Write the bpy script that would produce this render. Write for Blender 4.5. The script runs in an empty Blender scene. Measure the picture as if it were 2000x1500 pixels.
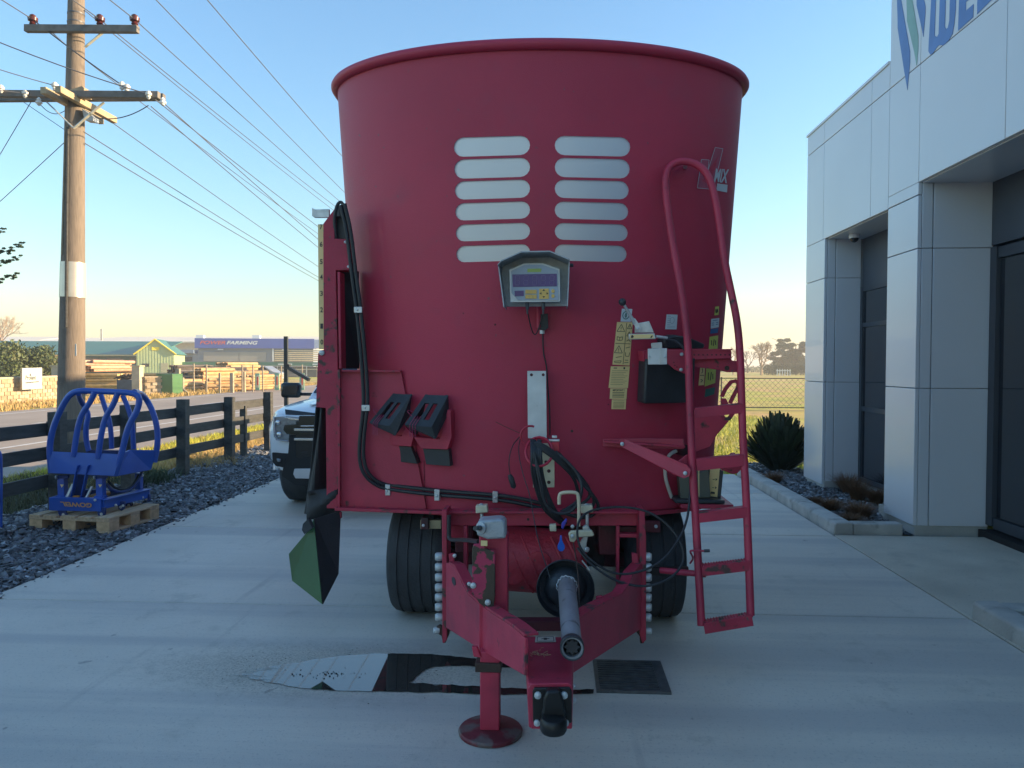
import bpy, math, random
import numpy as np
from mathutils import Vector, Matrix
R = math.radians
sc = bpy.context.scene
col = sc.collection
rng = np.random.default_rng(7)
random.seed(7)

# ---------------------------------------------------------------- camera, world, sun, exposure
CAMZ, F = 1.6, 1500.0
camd = bpy.data.cameras.new('camera'); cam = bpy.data.objects.new('camera', camd); col.objects.link(cam)
camd.sensor_width = 36; camd.lens = 27; camd.clip_start = .05; camd.clip_end = 3000
CM = (Matrix.Rotation(R(3.24), 3, 'Z') @ Matrix.Rotation(R(90-1.49), 3, 'X') @ Matrix.Rotation(R(.15), 3, 'Z'))
cam.matrix_world = Matrix.Translation((0, 0, CAMZ)) @ CM.to_4x4()
sc.camera = cam
SUN_EL, SUN_DIR = 14.0, Vector((-1.0, -.10, 0)).normalized()      # direction the light travels over the ground
w = bpy.data.worlds.new('World'); sc.world = w; w.use_nodes = True
nt = w.node_tree; nt.nodes.clear()
sky = nt.nodes.new('ShaderNodeTexSky'); sky.sky_type = 'NISHITA'; sky.sun_disc = False
sky.sun_elevation = R(SUN_EL); sky.sun_rotation = math.atan2(-SUN_DIR.x, -SUN_DIR.y)
sky.air_density = 1.5; sky.dust_density = .2; sky.ozone_density = 5.0; sky.altitude = 0
bg = nt.nodes.new('ShaderNodeBackground'); bg.inputs['Strength'].default_value = .13
wo = nt.nodes.new('ShaderNodeOutputWorld')
nt.links.new(sky.outputs[0], bg.inputs[0]); nt.links.new(bg.outputs[0], wo.inputs[0])
sd = bpy.data.lights.new('sun', 'SUN'); sd.energy = 5.0; sd.angle = R(.6); sd.color = (1, .74, .44)
so = bpy.data.objects.new('sun', sd); col.objects.link(so)
dv = Vector((SUN_DIR.x*math.cos(R(SUN_EL)), SUN_DIR.y*math.cos(R(SUN_EL)), -math.sin(R(SUN_EL))))
so.rotation_mode = 'QUATERNION'; so.rotation_quaternion = dv.to_track_quat('-Z', 'Y')
so.location = (30, 0, 20)
vs = sc.view_settings; vs.view_transform = 'Standard'; vs.look = 'None'; vs.gamma = 1; vs.use_curve_mapping = False
vs.exposure = 1.4
sc.render.engine = 'CYCLES'

# ---------------------------------------------------------------- measuring helpers
def ray(u, v):
    d = CM @ Vector(((u-1000)/F, (750-v)/F, -1)); return d
C0 = Vector((0, 0, CAMZ))
def pix(u, v, Y):
    d = ray(u, v); return C0 + d*(Y/d.y)
def pixX(u, v, X):
    d = ray(u, v); return C0 + d*(X/d.x)
def pixZ(u, v, z=0.0):
    d = ray(u, v); return C0 + d*((z-CAMZ)/d.z)
def pixP(u, v, A, B):                      # vertical plane through ground points A, B
    d = ray(u, v); n = Vector((B[1]-A[1], A[0]-B[0], 0)); a = Vector((A[0], A[1], 0))
    return C0 + d*((a-C0).dot(n)/d.dot(n))
# ---------------------------------------------------------------- objects
def link(o): col.objects.link(o); return o
def empty(name, loc, label, cat, group=None):
    o = link(bpy.data.objects.new(name, None)); o.location = loc; o.empty_display_size = .2
    o['label'] = label; o['category'] = cat
    if group: o['group'] = group
    return o
def tag(o, label=None, cat=None, group=None, kind=None):
    for k, x in (('label', label), ('category', cat), ('group', group), ('kind', kind)):
        if x: o[k] = x
    return o
def attach(o, parent):
    if parent is not None:
        o.parent = parent
        m = Matrix.Identity(4); q = parent
        m = Matrix.Translation(-Vector(parent.location)) if parent.type == 'EMPTY' else Matrix.Identity(4)
        o.matrix_parent_inverse = m
    return o
class MB:
    def __init__(s): s.v = []; s.f = []
    def add(s, vs, fs):
        b = len(s.v); s.v += [tuple(x) for x in vs]; s.f += [tuple(b+i for i in f) for f in fs]; return s
    def box(s, c, d, rot=None):
        c = Vector(c); vs = []
        for z in (-1, 1):
            for x, y in ((-1, -1), (1, -1), (1, 1), (-1, 1)):
                p = Vector((x*d[0]/2, y*d[1]/2, z*d[2]/2))
                if rot is not None: p = rot @ p
                vs.append(c+p)
        return s.add(vs, [(3, 2, 1, 0), (4, 5, 6, 7), (0, 1, 5, 4), (1, 2, 6, 5), (2, 3, 7, 6), (3, 0, 4, 7)])
    def box2(s, a, b):
        return s.box([(a[i]+b[i])/2 for i in range(3)], [abs(b[i]-a[i]) for i in range(3)])
    def beam(s, a, b, w, h, up=(0, 0, 1)):
        a = Vector(a); b = Vector(b); t = (b-a).normalized(); sd_ = t.cross(Vector(up))
        if sd_.length < 1e-4: sd_ = t.cross(Vector((0, 1, 0)))
        sd_.normalize(); u = sd_.cross(t).normalized(); vs = []
        for p in (a, b):
            for i, j in ((-1, -1), (1, -1), (1, 1), (-1, 1)): vs.append(p+sd_*(i*w/2)+u*(j*h/2))
        return s.add(vs, [(0, 1, 2, 3), (7, 6, 5, 4), (0, 4, 5, 1), (1, 5, 6, 2), (2, 6, 7, 3), (3, 7, 4, 0)])
    def tube(s, pts, r, n=8, closed=False, caps=True):
        pts = [Vector(p) for p in pts]; m = len(pts); rr = r if hasattr(r, '__len__') else [r]*m
        ring = []; nrm = None; vs = []
        for i, p in enumerate(pts):
            if closed: t = (pts[(i+1) % m]-pts[i-1])
            else: t = (pts[min(i+1, m-1)]-pts[max(i-1, 0)])
            t = t.normalized() if t.length > 1e-9 else Vector((0, 0, 1))
            if nrm is None:
                nrm = t.orthogonal().normalized()
            else:
                nrm = (nrm-t*nrm.dot(t)); nrm = nrm.normalized() if nrm.length > 1e-6 else t.orthogonal().normalized()
            bi = t.cross(nrm)
            for k in range(n):
                a = 2*math.pi*k/n; vs.append(p+(nrm*math.cos(a)+bi*math.sin(a))*rr[i])
        fs = []
        for i in range(m if closed else m-1):
            j = (i+1) % m
            for k in range(n): k2 = (k+1) % n; fs.append((i*n+k, i*n+k2, j*n+k2, j*n+k))
        if caps and not closed: fs += [tuple(range(n-1, -1, -1)), tuple((m-1)*n+k for k in range(n))]
        return s.add(vs, fs)
    def cyl(s, a, b, r0, r1=None, n=12): return s.tube([a, b], [r0, r0 if r1 is None else r1], n)
    def prism(s, pts, vec, holes=None):
        pts = [Vector(p) for p in pts]; n = len(pts)
        q = [p+Vector(vec) for p in pts] if not callable(vec) else [vec(p) for p in pts]
        return s.add(pts+q, [tuple(range(n)), tuple(range(2*n-1, n-1, -1))]+[(i, i+n, (i+1) % n+n, (i+1) % n) for i in range(n)])
    def lathe(s, prof, o, ax, n=24, closed=False):
        o = Vector(o); ax = Vector(ax).normalized(); e = ax.orthogonal().normalized(); g = ax.cross(e); vs = []; m = len(prof)
        for t, r in prof:
            for k in range(n):
                a = 2*math.pi*k/n; vs.append(o+ax*t+(e*math.cos(a)+g*math.sin(a))*r)
        fs = []
        for i in range(m if closed else m-1):
            j = (i+1) % m
            for k in range(n): k2 = (k+1) % n; fs.append((i*n+k, i*n+k2, j*n+k2, j*n+k))
        if not closed: fs += [tuple(range(n-1, -1, -1)), tuple((m-1)*n+k for k in range(n))]
        return s.add(vs, fs)
    def grid(s, fn, nu, nv, thick=0, nfn=None):
        vs = [Vector(fn(i/nu, j/nv)) for j in range(nv+1) for i in range(nu+1)]
        fs = [(j*(nu+1)+i, j*(nu+1)+i+1, (j+1)*(nu+1)+i+1, (j+1)*(nu+1)+i) for j in range(nv) for i in range(nu)]
        return s.add(vs, fs)
    def mesh(s, name='mesh'):
        me = bpy.data.meshes.new(name); me.from_pydata(s.v, [], s.f); me.update(); return me
def setsmooth(me, ang=40):
    me.polygons.foreach_set('use_smooth', [True]*len(me.polygons))
    try: me.set_sharp_from_angle(angle=R(ang))
    except Exception: pass
def part(name, mb, m, parent=None, smooth=False, bevel=0, solid=0, fix=True, label=None, kind=None):
    me = mb.mesh(name)
    if fix:
        import bmesh
        b = bmesh.new(); b.from_mesh(me); bmesh.ops.recalc_face_normals(b, faces=b.faces); b.to_mesh(me); b.free()
    if smooth: setsmooth(me)
    me.materials.append(m)
    o = link(bpy.data.objects.new(name, me)); attach(o, parent)
    if solid:
        md = o.modifiers.new('solid', 'SOLIDIFY'); md.thickness = solid; md.offset = 0
    if bevel:
        md = o.modifiers.new('bevel', 'BEVEL'); md.width = bevel; md.segments = 2; md.limit_method = 'ANGLE'; md.angle_limit = R(35)
        setsmooth(me)
    if label: o['label'] = label
    if kind: o['kind'] = kind
    return o
def inst(name, me, parent, loc, rot=None, scale=None):
    o = link(bpy.data.objects.new(name, me)); attach(o, parent); o.location = loc
    if rot is not None: o.rotation_mode = 'QUATERNION'; o.rotation_quaternion = rot
    if scale: o.scale = scale
    return o
def tri_mesh(name, V, k, m, parent=None):          # V: (n*k,3) array of separate k-gons
    me = bpy.data.meshes.new(name); n = len(V)//k
    me.vertices.add(n*k); me.vertices.foreach_set('co', np.asarray(V, dtype=np.float32).ravel())
    me.loops.add(n*k); me.loops.foreach_set('vertex_index', np.arange(n*k, dtype=np.int32))
    me.polygons.add(n); me.polygons.foreach_set('loop_start', np.arange(0, n*k, k, dtype=np.int32))
    me.update(calc_edges=True); me.materials.append(m)
    return attach(link(bpy.data.objects.new(name, me)), parent)
def chaikin(pts, it=2):
    pts = [Vector(p) for p in pts]
    for _ in range(it):
        q = [pts[0]]
        for a, b in zip(pts[:-1], pts[1:]): q += [a*.75+b*.25, a*.25+b*.75]
        q.append(pts[-1]); pts = q
    return pts
# ---------------------------------------------------------------- materials
def M(name, c, rough=.5, metal=0, var=.12, vs=4, bump=0, bs=60, patch=None, coat=0, spec=.5, stretch=None, patch2=None, island=0):
    m = bpy.data.materials.new(name); m.use_nodes = True; t = m.node_tree; N = t.nodes; L = t.links
    b = N['Principled BSDF']; b.inputs['Roughness'].default_value = rough; b.inputs['Metallic'].default_value = metal
    b.inputs['Specular IOR Level'].default_value = spec; b.inputs['Coat Weight'].default_value = coat
    geo = N.new('ShaderNodeNewGeometry'); pos = geo.outputs['Position']
    mp = N.new('ShaderNodeMapping'); L.new(pos, mp.inputs[0])
    if stretch: mp.inputs['Scale'].default_value = stretch
    def noise(scale, det=4, src=None):
        n = N.new('ShaderNodeTexNoise'); n.inputs['Scale'].default_value = scale; n.inputs['Detail'].default_value = det
        L.new(src or mp.outputs[0], n.inputs['Vector']); return n.outputs['Fac']
    def mix(f, a, bb):
        x = N.new('ShaderNodeMix'); x.data_type = 'RGBA'
        for s, vv in ((0, f), (6, a), (7, bb)):
            if hasattr(vv, 'links') or hasattr(vv, 'is_linked'): L.new(vv, x.inputs[s])
            elif s == 0: x.inputs[s].default_value = vv
            else: x.inputs[s].default_value = (*vv[:3], 1)
        return x.outputs[2]
    def ramp(f, lo, hi):
        r = N.new('ShaderNodeMapRange'); r.inputs[1].default_value = lo; r.inputs[2].default_value = hi; L.new(f, r.inputs[0]); return r.outputs[0]
    f = ramp(noise(vs, 5), .3, .7)
    if island: 
        a = N.new('ShaderNodeMath'); a.operation = 'MULTIPLY_ADD'; L.new(geo.outputs['Random Per Island'], a.inputs[0]); a.inputs[1].default_value = island; 
        m2 = N.new('ShaderNodeMath'); m2.operation = 'MULTIPLY'; L.new(f, m2.inputs[0]); m2.inputs[1].default_value = 1-island; L.new(m2.outputs[0], a.inputs[2]); f = a.outputs[0]
    lo = [x*(1-var) for x in c]; hi = [min(1, x*(1+var)) for x in c]
    cc = mix(f, lo, hi)
    for pt in (patch, patch2):
        if pt:
            pc, psc, th = pt[:3]
            pf = ramp(noise(psc, 8, pos), th, th+(pt[3] if len(pt) > 3 else .04)); cc = mix(pf, cc, pc)
            rr = N.new('ShaderNodeMapRange')
    L.new(cc, b.inputs['Base Color'])
    if bump:
        bp = N.new('ShaderNodeBump'); bp.inputs['Strength'].default_value = bump; bp.inputs['Distance'].default_value = .01
        L.new(noise(bs, 3), bp.inputs['Height']); L.new(bp.outputs[0], b.inputs['Normal'])
    m['_'] = 1
    return m
RED = (.48, .032, .074)
m_tub = M('tub red paint', RED, .5, 0, .10, 1.2, .3, 260, coat=.07, spec=.45, patch=((.40, .045, .085), 5, .56, .3), patch2=((.27, .07, .09), 30, .70, .05))
m_red = M('red painted steel', (.47, .032, .072), .48, 0, .12, 5, .2, 140, patch=((.07, .03, .03), 14, .66, .08), patch2=((.26, .022, .05), 3.2, .52, .25))
m_redworn = M('worn red paint', (.42, .028, .062), .55, 0, .15, 6, .3, 120, patch=((.085, .045, .04), 16, .575, .06), patch2=((.16, .09, .08), 60, .66, .05))
m_redpeel = M('peeling red paint', (.48, .035, .10), .5, 0, .1, 6, .2, 90, patch=((.065, .045, .03), 5.5, .50, .012))
m_reddark = M('grimy shaded red steel', (.10, .012, .02), .6, 0, .3, 5, .3, 60, patch=((.02, .015, .014), 4, .5, .1))  # dark red for underside, recesses and holes: shade put into the colour, plus grime
m_cast = M('red cast housing', (.46, .03, .05), .5, 0, .15, 8, .5, 60, patch=((.10, .07, .06), 14, .64, .05))
m_rust = M('brown edge steel', (.06, .035, .025), .75, 0, .3, 20, .3, 80)
m_black = M('black plastic', (.030, .033, .038), .45, 0, .2, 8, .2, 90)
m_rubber = M('black rubber', (.022, .022, .024), .7, 0, .25, 6, .3, 40)
m_hose = M('hose rubber', (.022, .024, .028), .5, 0, .2, 10)
m_tyre = M('tyre rubber', (.035, .038, .043), .75, 0, .25, 6, .4, 70, patch=((.05, .05, .05), 5, .6, .2))
m_zinc = M('zinc plated steel', (.58, .60, .60), .4, .55, .15, 25, .15, 120)
m_bolt = M('pale bolt heads', (.55, .58, .58), .45, .3, .15, 60)
m_alu = M('pale aluminium plate', (.62, .64, .64), .45, .25, .12, 10, .1, 80, patch=((.35, .37, .38), 18, .66, .06))
m_cream = M('yellowed plated steel', (.62, .58, .42), .45, .2, .15, 15)
m_castgrey = M('grey cast metal', (.42, .45, .47), .5, .4, .12, 30, .3, 150)
m_yel = M('yellow decal film', (.86, .64, .29), .45, 0, .06, 8)
m_yel2 = M('lemon decal film', (.62, .60, .14), .45, 0, .05, 8)
m_wht = M('white decal film', (.62, .68, .70), .4, 0, .05, 8)
m_blk = M('black print', (.03, .03, .035), .5, 0, .1, 8)
m_blu = M('blue decal print', (.05, .14, .32), .4)
m_grn = M('green decal film', (.05, .16, .13), .45)
m_greensteel = M('green painted steel', (.026, .12, .045), .4, 0, .2, 3, .15, 60, patch=((.3, .35, .3), 40, .74, .02), coat=.1)
m_inner = M('worn tub interior', (.45, .42, .40), .5, .3, .2, 3)
m_bluep = M('royal blue powder coat', (.018, .085, .40), .38, 0, .12, 4, .1, 120, coat=.15)
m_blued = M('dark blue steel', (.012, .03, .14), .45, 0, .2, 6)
m_orange = M('orange yellow paint', (.55, .22, .03), .5)
m_wood = M('pallet pine', (.56, .40, .25), .75, 0, .22, 6, .4, 60, stretch=(6, .6, 6), patch=((.22, .14, .09), 4, .62, .15))
m_woodend = M('pallet block wood', (.56, .38, .22), .8, 0, .2, 20, .3, 80)
m_fence = M('black stained timber', (.055, .055, .053), .7, 0, .35, 5, .5, 70, stretch=(4, 1, 6))
m_pole = M('weathered pole timber', (.19, .155, .125), .85, 0, .25, 10, .6, 30, stretch=(10, 10, .5), patch=((.07, .055, .045), 2.5, .58, .15))
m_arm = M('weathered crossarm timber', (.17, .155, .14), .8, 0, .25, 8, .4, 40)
m_armlit = M('sunlit crossarm timber', (.40, .31, .20), .8, 0, .2, 8, .3, 40)  # paler copy of the crossarm timber, sunlight put into its colour
m_porc = M('white porcelain', (.75, .74, .70), .25)
m_brownp = M('brown glazed porcelain', (.09, .02, .02), .25)
m_wire = M('wire', (.10, .105, .12), .5, .2)
m_panel = M('white composite panel', (.62, .66, .70), .30, 0, .04, .8, .10, 5, coat=.25)
m_panelb = M('grey joint backing', (.30, .32, .34), .7)  # plain grey backing seen through the panel joints
m_charc = M('charcoal window frame', (.045, .055, .07), .4, 0, .08, 3)
m_dglass = M('dark tinted glass', (.012, .018, .028), .06, 0, .1, 1, coat=.5)
m_dark = M('dark cladding', (.06, .072, .09), .45, 0, .08, 2)
m_logo = M('blue sign vinyl', (.085, .19, .46), .4)
m_logog = M('green sign vinyl', (.22, .40, .36), .4)
m_kerb = M('kerb concrete', (.42, .42, .39), .8, 0, .2, 4, .5, 50, patch=((.15, .16, .15), 5, .55, .2))
m_plinth = M('plinth concrete', (.42, .43, .40), .8, 0, .15, 4, .3, 50)
m_uw = M('white car paint', (.72, .75, .78), .22, 0, .02, 1, coat=.6)
m_ub = M('gloss black trim', (.015, .017, .02), .2, 0, .1, 3, coat=.3)
m_ubm = M('matt black trim', (.02, .021, .023), .65, spec=.25)
m_chrome = M('bright metal trim', (.6, .62, .65), .25, .8)
m_lamp = M('lamp lens', (.30, .34, .38), .12, .5, .3, 30, coat=.5)
def quad_mesh(name, V, Fq, m, parent=None, smooth=False):
    me = bpy.data.meshes.new(name); n = len(Fq); k = Fq.shape[1]
    me.vertices.add(len(V)); me.vertices.foreach_set('co', np.asarray(V, dtype=np.float32).ravel())
    me.loops.add(n*k); me.loops.foreach_set('vertex_index', np.asarray(Fq, dtype=np.int32).ravel())
    me.polygons.add(n); me.polygons.foreach_set('loop_start', np.arange(0, n*k, k, dtype=np.int32))
    me.update(calc_edges=True); me.materials.append(m)
    if smooth: setsmooth(me)
    return attach(link(bpy.data.objects.new(name, me)), parent)
def chips(name, P, size, m, parent=None, flat=.22):
    n = len(P); base = np.array([(-1, -1, -1), (1, -1, -1), (1, 1, -1), (-1, 1, -1), (-1, -1, 1), (1, -1, 1), (1, 1, 1), (-1, 1, 1)], float)*.5
    V = np.repeat(base[None], n, 0)+rng.uniform(-.22, .22, (n, 8, 3))
    s = size*np.clip(rng.lognormal(0, .35, (n, 1, 1)), .4, 1.9); sc3 = np.concatenate([np.ones((n, 1, 1)), rng.uniform(.5, .9, (n, 1, 1)), flat*rng.uniform(.6, 1.4, (n, 1, 1))], 2)
    V = V*s*sc3; az = rng.uniform(0, 2*np.pi, n); tl = rng.normal(0, .38, n); tl2 = rng.normal(0, .38, n)
    ca, sa, ct, st, cu, su = np.cos(az), np.sin(az), np.cos(tl), np.sin(tl), np.cos(tl2), np.sin(tl2)
    Rz = np.zeros((n, 3, 3)); Rz[:, 0, 0] = ca; Rz[:, 0, 1] = -sa; Rz[:, 1, 0] = sa; Rz[:, 1, 1] = ca; Rz[:, 2, 2] = 1
    Rx = np.zeros((n, 3, 3)); Rx[:, 0, 0] = 1; Rx[:, 1, 1] = ct; Rx[:, 1, 2] = -st; Rx[:, 2, 1] = st; Rx[:, 2, 2] = ct
    Ry = np.zeros((n, 3, 3)); Ry[:, 1, 1] = 1; Ry[:, 0, 0] = cu; Ry[:, 0, 2] = su; Ry[:, 2, 0] = -su; Ry[:, 2, 2] = cu
    V = np.einsum('nij,nkj->nki', Rz@Rx@Ry, V)+np.asarray(P)[:, None]
    f = np.array([(4, 5, 6, 7), (0, 1, 5, 4), (1, 2, 6, 5), (2, 3, 7, 6), (3, 0, 4, 7)])
    Fq = (f[None]+8*np.arange(n)[:, None, None]).reshape(-1, 4)
    return tag(quad_mesh(name, V.reshape(-1, 3), Fq, m, parent), kind='stuff')
def blades(name, P, h, wd, lean, m, parent=None, dirs=None):
    # P base points (n,3); two-segment curved blades, 3 verts pairs
    n = len(P); az = rng.uniform(0, 2*np.pi, n) if dirs is None else dirs
    H = h*rng.uniform(.6, 1.3, n); ln = lean*rng.uniform(.2, 1.2, n); d = np.stack([np.cos(az), np.sin(az), 0*az], 1)
    sdir = np.stack([-np.sin(az), np.cos(az), 0*az], 1); W = wd*rng.uniform(.6, 1.3, n)
    rot = rng.uniform(-1, 1, n)[:, None]; sdir = sdir*np.cos(rot)+d*np.sin(rot)
    up = np.array([0, 0, 1.])
    def at(t): return P+up*(H*(t-.28*ln*t*t))[:, None]+d*(H*ln*t*t)[:, None]
    V = np.stack([at(0)-sdir*W[:, None]/2, at(0)+sdir*W[:, None]/2, at(.55)+sdir*W[:, None]*.42, at(.55)-sdir*W[:, None]*.42, at(1)+sdir*W[:, None]*.08, at(1)-sdir*W[:, None]*.08], 1)
    f = np.array([(0, 1, 2, 3), (3, 2, 4, 5)]); Fq = (f[None]+6*np.arange(n)[:, None, None]).reshape(-1, 4)
    return quad_mesh(name, V.reshape(-1, 3), Fq, m, parent)
def leaves(name, C, Rr, n, size, m, parent=None, shell=.55, seed=1):
    # clumps: list of centres, radii ; n leaves per clump
    r = np.random.default_rng(seed); out = []
    for c, q in zip(C, Rr):
        q = np.array([q]*3 if not hasattr(q, '__len__') else q)
        d = r.normal(size=(n, 3)); d /= np.linalg.norm(d, axis=1)[:, None]
        rad = shell+(1-shell)*r.uniform(0, 1, (n, 1))**.6
        p = np.array(c)+d*q*rad*r.uniform(.7, 1.12, (n, 1))
        a = r.normal(size=(n, 3)); a /= np.linalg.norm(a, axis=1)[:, None]
        b = np.cross(a, r.normal(size=(n, 3))); b /= np.linalg.norm(b, axis=1)[:, None]
        s = size*r.uniform(.5, 1.4, (n, 1))
        out.append(np.stack([p-a*s, p-b*s*.5, p+a*s, p+b*s*.5], 1))
    V = np.concatenate(out).reshape(-1, 3); V[:, 2] = np.maximum(V[:, 2], .01)
    return tri_mesh(name, V, 4, m, parent)

# ---------------------------------------------------------------- ground, concrete, road
def concrete_mat():
    m = bpy.data.materials.new('broomed concrete'); m.use_nodes = True; t = m.node_tree; N = t.nodes; L = t.links; b = N['Principled BSDF']
    pos = N.new('ShaderNodeNewGeometry').outputs['Position']
    def mapn(s, sc_, det=4, rough=.55):
        mp = N.new('ShaderNodeMapping'); mp.inputs['Scale'].default_value = s; L.new(pos, mp.inputs[0])
        n = N.new('ShaderNodeTexNoise'); n.inputs['Scale'].default_value = sc_; n.inputs['Detail'].default_value = det; n.inputs['Roughness'].default_value = rough
        L.new(mp.outputs[0], n.inputs['Vector']); return n.outputs['Fac']
    def mr(f, a, b_, c=0, d=1):
        r = N.new('ShaderNodeMapRange'); r.interpolation_type = 'SMOOTHSTEP'
        for i, x in enumerate((a, b_, c, d)): r.inputs[1+i].default_value = x
        L.new(f, r.inputs[0]); return r.outputs[0]
    def mth(op, a, b_):
        x = N.new('ShaderNodeMath'); x.operation = op
        for i, y in enumerate((a, b_)):
            if isinstance(y, (int, float)): x.inputs[i].default_value = y
            else: L.new(y, x.inputs[i])
        return x.outputs[0]
    def mix(f, a, b_):
        x = N.new('ShaderNodeMix'); x.data_type = 'RGBA'
        for s, vv in ((0, f), (6, a), (7, b_)):
            if hasattr(vv, 'is_linked'): L.new(vv, x.inputs[s])
            elif s == 0: x.inputs[s].default_value = vv
            else: x.inputs[s].default_value = (*vv, 1)
        return x.outputs[2]
    c = mix(mr(mapn((1, 1, 1), .9, 6), .3, .7), (.58, .54, .46), (.66, .61, .52))
    c = mix(mth('MULTIPLY', mr(mapn((.10, 2.2, 1), 1.0, 3), .45, .62), .46), c, (.36, .355, .35))     # rubbed bands across the slab
    c = mix(mth('MULTIPLY', mr(mapn((.6, 14, 1), 1.6, 4), .50, .75), .16), c, (.38, .37, .35))       # broom streaks
    c = mix(mth('MULTIPLY', mr(mapn((1, 1, 1), 3.2, 7, .7), .55, .72), .35), c, (.32, .31, .265))    # algae / dirt blotches
    c = mix(mth('MULTIPLY', mr(mapn((1, 1, 1), 60, 3), .56, .70), .40), c, (.30, .295, .285))         # fine grit
    c = mix(mth('MULTIPLY', mr(mapn((1, .6, 1), 9, 4), .70, .74), .5), c, (.10, .10, .10))           # scattered marks
    c = mix(mth('MULTIPLY', mth('MULTIPLY', mr(mapn((5, .35, 1), 1.3, 5, .6), .60, .72), mr(mapn((1, 1, 1), .55, 2), .42, .6)), .30), c, (.22, .22, .22))   # tyre rubbed streaks along the drive
    c = mix(mth('MULTIPLY', mr(mapn((1, 1, 1), 1.7, 8, .75), .57, .66), .30), c, (.30, .29, .25))
    c = mix(mth('MULTIPLY', mr(mapn((1, 1, 1), 5, 3, .5), .735, .76), .45), c, (.12, .12, .12))     # drip spots
    # damp silt stain round the puddle
    sx = N.new('ShaderNodeVectorMath'); sx.operation = 'SUBTRACT'; L.new(pos, sx.inputs[0]); sx.inputs[1].default_value = (-1.18, 3.93, 0)
    sm = N.new('ShaderNodeVectorMath'); sm.operation = 'MULTIPLY'; L.new(sx.outputs[0], sm.inputs[0]); sm.inputs[1].default_value = (.95, 2.5, 1)
    ln = N.new('ShaderNodeVectorMath'); ln.operation = 'LENGTH'; L.new(sm.outputs[0], ln.inputs[0])
    dist = mth('ADD', ln.outputs['Value'], mth('MULTIPLY', mapn((1, 1, 1), 14, 6, .75), 1.1))
    st = mr(dist, 1.0, 1.75, 1, 0)
    grit = mr(mapn((1, 1, 1), 75, 5, .75), .44, .60)
    c = mix(mth('MULTIPLY', st, mth('ADD', mth('MULTIPLY', grit, .42), .22)), c, (.15, .145, .115))
    L.new(c, b.inputs['Base Color']); b.inputs['Roughness'].default_value = .62; b.inputs['Specular IOR Level'].default_value = .45
    bp = N.new('ShaderNodeBump'); bp.inputs['Strength'].default_value = .35; bp.inputs['Distance'].default_value = .004
    L.new(mth('ADD', mapn((1.5, 60, 1), 2, 3), mapn((1, 1, 1), 130, 3)), bp.inputs['Height']); L.new(bp.outputs[0], b.inputs['Normal'])
    return m
m_conc = concrete_mat()
m_apron = M('buff apron concrete', (.54, .49, .39), .75, 0, .16, 1.5, .25, 120, patch=((.33, .31, .26), 2.6, .56, .25), patch2=((.2, .19, .17), 70, .62, .1))
m_soil = M('joint dirt', (.03, .03, .028), .9)
m_chip = M('slate chips', (.13, .135, .145), .55, 0, .85, 90, .2, 200, island=.75)
m_chipp = M('pale slate chips', (.34, .36, .38), .5, 0, .4, 90, .2, 200, island=.75)
m_earth = M('slate bed', (.035, .04, .05), .9, 0, .4, 40, .6, 60)
m_field = M('pasture', (.42, .38, .045), .9, 0, .25, .8, .6, 12, patch=((.55, .34, .11), .16, .45, .12), patch2=((.10, .15, .02), 1.1, .55, .2))
m_grass = M('grass blades', (.42, .42, .04), .7, 0, .5, 2, island=.6, patch=((.34, .25, .10), 1.0, .55, .15))
m_straw = M('dry grass blades', (.50, .34, .13), .8, 0, .4, 2, island=.6)
m_road = M('chipseal road', (.36, .29, .23), .85, 0, .10, .6, .3, 90, patch=((.29, .235, .19), .35, .5, .2))
m_line = M('road line paint', (.62, .60, .56), .7, 0, .15, 6)

g = MB()
g.grid(lambda a, b: (-700+1400*a, -60+1400*b, -.075), 10, 10)
tag(part('ground', g, m_field, fix=False), kind='structure')
def strip(name, x0, x1, y0, y1, z, m, kind='structure', parent=None):
    b = MB(); b.grid(lambda a, c: (x0+(x1-x0)*a, y0+(y1-y0)*c, z), 1, max(1, int((y1-y0)/25))); return tag(part(name, b, m, parent, fix=False), kind=kind)
strip('road', -18.6, -7.9, -50, 500, -.055, m_road)
strip('edge_line', -10.72, -10.58, -50, 400, -.048, m_line)
strip('edge_line', -17.75, -17.6, -50, 400, -.048, m_line)
for k in range(-2, 18):
    strip('centre_line', -14.2, -14.08, k*10., k*10.+3, -.048, m_line)
strip('slate_bed', -5.75, -3.9, -12, 16, -.03, m_earth)
strip('garden_bed', 2.80, 3.45, 7.5, 12.6, -.02, m_earth)
dw = empty('driveway', (0, 0, -.07), '', ''); del dw['label']; del dw['category']; dw['kind'] = 'structure'
b = MB(); b.box2((-3.83, -12, -.07), (2.66, 11.3, -.03)); b.box2((2.66, -12, -.07), (4.3, 7.38, -.035)); part('joint_bed', b, m_soil, dw)
ys = [-11.5, -8.2, -4.9, -1.6, 1.65, 4.965, 7.30, 9.65, 11.35]
for i, (a, c) in enumerate(zip(ys[:-1], ys[1:])):
    b = MB(); b.box2((-3.85, a+.006, -.13), (2.613, c-.006, 0)); part('concrete_slab', b, m_conc, dw, bevel=.006)
for a, c in ((-11.5, -1.6), (-1.6, 4.96), (4.97, 7.36)):
    b = MB(); b.box2((2.63, a+.004, -.13), (4.35, c-.004, -.001)); part('apron_slab', b, m_apron, dw, bevel=.006)
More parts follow.
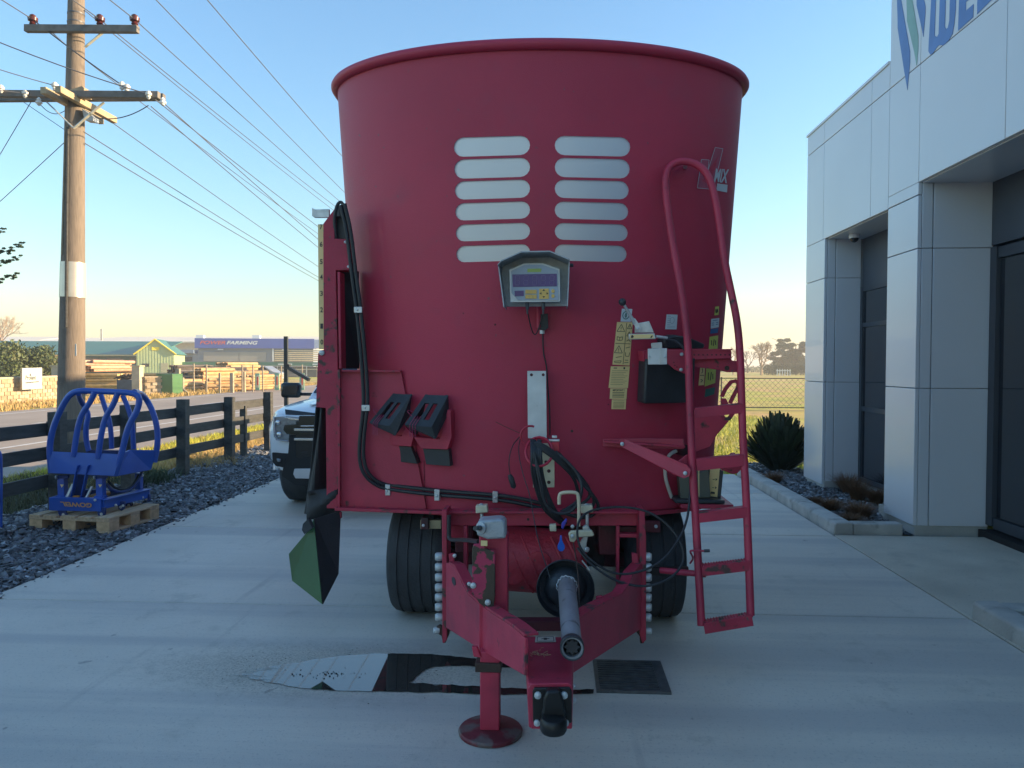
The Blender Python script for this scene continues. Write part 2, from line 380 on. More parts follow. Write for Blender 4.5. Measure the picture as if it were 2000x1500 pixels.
# kerbs
kb = empty('planter_kerb', (2.7, 9, 0), 'long low concrete kerb edging the planter bed beside the white building', 'kerb')
for y0, y1 in ((7.40, 9.25), (9.258, 11.3)):
    b = MB(); b.prism([(2.635, y0, -.05), (2.82, y0, -.05), (2.82, y0, .105), (2.67, y0, .105), (2.645, y0, .09)], (0, y1-y0, 0)); part('kerb_block', b, m_kerb, kb, bevel=.012)
b = MB(); b.prism([(2.826, 7.40, -.05), (3.28, 7.40, -.05), (3.28, 7.40, .10), (2.826, 7.40, .10)], (0, .15, 0)); part('kerb_block', b, m_kerb, kb, bevel=.015)
kb2 = empty('near_kerb', (2.7, 4, 0), 'low concrete kerb at the right edge of the picture near the glass door', 'kerb')
b = MB(); b.prism([(2.64, -1, -.03), (2.80, -1, -.03), (2.80, -1, .11), (2.68, -1, .11), (2.65, -1, .095)], (0, 6.0, 0)); part('kerb_block', b, m_kerb, kb2, bevel=.012)
b = MB(); b.prism([(2.806, 4.85, -.03), (4.0, 4.85, -.03), (4.0, 4.85, .10), (2.806, 4.85, .10)], (0, .15, 0)); part('kerb_block', b, m_kerb, kb2, bevel=.012)
b = MB(); b.box2((2.80, -1, -.02), (4.1, 4.845, .03)); part('planting_soil', b, m_earth, kb2)
# slate chips
n = 26000; P = np.stack([rng.uniform(-5.6, -3.86, n), 3.2+11.2*rng.uniform(0, 1, n)**1.25, rng.uniform(-.03, .004, n)], 1)
P[:, 2] += np.clip((-4.2-P[:, 0])*.03, 0, .04)
chips('slate_chips', P, .042, m_chip)
q = rng.random(len(P)) < .13; P2 = P[q].copy(); P2[:, 2] += .006; P2[:, :2] += rng.uniform(-.03, .03, (len(P2), 2))
chips('pale_slate_chips', P2, .036, m_chipp)
n = 5200; P = np.stack([rng.uniform(2.84, 3.7, n), rng.uniform(7.52, 12.5, n), rng.uniform(-.01, .03, n)], 1); P = P[(P[:, 0] < 3.34) | (P[:, 1] > 8.2)]; chips('planter_slate_chips', P, .042, m_chip)
q = rng.random(len(P)) < .10; chips('planter_pale_chips', P[q]+[0.01, 0, .01], .034, m_chipp)
n = 150; P = np.stack([rng.normal(-3.82, .05, n), rng.uniform(3.5, 12, n), np.full(n, .005)], 1); chips('stray_chips', P, .02, m_chip)
# grass beside the fence, verge and at the end of the driveway
n = 26000; xx = rng.uniform(-7.85, -5.6, n); yy = rng.uniform(9.5, 24, n)
P = np.stack([xx, yy, np.full(n, -.075)], 1)
gz = (xx < -7.0+.4*rng.normal(size=n)); 
tag(blades('verge_grass', P[gz], .10, .010, .5, m_grass), kind='stuff'); tag(blades('dry_verge_grass', P[~gz], .085, .009, .9, m_straw), kind='stuff')
strip('ditch_bank', -7.4, -5.70, 2, 11.0, -.06, M('shaded ditch soil', (.06, .055, .035), .95, 0, .4, 6, .8, 30, patch=((.10, .11, .03), 2, .52, .1)))  # bank soil coloured dark, the building's shade put into its colour
n = 9000; P = np.stack([rng.uniform(-7.6, -5.72, n), rng.uniform(4.5, 10.6, n), np.full(n, -.07)], 1)
tag(blades('ditch_weeds', P, .13, .011, .9, M('shaded ditch weeds', (.085, .085, .035), .8, 0, .5, 2, island=.7)), kind='stuff')  # weed green darkened too, shade put into the colour
n = 26000; P = np.stack([rng.uniform(-1.5, 6.5, n), 11.3+14*rng.uniform(0, 1, n)**1.6, np.full(n, -.075)], 1)
tag(blades('lawn_grass', P, .085, .011, .7, m_grass), kind='stuff')
n = 9000; P = np.stack([rng.uniform(-21.5, -18.7, n), rng.uniform(24, 60, n), np.full(n, -.075)], 1)
tag(blades('far_verge_grass', P, .22, .03, .7, m_straw), kind='stuff')

# ---------------------------------------------------------------- puddle and drain
m_water = bpy.data.materials.new('standing water film'); m_water.use_nodes = True
b_ = m_water.node_tree.nodes['Principled BSDF']; b_.inputs['Base Color'].default_value = (.035, .032, .028, 1); b_.inputs['Roughness'].default_value = .03; b_.inputs['IOR'].default_value = 2.6
def wob(pts, a=.006, k=6):
    out = []
    for i in range(len(pts)):
        p, q_ = Vector(pts[i]), Vector(pts[(i+1) % len(pts)])
        m_ = max(1, int((q_-p).length/.03))
        for j in range(m_):
            r_ = p.lerp(q_, j/m_); out.append(Vector((r_.x+random.uniform(-a, a), r_.y+random.uniform(-a, a), r_.z)))
    return out
def gpoly(px, z=.004): return [pixZ(u, v, z) for u, v in px]
out1 = [(455, 1318), (520, 1303), (600, 1290), (660, 1281), (745, 1276), (830, 1277), (900, 1283), (960, 1288), (1010, 1290), (1012, 1303), (960, 1303), (905, 1300), (850, 1301), (833, 1306), (815, 1322), (800, 1333), (860, 1336), (960, 1342), (1060, 1347), (1158, 1346), (1158, 1355), (1060, 1356), (960, 1356), (850, 1352), (745, 1350), (660, 1349), (600, 1345), (545, 1336), (500, 1328)]
import bmesh
def flat(name, pts, m, kind='structure', parent=None):
    me = bpy.data.meshes.new(name); bm = bmesh.new(); vs_ = [bm.verts.new(p) for p in pts]; f = bm.faces.new(vs_); bmesh.ops.triangulate(bm, faces=[f])
    bmesh.ops.recalc_face_normals(bm, faces=bm.faces)
    if bm.faces[:][0].normal.z < 0: bmesh.ops.reverse_faces(bm, faces=bm.faces)
    bm.to_mesh(me); bm.free(); me.materials.append(m); return tag(attach(link(bpy.data.objects.new(name, me)), parent), kind=kind)
nt_ = m_water.node_tree; L_ = nt_.links; N_ = nt_.nodes; ge_ = N_.new('ShaderNodeNewGeometry'); sp_ = N_.new('ShaderNodeSeparateXYZ'); L_.new(ge_.outputs['Position'], sp_.inputs[0])
no_ = N_.new('ShaderNodeTexNoise'); no_.inputs['Scale'].default_value = 22; no_.inputs['Detail'].default_value = 7; no_.inputs['Roughness'].default_value = .7; mp_ = N_.new('ShaderNodeMapping'); mp_.inputs['Scale'].default_value = (.35, 1.4, 1); L_.new(ge_.outputs['Position'], mp_.inputs[0]); L_.new(mp_.outputs[0], no_.inputs['Vector'])
mr_ = N_.new('ShaderNodeMapRange'); mr_.inputs[1].default_value = -1.62; mr_.inputs[2].default_value = -1.25; mr_.inputs[3].default_value = -.12; mr_.inputs[4].default_value = .40; L_.new(sp_.outputs[0], mr_.inputs[0])
ad_ = N_.new('ShaderNodeMath'); ad_.operation = 'ADD'; L_.new(no_.outputs['Fac'], ad_.inputs[0]); L_.new(mr_.outputs[0], ad_.inputs[1]); m2_ = N_.new('ShaderNodeMapRange'); m2_.inputs[1].default_value = .38; m2_.inputs[2].default_value = .58; L_.new(ad_.outputs[0], m2_.inputs[0]); L_.new(m2_.outputs[0], b_.inputs['Alpha'])
flat('puddle', wob(gpoly(out1), .006), m_water)
# silt flecks lying in the puddle
n = 60; c0 = pixZ(650, 1318); P = np.stack([c0.x+rng.normal(0, .10, n), c0.y+rng.normal(0, .028, n), np.full(n, .006)], 1); chips('puddle_grit', P, .0055, m_earth)
P = np.stack([rng.uniform(-1.7, -.6, 500), 3.90+rng.normal(0, .16, 500), np.full(500, .0005)], 1); chips('silt_grit', P, .004, M('silt', (.13, .125, .10), .9))
dr = empty('drain_grate', (.4, 3.9, 0), 'dark slotted drain grate set in the concrete right of the drawbar', 'drain grate')
A, B_ = pixZ(1157, 1350), pixZ(1312, 1292)
X0, X1, Y0, Y1 = pixZ(1162, 1330).x, pixZ(1302, 1330).x, pixZ(1230, 1355).y, pixZ(1230, 1294).y
m_grate = M('wet iron grate', (.11, .115, .12), .4, .3, .3, 20)
b = MB(); b.box2((X0, Y0, .001), (X1, Y1, .003)); part('sump_shade', b, M('sump dark', (.004, .004, .005), .6), dr)  # flat near-black sheet, painted shade between the grate bars
b = MB()
for (x0, x1, y0, y1) in ((X0, X1, Y0, Y0+.02), (X0, X1, Y1-.02, Y1), (X0, X0+.02, Y0+.02, Y1-.02), (X1-.05, X1, Y0+.02, Y1-.02)): b.box2((x0, y0, 0), (x1, y1, .014))
part('frame', b, m_grate, dr)
for k in range(12):
    y = Y0+.028+(Y1-Y0-.05)*(k+.25)/12; b = MB(); b.box2((X0+.02, y, .002), (X1-.05, y+.012, .013)); part('bar', b, m_grate, dr)

# ---------------------------------------------------------------- showroom building
BX = 3.43
bd = empty('showroom', (6, 6, 0), 'white panel clad showroom with recessed dark windows and a big blue logo, right side', 'building')
core = MB()
core.box2((4.13, -12, 3.30), (16, 8.12, 6.6)); core.box2((3.47, -12, 3.36), (4.13, 8.12, 6.38))
core.box2((3.47, 8.12, 3.22), (4.13, 10.66, 4.62)); core.box2((4.13, 8.12, 3.30), (16, 10.66, 4.6)); core.box2((5.3, 10.6, 0), (15.9, 13.0, 4.55)); core.box2((4.9, 7.20, 0), (16, 10.65, 3.30))  # the rear block is unseen, its length shaped for the shadow it casts
core.box2((3.47, 7.5, .12), (4.08, 8.0, 3.36)); core.box2((3.47, 9.99, .12), (3.98, 10.66, 3.3)); core.box2((3.93, 10.3, 0), (4.9, 10.64, 3.3))
core.box2((4.3, -12, -.05), (16, 7.3, 3.30))
part('core', core, m_panelb, bd)
def panel(a, b, m=m_panel):
    q_ = MB(); q_.box2(a, b); return part('panel', q_, m, bd, bevel=.004)
G = .004
# fascia panels (face -X)
ycuts = [-12, -8, -4.4, -.8, 1.3, 3.6, 6.08, 7.47, 8.13]
for y0, y1 in zip(ycuts[:-1], ycuts[1:]):
    panel((BX, y0+G, 3.32), (3.465, y1-G, 4.42-G)); panel((BX, y0+G, 4.42+G), (3.465, y1-G, 6.42))
for y0, y1 in ((8.13, 8.58), (8.58, 10.05), (10.05, 10.70)):
    panel((BX, y0+G, 3.2), (3.465, y1-G, 4.42-G)); panel((BX, y0+G, 4.42+G), (3.465, y1-G, 4.68))
# column facings
panel((BX, 7.472, 3.206), (3.465, 8.128, 3.318))
for y0, y1, zt in ((7.47, 8.13, 3.2), (9.98, 10.70, 3.2)):
    for z0, z1 in ((.07, 1.38), (1.38, 2.70), (2.70, zt)):
        panel((BX, y0+.002, z0+G), (3.465, y1-.002, z1-G-(.0)))
for yf, x1, zt in ((7.47, 4.12, 3.32), (9.98, 3.88, 3.2)):
    for z0, z1 in ((.07, 1.38), (1.38, 2.70), (2.70, zt)):
        panel((BX+.04, yf-.001, z0+.003), (BX+.135, yf+.03, z1-.003)); panel((BX+.145, yf-.001, z0+.003), (x1, yf+.03, z1-.003))
for z0, z1 in ((.07, 1.4), (1.4, 2.7), (2.7, 3.2)): panel((3.47, 10.665, z0+G), (4.9, 10.7, z1-G))
# returns above, soffits
panel((3.47, 8.095, 4.70), (16, 8.13, 6.42)); panel((3.47, 10.665, 3.2), (16 if 0 else 4.9, 10.7, 4.66))
b = MB(); b.box2((3.47, 8.13, 3.19), (3.93, 9.98, 3.215)); b.box2((3.47, -12, 3.31), (4.15, 7.47, 3.335)); part('soffit', b, m_panel, bd)
b = MB()
b.box2((BX-.012, -12, 6.42), (16, 8.15, 6.47)); b.box2((BX-.012, 8.152, 4.68), (4.4, 10.72, 4.71)); part('parapet_capping', b, m_panel, bd)
b = MB(); b.box2((3.45, 7.48, -.05), (4.12, 8.3, .13)); b.box2((3.45, 9.95, -.05), (3.9, 10.68, .12)); b.box2((3.80, 8.3, -.05), (3.95, 9.95, .11)); part('plinth', b, m_plinth, bd)
# window between the columns
wn = MB(); wn.box2((3.90, 8.14, 2.58), (3.93, 9.97, 3.19)); part('window_header', wn, m_dark, bd)
wf = MB()
for y in (9.95, 9.02, 8.37): wf.box2((3.88, y-.03, .13), (3.94, y+.03, 2.575))
for z in (.155, 1.05, 2.10, 2.55):
    for ya, yb in ((9.05, 9.92), (8.40, 8.99), (8.15, 8.34)): wf.box2((3.885, ya, z-.028), (3.935, yb, z+.028))
wfo = part('window_frame', wf, m_charc, bd)
for ya, yb in ((9.05, 9.92), (8.40, 8.99)):
    for za, zb in ((.185, 1.02), (1.08, 2.07), (2.13, 2.52)):
        q_ = MB(); q_.box2((3.905, ya, za), (3.912, yb, zb)); part('pane', q_, m_dglass, wfo)
# big glazed door by the camera
b = MB(); b.box2((4.10, 3.0, 2.72), (4.16, 7.46, 3.31)); part('door_header', b, m_dark, bd)
df = MB()
for y in (7.41, 5.2, 3.1): df.box2((4.09, y-.05, .10), (4.17, y+.05, 2.70))
for z in (.13, 2.64):
    for ya, yb in ((5.26, 7.35), (3.16, 5.14)): df.box2((4.10, ya, z-.05), (4.16, yb, z+.05))
dfo = part('door_frame', df, m_charc, bd)
for ya, yb in ((5.26, 7.35), (3.16, 5.14)):
    q_ = MB(); q_.box2((4.13, ya, .19), (4.14, yb, 2.58)); part('pane', q_, m_dglass, dfo)
b = MB(); b.box2((4.02, -3, -.02), (4.2, 7.45, .055)); part('threshold', b, m_ubm, bd)
b = MB(); b.box2((4.12, -12, .06), (4.3, 3.0, 3.3)); part('near_wall', b, m_dark, bd)
# security camera
sx_ = pixX(1663, 462, 3.70)
cc = empty('security_camera', (3.62, 9.6, 3.19), 'small white dome camera under the soffit of the recessed window', 'security camera')
b = MB(); b.lathe([(0, .0), (0, .06), (.05, .065), (.052, .0)], (3.62, 9.6, 3.188), (0, 0, -1), 16); part('housing', b, m_uw, cc, True)
b = MB(); b.lathe([(0, .05), (.02, .045), (.04, .025), (.048, .002)], (3.62, 9.6, 3.135), (0, 0, -1), 16); part('dome', b, m_ub, cc, True)
# lettering
def text_geo(s, shear=0, off=0, space=1.0):
    cu = bpy.data.curves.new('t', 'FONT'); cu.body = s; cu.shear = shear; cu.offset = off; cu.space_character = space; cu.resolution_u = 3
    o = link(bpy.data.objects.new('t', cu)); bpy.context.view_layer.update()
    me = bpy.data.meshes.new_from_object(o.evaluated_get(bpy.context.evaluated_depsgraph_get()))
    V = np.array([tuple(v.co) for v in me.vertices]); Fc = [tuple(p.vertices) for p in me.polygons]
    bpy.data.objects.remove(o); bpy.data.curves.remove(cu); bpy.data.meshes.remove(me)
    mn, mx = V.min(0), V.max(0); V = (V-mn)/np.maximum(mx-mn, 1e-6); return V[:, :2], Fc
def text_part(name, s, fn, m, parent, shear=0, off=0, space=1.0):
    V, Fc = text_geo(s, shear, off, space); me = bpy.data.meshes.new(name)
    me.from_pydata([tuple(fn(x, y)) for x, y in V], [], Fc); me.update(); me.materials.append(m)
    return attach(link(bpy.data.objects.new(name, me)), parent)
def bil(tl, tr, br, bl):
    tl, tr, br, bl = map(Vector, (tl, tr, br, bl))
    return lambda x, y: (bl*(1-x)+br*x)*(1-y)+(tl*(1-x)+tr*x)*y
LX = BX-.034
def lg(px): return [pixX(u, v, LX)+Vector((.03, 0, 0)) for u, v in px]
def logo_poly(px, m):
    b = MB(); b.prism(lg(px), (.003, 0, 0)); part('logo_shape', b, m, bd)
logo_poly([(1750, -60), (1758, -10), (1777, 100), (1777, 122), (1772, 176), (1766, 140), (1753, 55), (1753, 40)], m_logo)
logo_poly([(1768, -60), (1780, -10), (1793, 70), (1793, 95), (1790, 128), (1785, 100), (1771, 40), (1771, 20)], m_logog)
logo_poly([(1785, -60), (1800, -20), (1807, 12), (1807, 25), (1803, 72), (1800, 55), (1790, 10), (1790, -5)], m_logo)
# W, E, L built from their own outlines
def yz(pts): return [Vector((LX, y, z)) for y, z in pts]
def strok(pts, wd, m=m_logo):
    b = MB(); pts = yz(pts); 
    L_, R_ = [], []
    for i, p in enumerate(pts):
        t = (pts[min(i+1, len(pts)-1)]-pts[max(i-1, 0)]).normalized(); s_ = Vector((0, -t.z, t.y))*wd/2; L_.append(p+s_); R_.append(p-s_)
    for i in range(len(pts)-1):
        b.add([L_[i], L_[i+1], R_[i+1], R_[i], L_[i]+Vector((.003, 0, 0)), L_[i+1]+Vector((.003, 0, 0)), R_[i+1]+Vector((.003, 0, 0)), R_[i]+Vector((.003, 0, 0))], [(0, 1, 2, 3), (0, 1, 5, 4), (2, 3, 7, 6)])
    part('logo_letter', b, m, bd)
def P_(u, v): q_ = pixX(u, v, LX); return (q_.y, q_.z)
logo_poly([(1821, -80), (1830, -80), (1825, 70), (1830, 72), (1833, 66), (1838, -80), (1849, -80), (1845, 52), (1847, 57), (1851, 54), (1854, 40), (1857, -80), (1869, -80), (1866, 20), (1863, 50), (1860, 66), (1852, 80), (1842, 89), (1834, 88), (1829, 93), (1822, 104), (1817, 107), (1813, 100), (1814, 80), (1818, 10)], m_logo)
logo_poly([(1875, -80), (1893, -120), (1893, -90), (1887, -20), (1892, -24), (1892, 0), (1886, 4), (1886, 21), (1901, 8), (1900, 34), (1871, 60), (1872, 30)], m_logo)
logo_poly([(1911, -90), (1925, -110), (1923, -50), (1922, -10), (1943, -30), (1942, -6), (1908, 28)], m_logo)
bd.location.x -= .03
# ---------------------------------------------------------------- the feed mixer wagon: tub surface
TO = Vector((-.115, 5.05)); TA = R(2.4); ZB, ZT = .735, 3.36; TL = 1.15
cA, sA = math.cos(TA), math.sin(TA)
def tloc(p): dx, dy = p[0]-TO.x, p[1]-TO.y; return dx*cA+dy*sA, -dx*sA+dy*cA
def twld(x, y, z): return Vector((TO.x+x*cA-y*sA, TO.y+x*sA+y*cA, z))
def hw(z): return 1.128+(z-ZB)*.0675
def hb(z): return .615+(z-ZB)*.052
def tin(p, off):
    x, y = tloc(p); a, b = hw(p[2])+off, hb(p[2])+off
    if y > TL: y -= TL
    elif y > 0: return abs(x) < a
    return (x/a)**2+(y/b)**2 < 1
def tnorm(p):
    x, y = tloc(p); z = p[2]; a, b = hw(z), hb(z)
    if 0 < y < TL: n = Vector((math.copysign(1, x), 0, 0))
    else:
        yy = y if y <= 0 else y-TL; n = Vector((x/a**2, yy/b**2, 0)); n.normalize()
    n.z = -.06; n.normalize(); return Vector((n.x*cA-n.y*sA, n.x*sA+n.y*cA, n.z))
def S(u, v, off=0.0):
    d = ray(u, v); d = d/d.y; t = 3.2
    while t < 5.2 and not tin(C0+d*t, off): t += .03
    if t >= 5.2:                                   # grazing: use the widest plane
        return C0+d*(TO.y-.08)
    a, b = t-.03, t
    for _ in range(22):
        m = (a+b)/2
        if tin(C0+d*m, off): b = m
        else: a = m
    return C0+d*b
def tring(z, off=0, n=160, inner=0):
    a, b = hw(z)+off, hb(z)+off; pts = []
    h = n//2
    for i in range(h+1): t = math.pi+math.pi*i/h; pts.append(twld(a*math.cos(t), b*math.sin(t), z))
    pts.append(twld(a, TL*.5, z))
    for i in range(h+1): t = math.pi*i/h; pts.append(twld(a*math.cos(t), TL+b*math.sin(t), z))
    pts.append(twld(-a, TL*.5, z))
    return pts
FM = empty('feed_mixer_wagon', (-.1, 4.9, 0), 'large red vertical feed mixer wagon parked on the concrete in the middle of the picture', 'farm trailer')
# tub wall with real slots
zs = [ZB+(ZT-ZB)*i/24 for i in range(25)]
rings_o = [tring(z) for z in zs]; rings_i = [tring(z, -.009) for z in zs]; m_ = len(rings_o[0])
b = MB(); vs_ = [p for r_ in rings_o for p in r_]+[p for r_ in rings_i for p in r_]; K = len(zs); fs = []
for j in range(K-1):
    for i in range(m_):
        i2 = (i+1) % m_
        fs.append((j*m_+i, j*m_+i2, (j+1)*m_+i2, (j+1)*m_+i)); o_ = K*m_; fs.append((o_+j*m_+i, o_+(j+1)*m_+i, o_+(j+1)*m_+i2, o_+j*m_+i2))
for i in range(m_):
    i2 = (i+1) % m_; o_ = K*m_
    fs.append(((K-1)*m_+i, (K-1)*m_+i2, o_+(K-1)*m_+i2, o_+(K-1)*m_+i)); fs.append((i, o_+i, o_+i2, i2))
b.add(vs_, fs); tub = part('tub_wall', b, m_tub, FM, smooth=True)
# slots
rows = [(265, 303, 884, 1035, 1084, 1234), (308, 346, 885, 1035, 1084, 1233), (351, 387, 886, 1035, 1084, 1231), (394, 428, 887, 1035, 1084, 1230), (436, 469, 888, 1035, 1084, 1229), (478, 510, 889, 1035, 1084, 1227)]
def slot_outline(u0, u1, vt, vb, tilt, n=9):
    r_ = (vb-vt)/2; pts = []
    for i in range(n): a = math.pi/2+math.pi*i/(n-1); pts.append((u0+r_+r_*math.cos(a), (vt+vb)/2-r_*math.sin(a)))
    for i in range(n): a = -math.pi/2+math.pi*i/(n-1); pts.append((u1-r_+r_*math.cos(a), (vt+vb)/2-r_*math.sin(a)))
    res = []
    for i in range(len(pts)):
        p, q_ = pts[i], pts[(i+1) % len(pts)]; k = 8 if abs(p[0]-q_[0]) > 40 else 1
        for j in range(k): res.append((p[0]+(q_[0]-p[0])*j/k, p[1]+(q_[1]-p[1])*j/k))
    return [(u, v+tilt(u)) for u, v in res]
slots = []
for vt, vb, a0, a1, b0, b1 in rows:
    slots.append((slot_outline(a0, a1, vt, vb, lambda u: (960-u)*.030), (vt+vb)/2)); slots.append((slot_outline(b0, b1, vt, vb, lambda u: (u-1159)*.024), (vt+vb)/2))
cut = MB()
for so_, _ in slots:
    f_ = [S(u, v, .03) for u, v in so_]; bk = [S(u, v, 0)-tnorm(S(u, v, 0))*.05 for u, v in so_]; n = len(f_)
    fc, bc = sum(f_, Vector())/n, sum(bk, Vector())/n
    cut.add(f_+bk+[fc, bc], [(i, (i+1) % n, 2*n) for i in range(n)]+[((i+1) % n+n, i+n, 2*n+1) for i in range(n)]+[(i, i+n, (i+1) % n+n, (i+1) % n) for i in range(n)])
co = part('cut', cut, m_black)
md = tub.modifiers.new('b', 'BOOLEAN'); md.object = co; md.operation = 'DIFFERENCE'; md.solver = 'EXACT'
bpy.context.view_layer.update()
me = bpy.data.meshes.new_from_object(tub.evaluated_get(bpy.context.evaluated_depsgraph_get()))
tub.modifiers.clear(); tub.data = me; bpy.data.objects.remove(co)
me.materials.clear(); me.materials.append(m_tub)
for p in me.polygons: p.material_index = 0
# analytic corner normals keep the sheet smooth round the slots
nl = [None]*len(me.loops); me.polygons.foreach_set('use_smooth', [True]*len(me.polygons))
for p in me.polygons:
    pn = p.normal
    for li in p.loop_indices:
        co_ = me.vertices[me.loops[li].vertex_index].co; tn = tnorm(co_); d = tn.dot(pn)
        nl[li] = tn if d > .9 else (-tn if d < -.9 else pn.copy())
me.normals_split_custom_set(nl)
# panes behind the slots
m_pane = bpy.data.materials.new('milky plastic pane'); m_pane.use_nodes = True; nt_ = m_pane.node_tree; nt_.nodes.clear()
o1 = nt_.nodes.new('ShaderNodeOutputMaterial'); mx = nt_.nodes.new('ShaderNodeMixShader'); df_ = nt_.nodes.new('ShaderNodeBsdfPrincipled'); tr_ = nt_.nodes.new('ShaderNodeBsdfTranslucent')
df_.inputs['Base Color'].default_value = (.62, .64, .60, 1); df_.inputs['Roughness'].default_value = .42; df_.inputs['Metallic'].default_value = .75; df_.inputs['Base Color'].default_value = (.80, .82, .79, 1); tr_.inputs[0].default_value = (.95, .97, .9, 1); mx.inputs[0].default_value = .45
nt_.links.new(df_.outputs[0], mx.inputs[1]); nt_.links.new(tr_.outputs[0], mx.inputs[2]); nt_.links.new(mx.outputs[0], o1.inputs[0])
for so_, vc in slots:
    us = [u for u, v in so_]; vv = [v for u, v in so_]; u0, u1, v0, v1 = min(us)-3, max(us)+3, min(vv)-3, max(vv)+3
    b = MB(); b.grid(lambda a, c: (lambda p: p-tnorm(p)*.0115)(S(u0+(u1-u0)*a, v0+(v1-v0)*c)), 10, 2); part('slot_pane', b, m_pane, FM, smooth=True, fix=False)
# rim tube, floor, bottom flange
b = MB(); b.tube(tring(ZT+.008, .008), .031, 12, closed=True); part('rim', b, m_tub, FM, smooth=True)
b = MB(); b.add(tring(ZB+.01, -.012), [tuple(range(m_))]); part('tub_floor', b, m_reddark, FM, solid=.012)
b = MB(); ra, rb = tring(ZB-.004, .028), tring(ZB-.004, -.05); rc, rd_ = [p-Vector((0, 0, .022)) for p in ra], [p-Vector((0, 0, .022)) for p in rb]
b.add(ra+rb+rc+rd_, [(i, (i+1) % m_, (i+1) % m_+k2, i+k2) if 0 else f for i in range(m_) for f in (((i, (i+1) % m_, m_+(i+1) % m_, m_+i)), (2*m_+i, 3*m_+i, 3*m_+(i+1) % m_, 2*m_+(i+1) % m_), (i, 2*m_+i, 2*m_+(i+1) % m_, (i+1) % m_))]); part('bottom_flange', b, m_redworn, FM)
# augers inside (seen only from above)
for yc in (.1, 1.15):
    b = MB(); c_ = twld(0, yc, ZB+.02); b.lathe([(0, .5), (.02, .5), (.6, .28), (1.9, .12), (2.0, .0)], c_, (0, 0, 1), 20)
    for k in range(40):
        a0, a1 = k*.42, (k+1)*.42; z0, z1 = .1+k*.045, .1+(k+1)*.045; r0, r1 = .95-k*.016, .95-(k+1)*.016
        f = lambda a, r_, z: c_+Vector((math.cos(a)*r_, math.sin(a)*r_, z))
        b.add([f(a0, .1, z0), f(a0, r0*.62, z0), f(a1, r1*.62, z1), f(a1, .1, z1)], [(0, 1, 2, 3)])
    part('auger', b, m_inner, FM)
# generic surface helpers
def sprism(name, px, o0, o1, m, parent=FM, bevel=.002, label=None):
    f_ = [S(u, v, o1) for u, v in px]; bk = [p-tnorm(p)*(o1-o0) for p in f_]; n = len(f_); b = MB()
    b.add(f_+bk, [tuple(range(n)), tuple(range(2*n-1, n-1, -1))]+[(i, i+n, (i+1) % n+n, (i+1) % n) for i in range(n)])
    return part(name, b, m, parent, bevel=bevel, label=label)
def pprism(name, px, Y, d, m, parent=FM, bevel=.003, label=None, smooth=False):
    b = MB(); b.prism([pix(u, v, Y) for u, v in px], (0, d, 0)); return part(name, b, m, parent, bevel=bevel, label=label, smooth=smooth)
def decal(name, quad, m, off=.0035, parent=FM, label=None):
    (a, b_, c, d) = quad; g_ = MB()
    def f(x, y):
        u = (a[0]*(1-x)+b_[0]*x)*(1-y)+(d[0]*(1-x)+c[0]*x)*y; v = (a[1]*(1-x)+b_[1]*x)*(1-y)+(d[1]*(1-x)+c[1]*x)*y
        return S(u, v, off)
    g_.grid(f, 5, 5); return part(name, g_, m, parent, smooth=True, fix=False, label=label)
def qmap(quad, off):
    (a, b_, c, d) = quad
    def f(x, y):
        y = 1-y
        u = (a[0]*(1-x)+b_[0]*x)*(1-y)+(d[0]*(1-x)+c[0]*x)*y; v = (a[1]*(1-x)+b_[1]*x)*(1-y)+(d[1]*(1-x)+c[1]*x)*y
        return S(u, v, off)
    return f
def sub(quad, x0, y0, x1, y1):           # sub-rectangle of a pixel quad, y down
    (a, b_, c, d) = quad
    def g_(x, y): return ((a[0]*(1-x)+b_[0]*x)*(1-y)+(d[0]*(1-x)+c[0]*x)*y, (a[1]*(1-x)+b_[1]*x)*(1-y)+(d[1]*(1-x)+c[1]*x)*y)
    return [g_(x0, y0), g_(x1, y0), g_(x1, y1), g_(x0, y1)]
m_print = M('faded decal print', (.22, .16, .07), .5)
def printline(parent, quad, m=m_print, off=.0045): decal('print', quad, m, off, parent)
def linework(parent, quad, lines, m=m_blk, wd=1.0, off=.0047):
    b = MB()
    for ln_ in lines:
        for p, q_ in zip(ln_[:-1], ln_[1:]):
            A_ = sub(quad, p[0], p[1], p[0], p[1])[0]; B2 = sub(quad, q_[0], q_[1], q_[0], q_[1])[0]
            dx, dy = B2[0]-A_[0], B2[1]-A_[1]; L_ = math.hypot(dx, dy) or 1; nx, ny = -dy/L_*wd/2, dx/L_*wd/2
            b.add([S(A_[0]+nx, A_[1]+ny, off), S(B2[0]+nx, B2[1]+ny, off), S(B2[0]-nx, B2[1]-ny, off), S(A_[0]-nx, A_[1]-ny, off)], [(0, 1, 2, 3)])
    part('print', b, m, parent, fix=False)

# ---- decals, left large column
q1 = [(1205, 629), (1236, 629.5), (1229.5, 714), (1196, 712)]
d1 = decal('warning_decal', q1, m_yel)
tri = lambda x, y, s, t: [[(x, y), (x-s, y+t), (x+s, y+t), (x, y)], [(x, y+t*.35), (x, y+t*.7)], [(x, y+t*.8), (x, y+t*.9)]]
linework(d1, q1, tri(.30, .05, .24, .17)+tri(.83, .04, .14, .11)+tri(.83, .22, .14, .10)+tri(.28, .55, .24, .17))
linework(d1, q1, [[(.12, .34), (.28, .36), (.44, .34), (.44, .42), (.28, .43), (.12, .42), (.12, .34)], [(.28, .36), (.28, .43)], [(.04, .50), (.96, .50)], [(.62, .02), (.62, .98)], [(.70, .60), (.95, .57)], [(.70, .70), (.72, .79), (.92, .79), (.95, .70)], [(.15, .83), (.5, .80)], [(.1, .92), (.5, .90), (.45, .95), (.12, .95), (.1, .92)], [(.7, .88), (.9, .88)], [(.68, .94), (.92, .93)], [(.7, .44), (.85, .40), (.95, .46)]], m_print, 1.3)
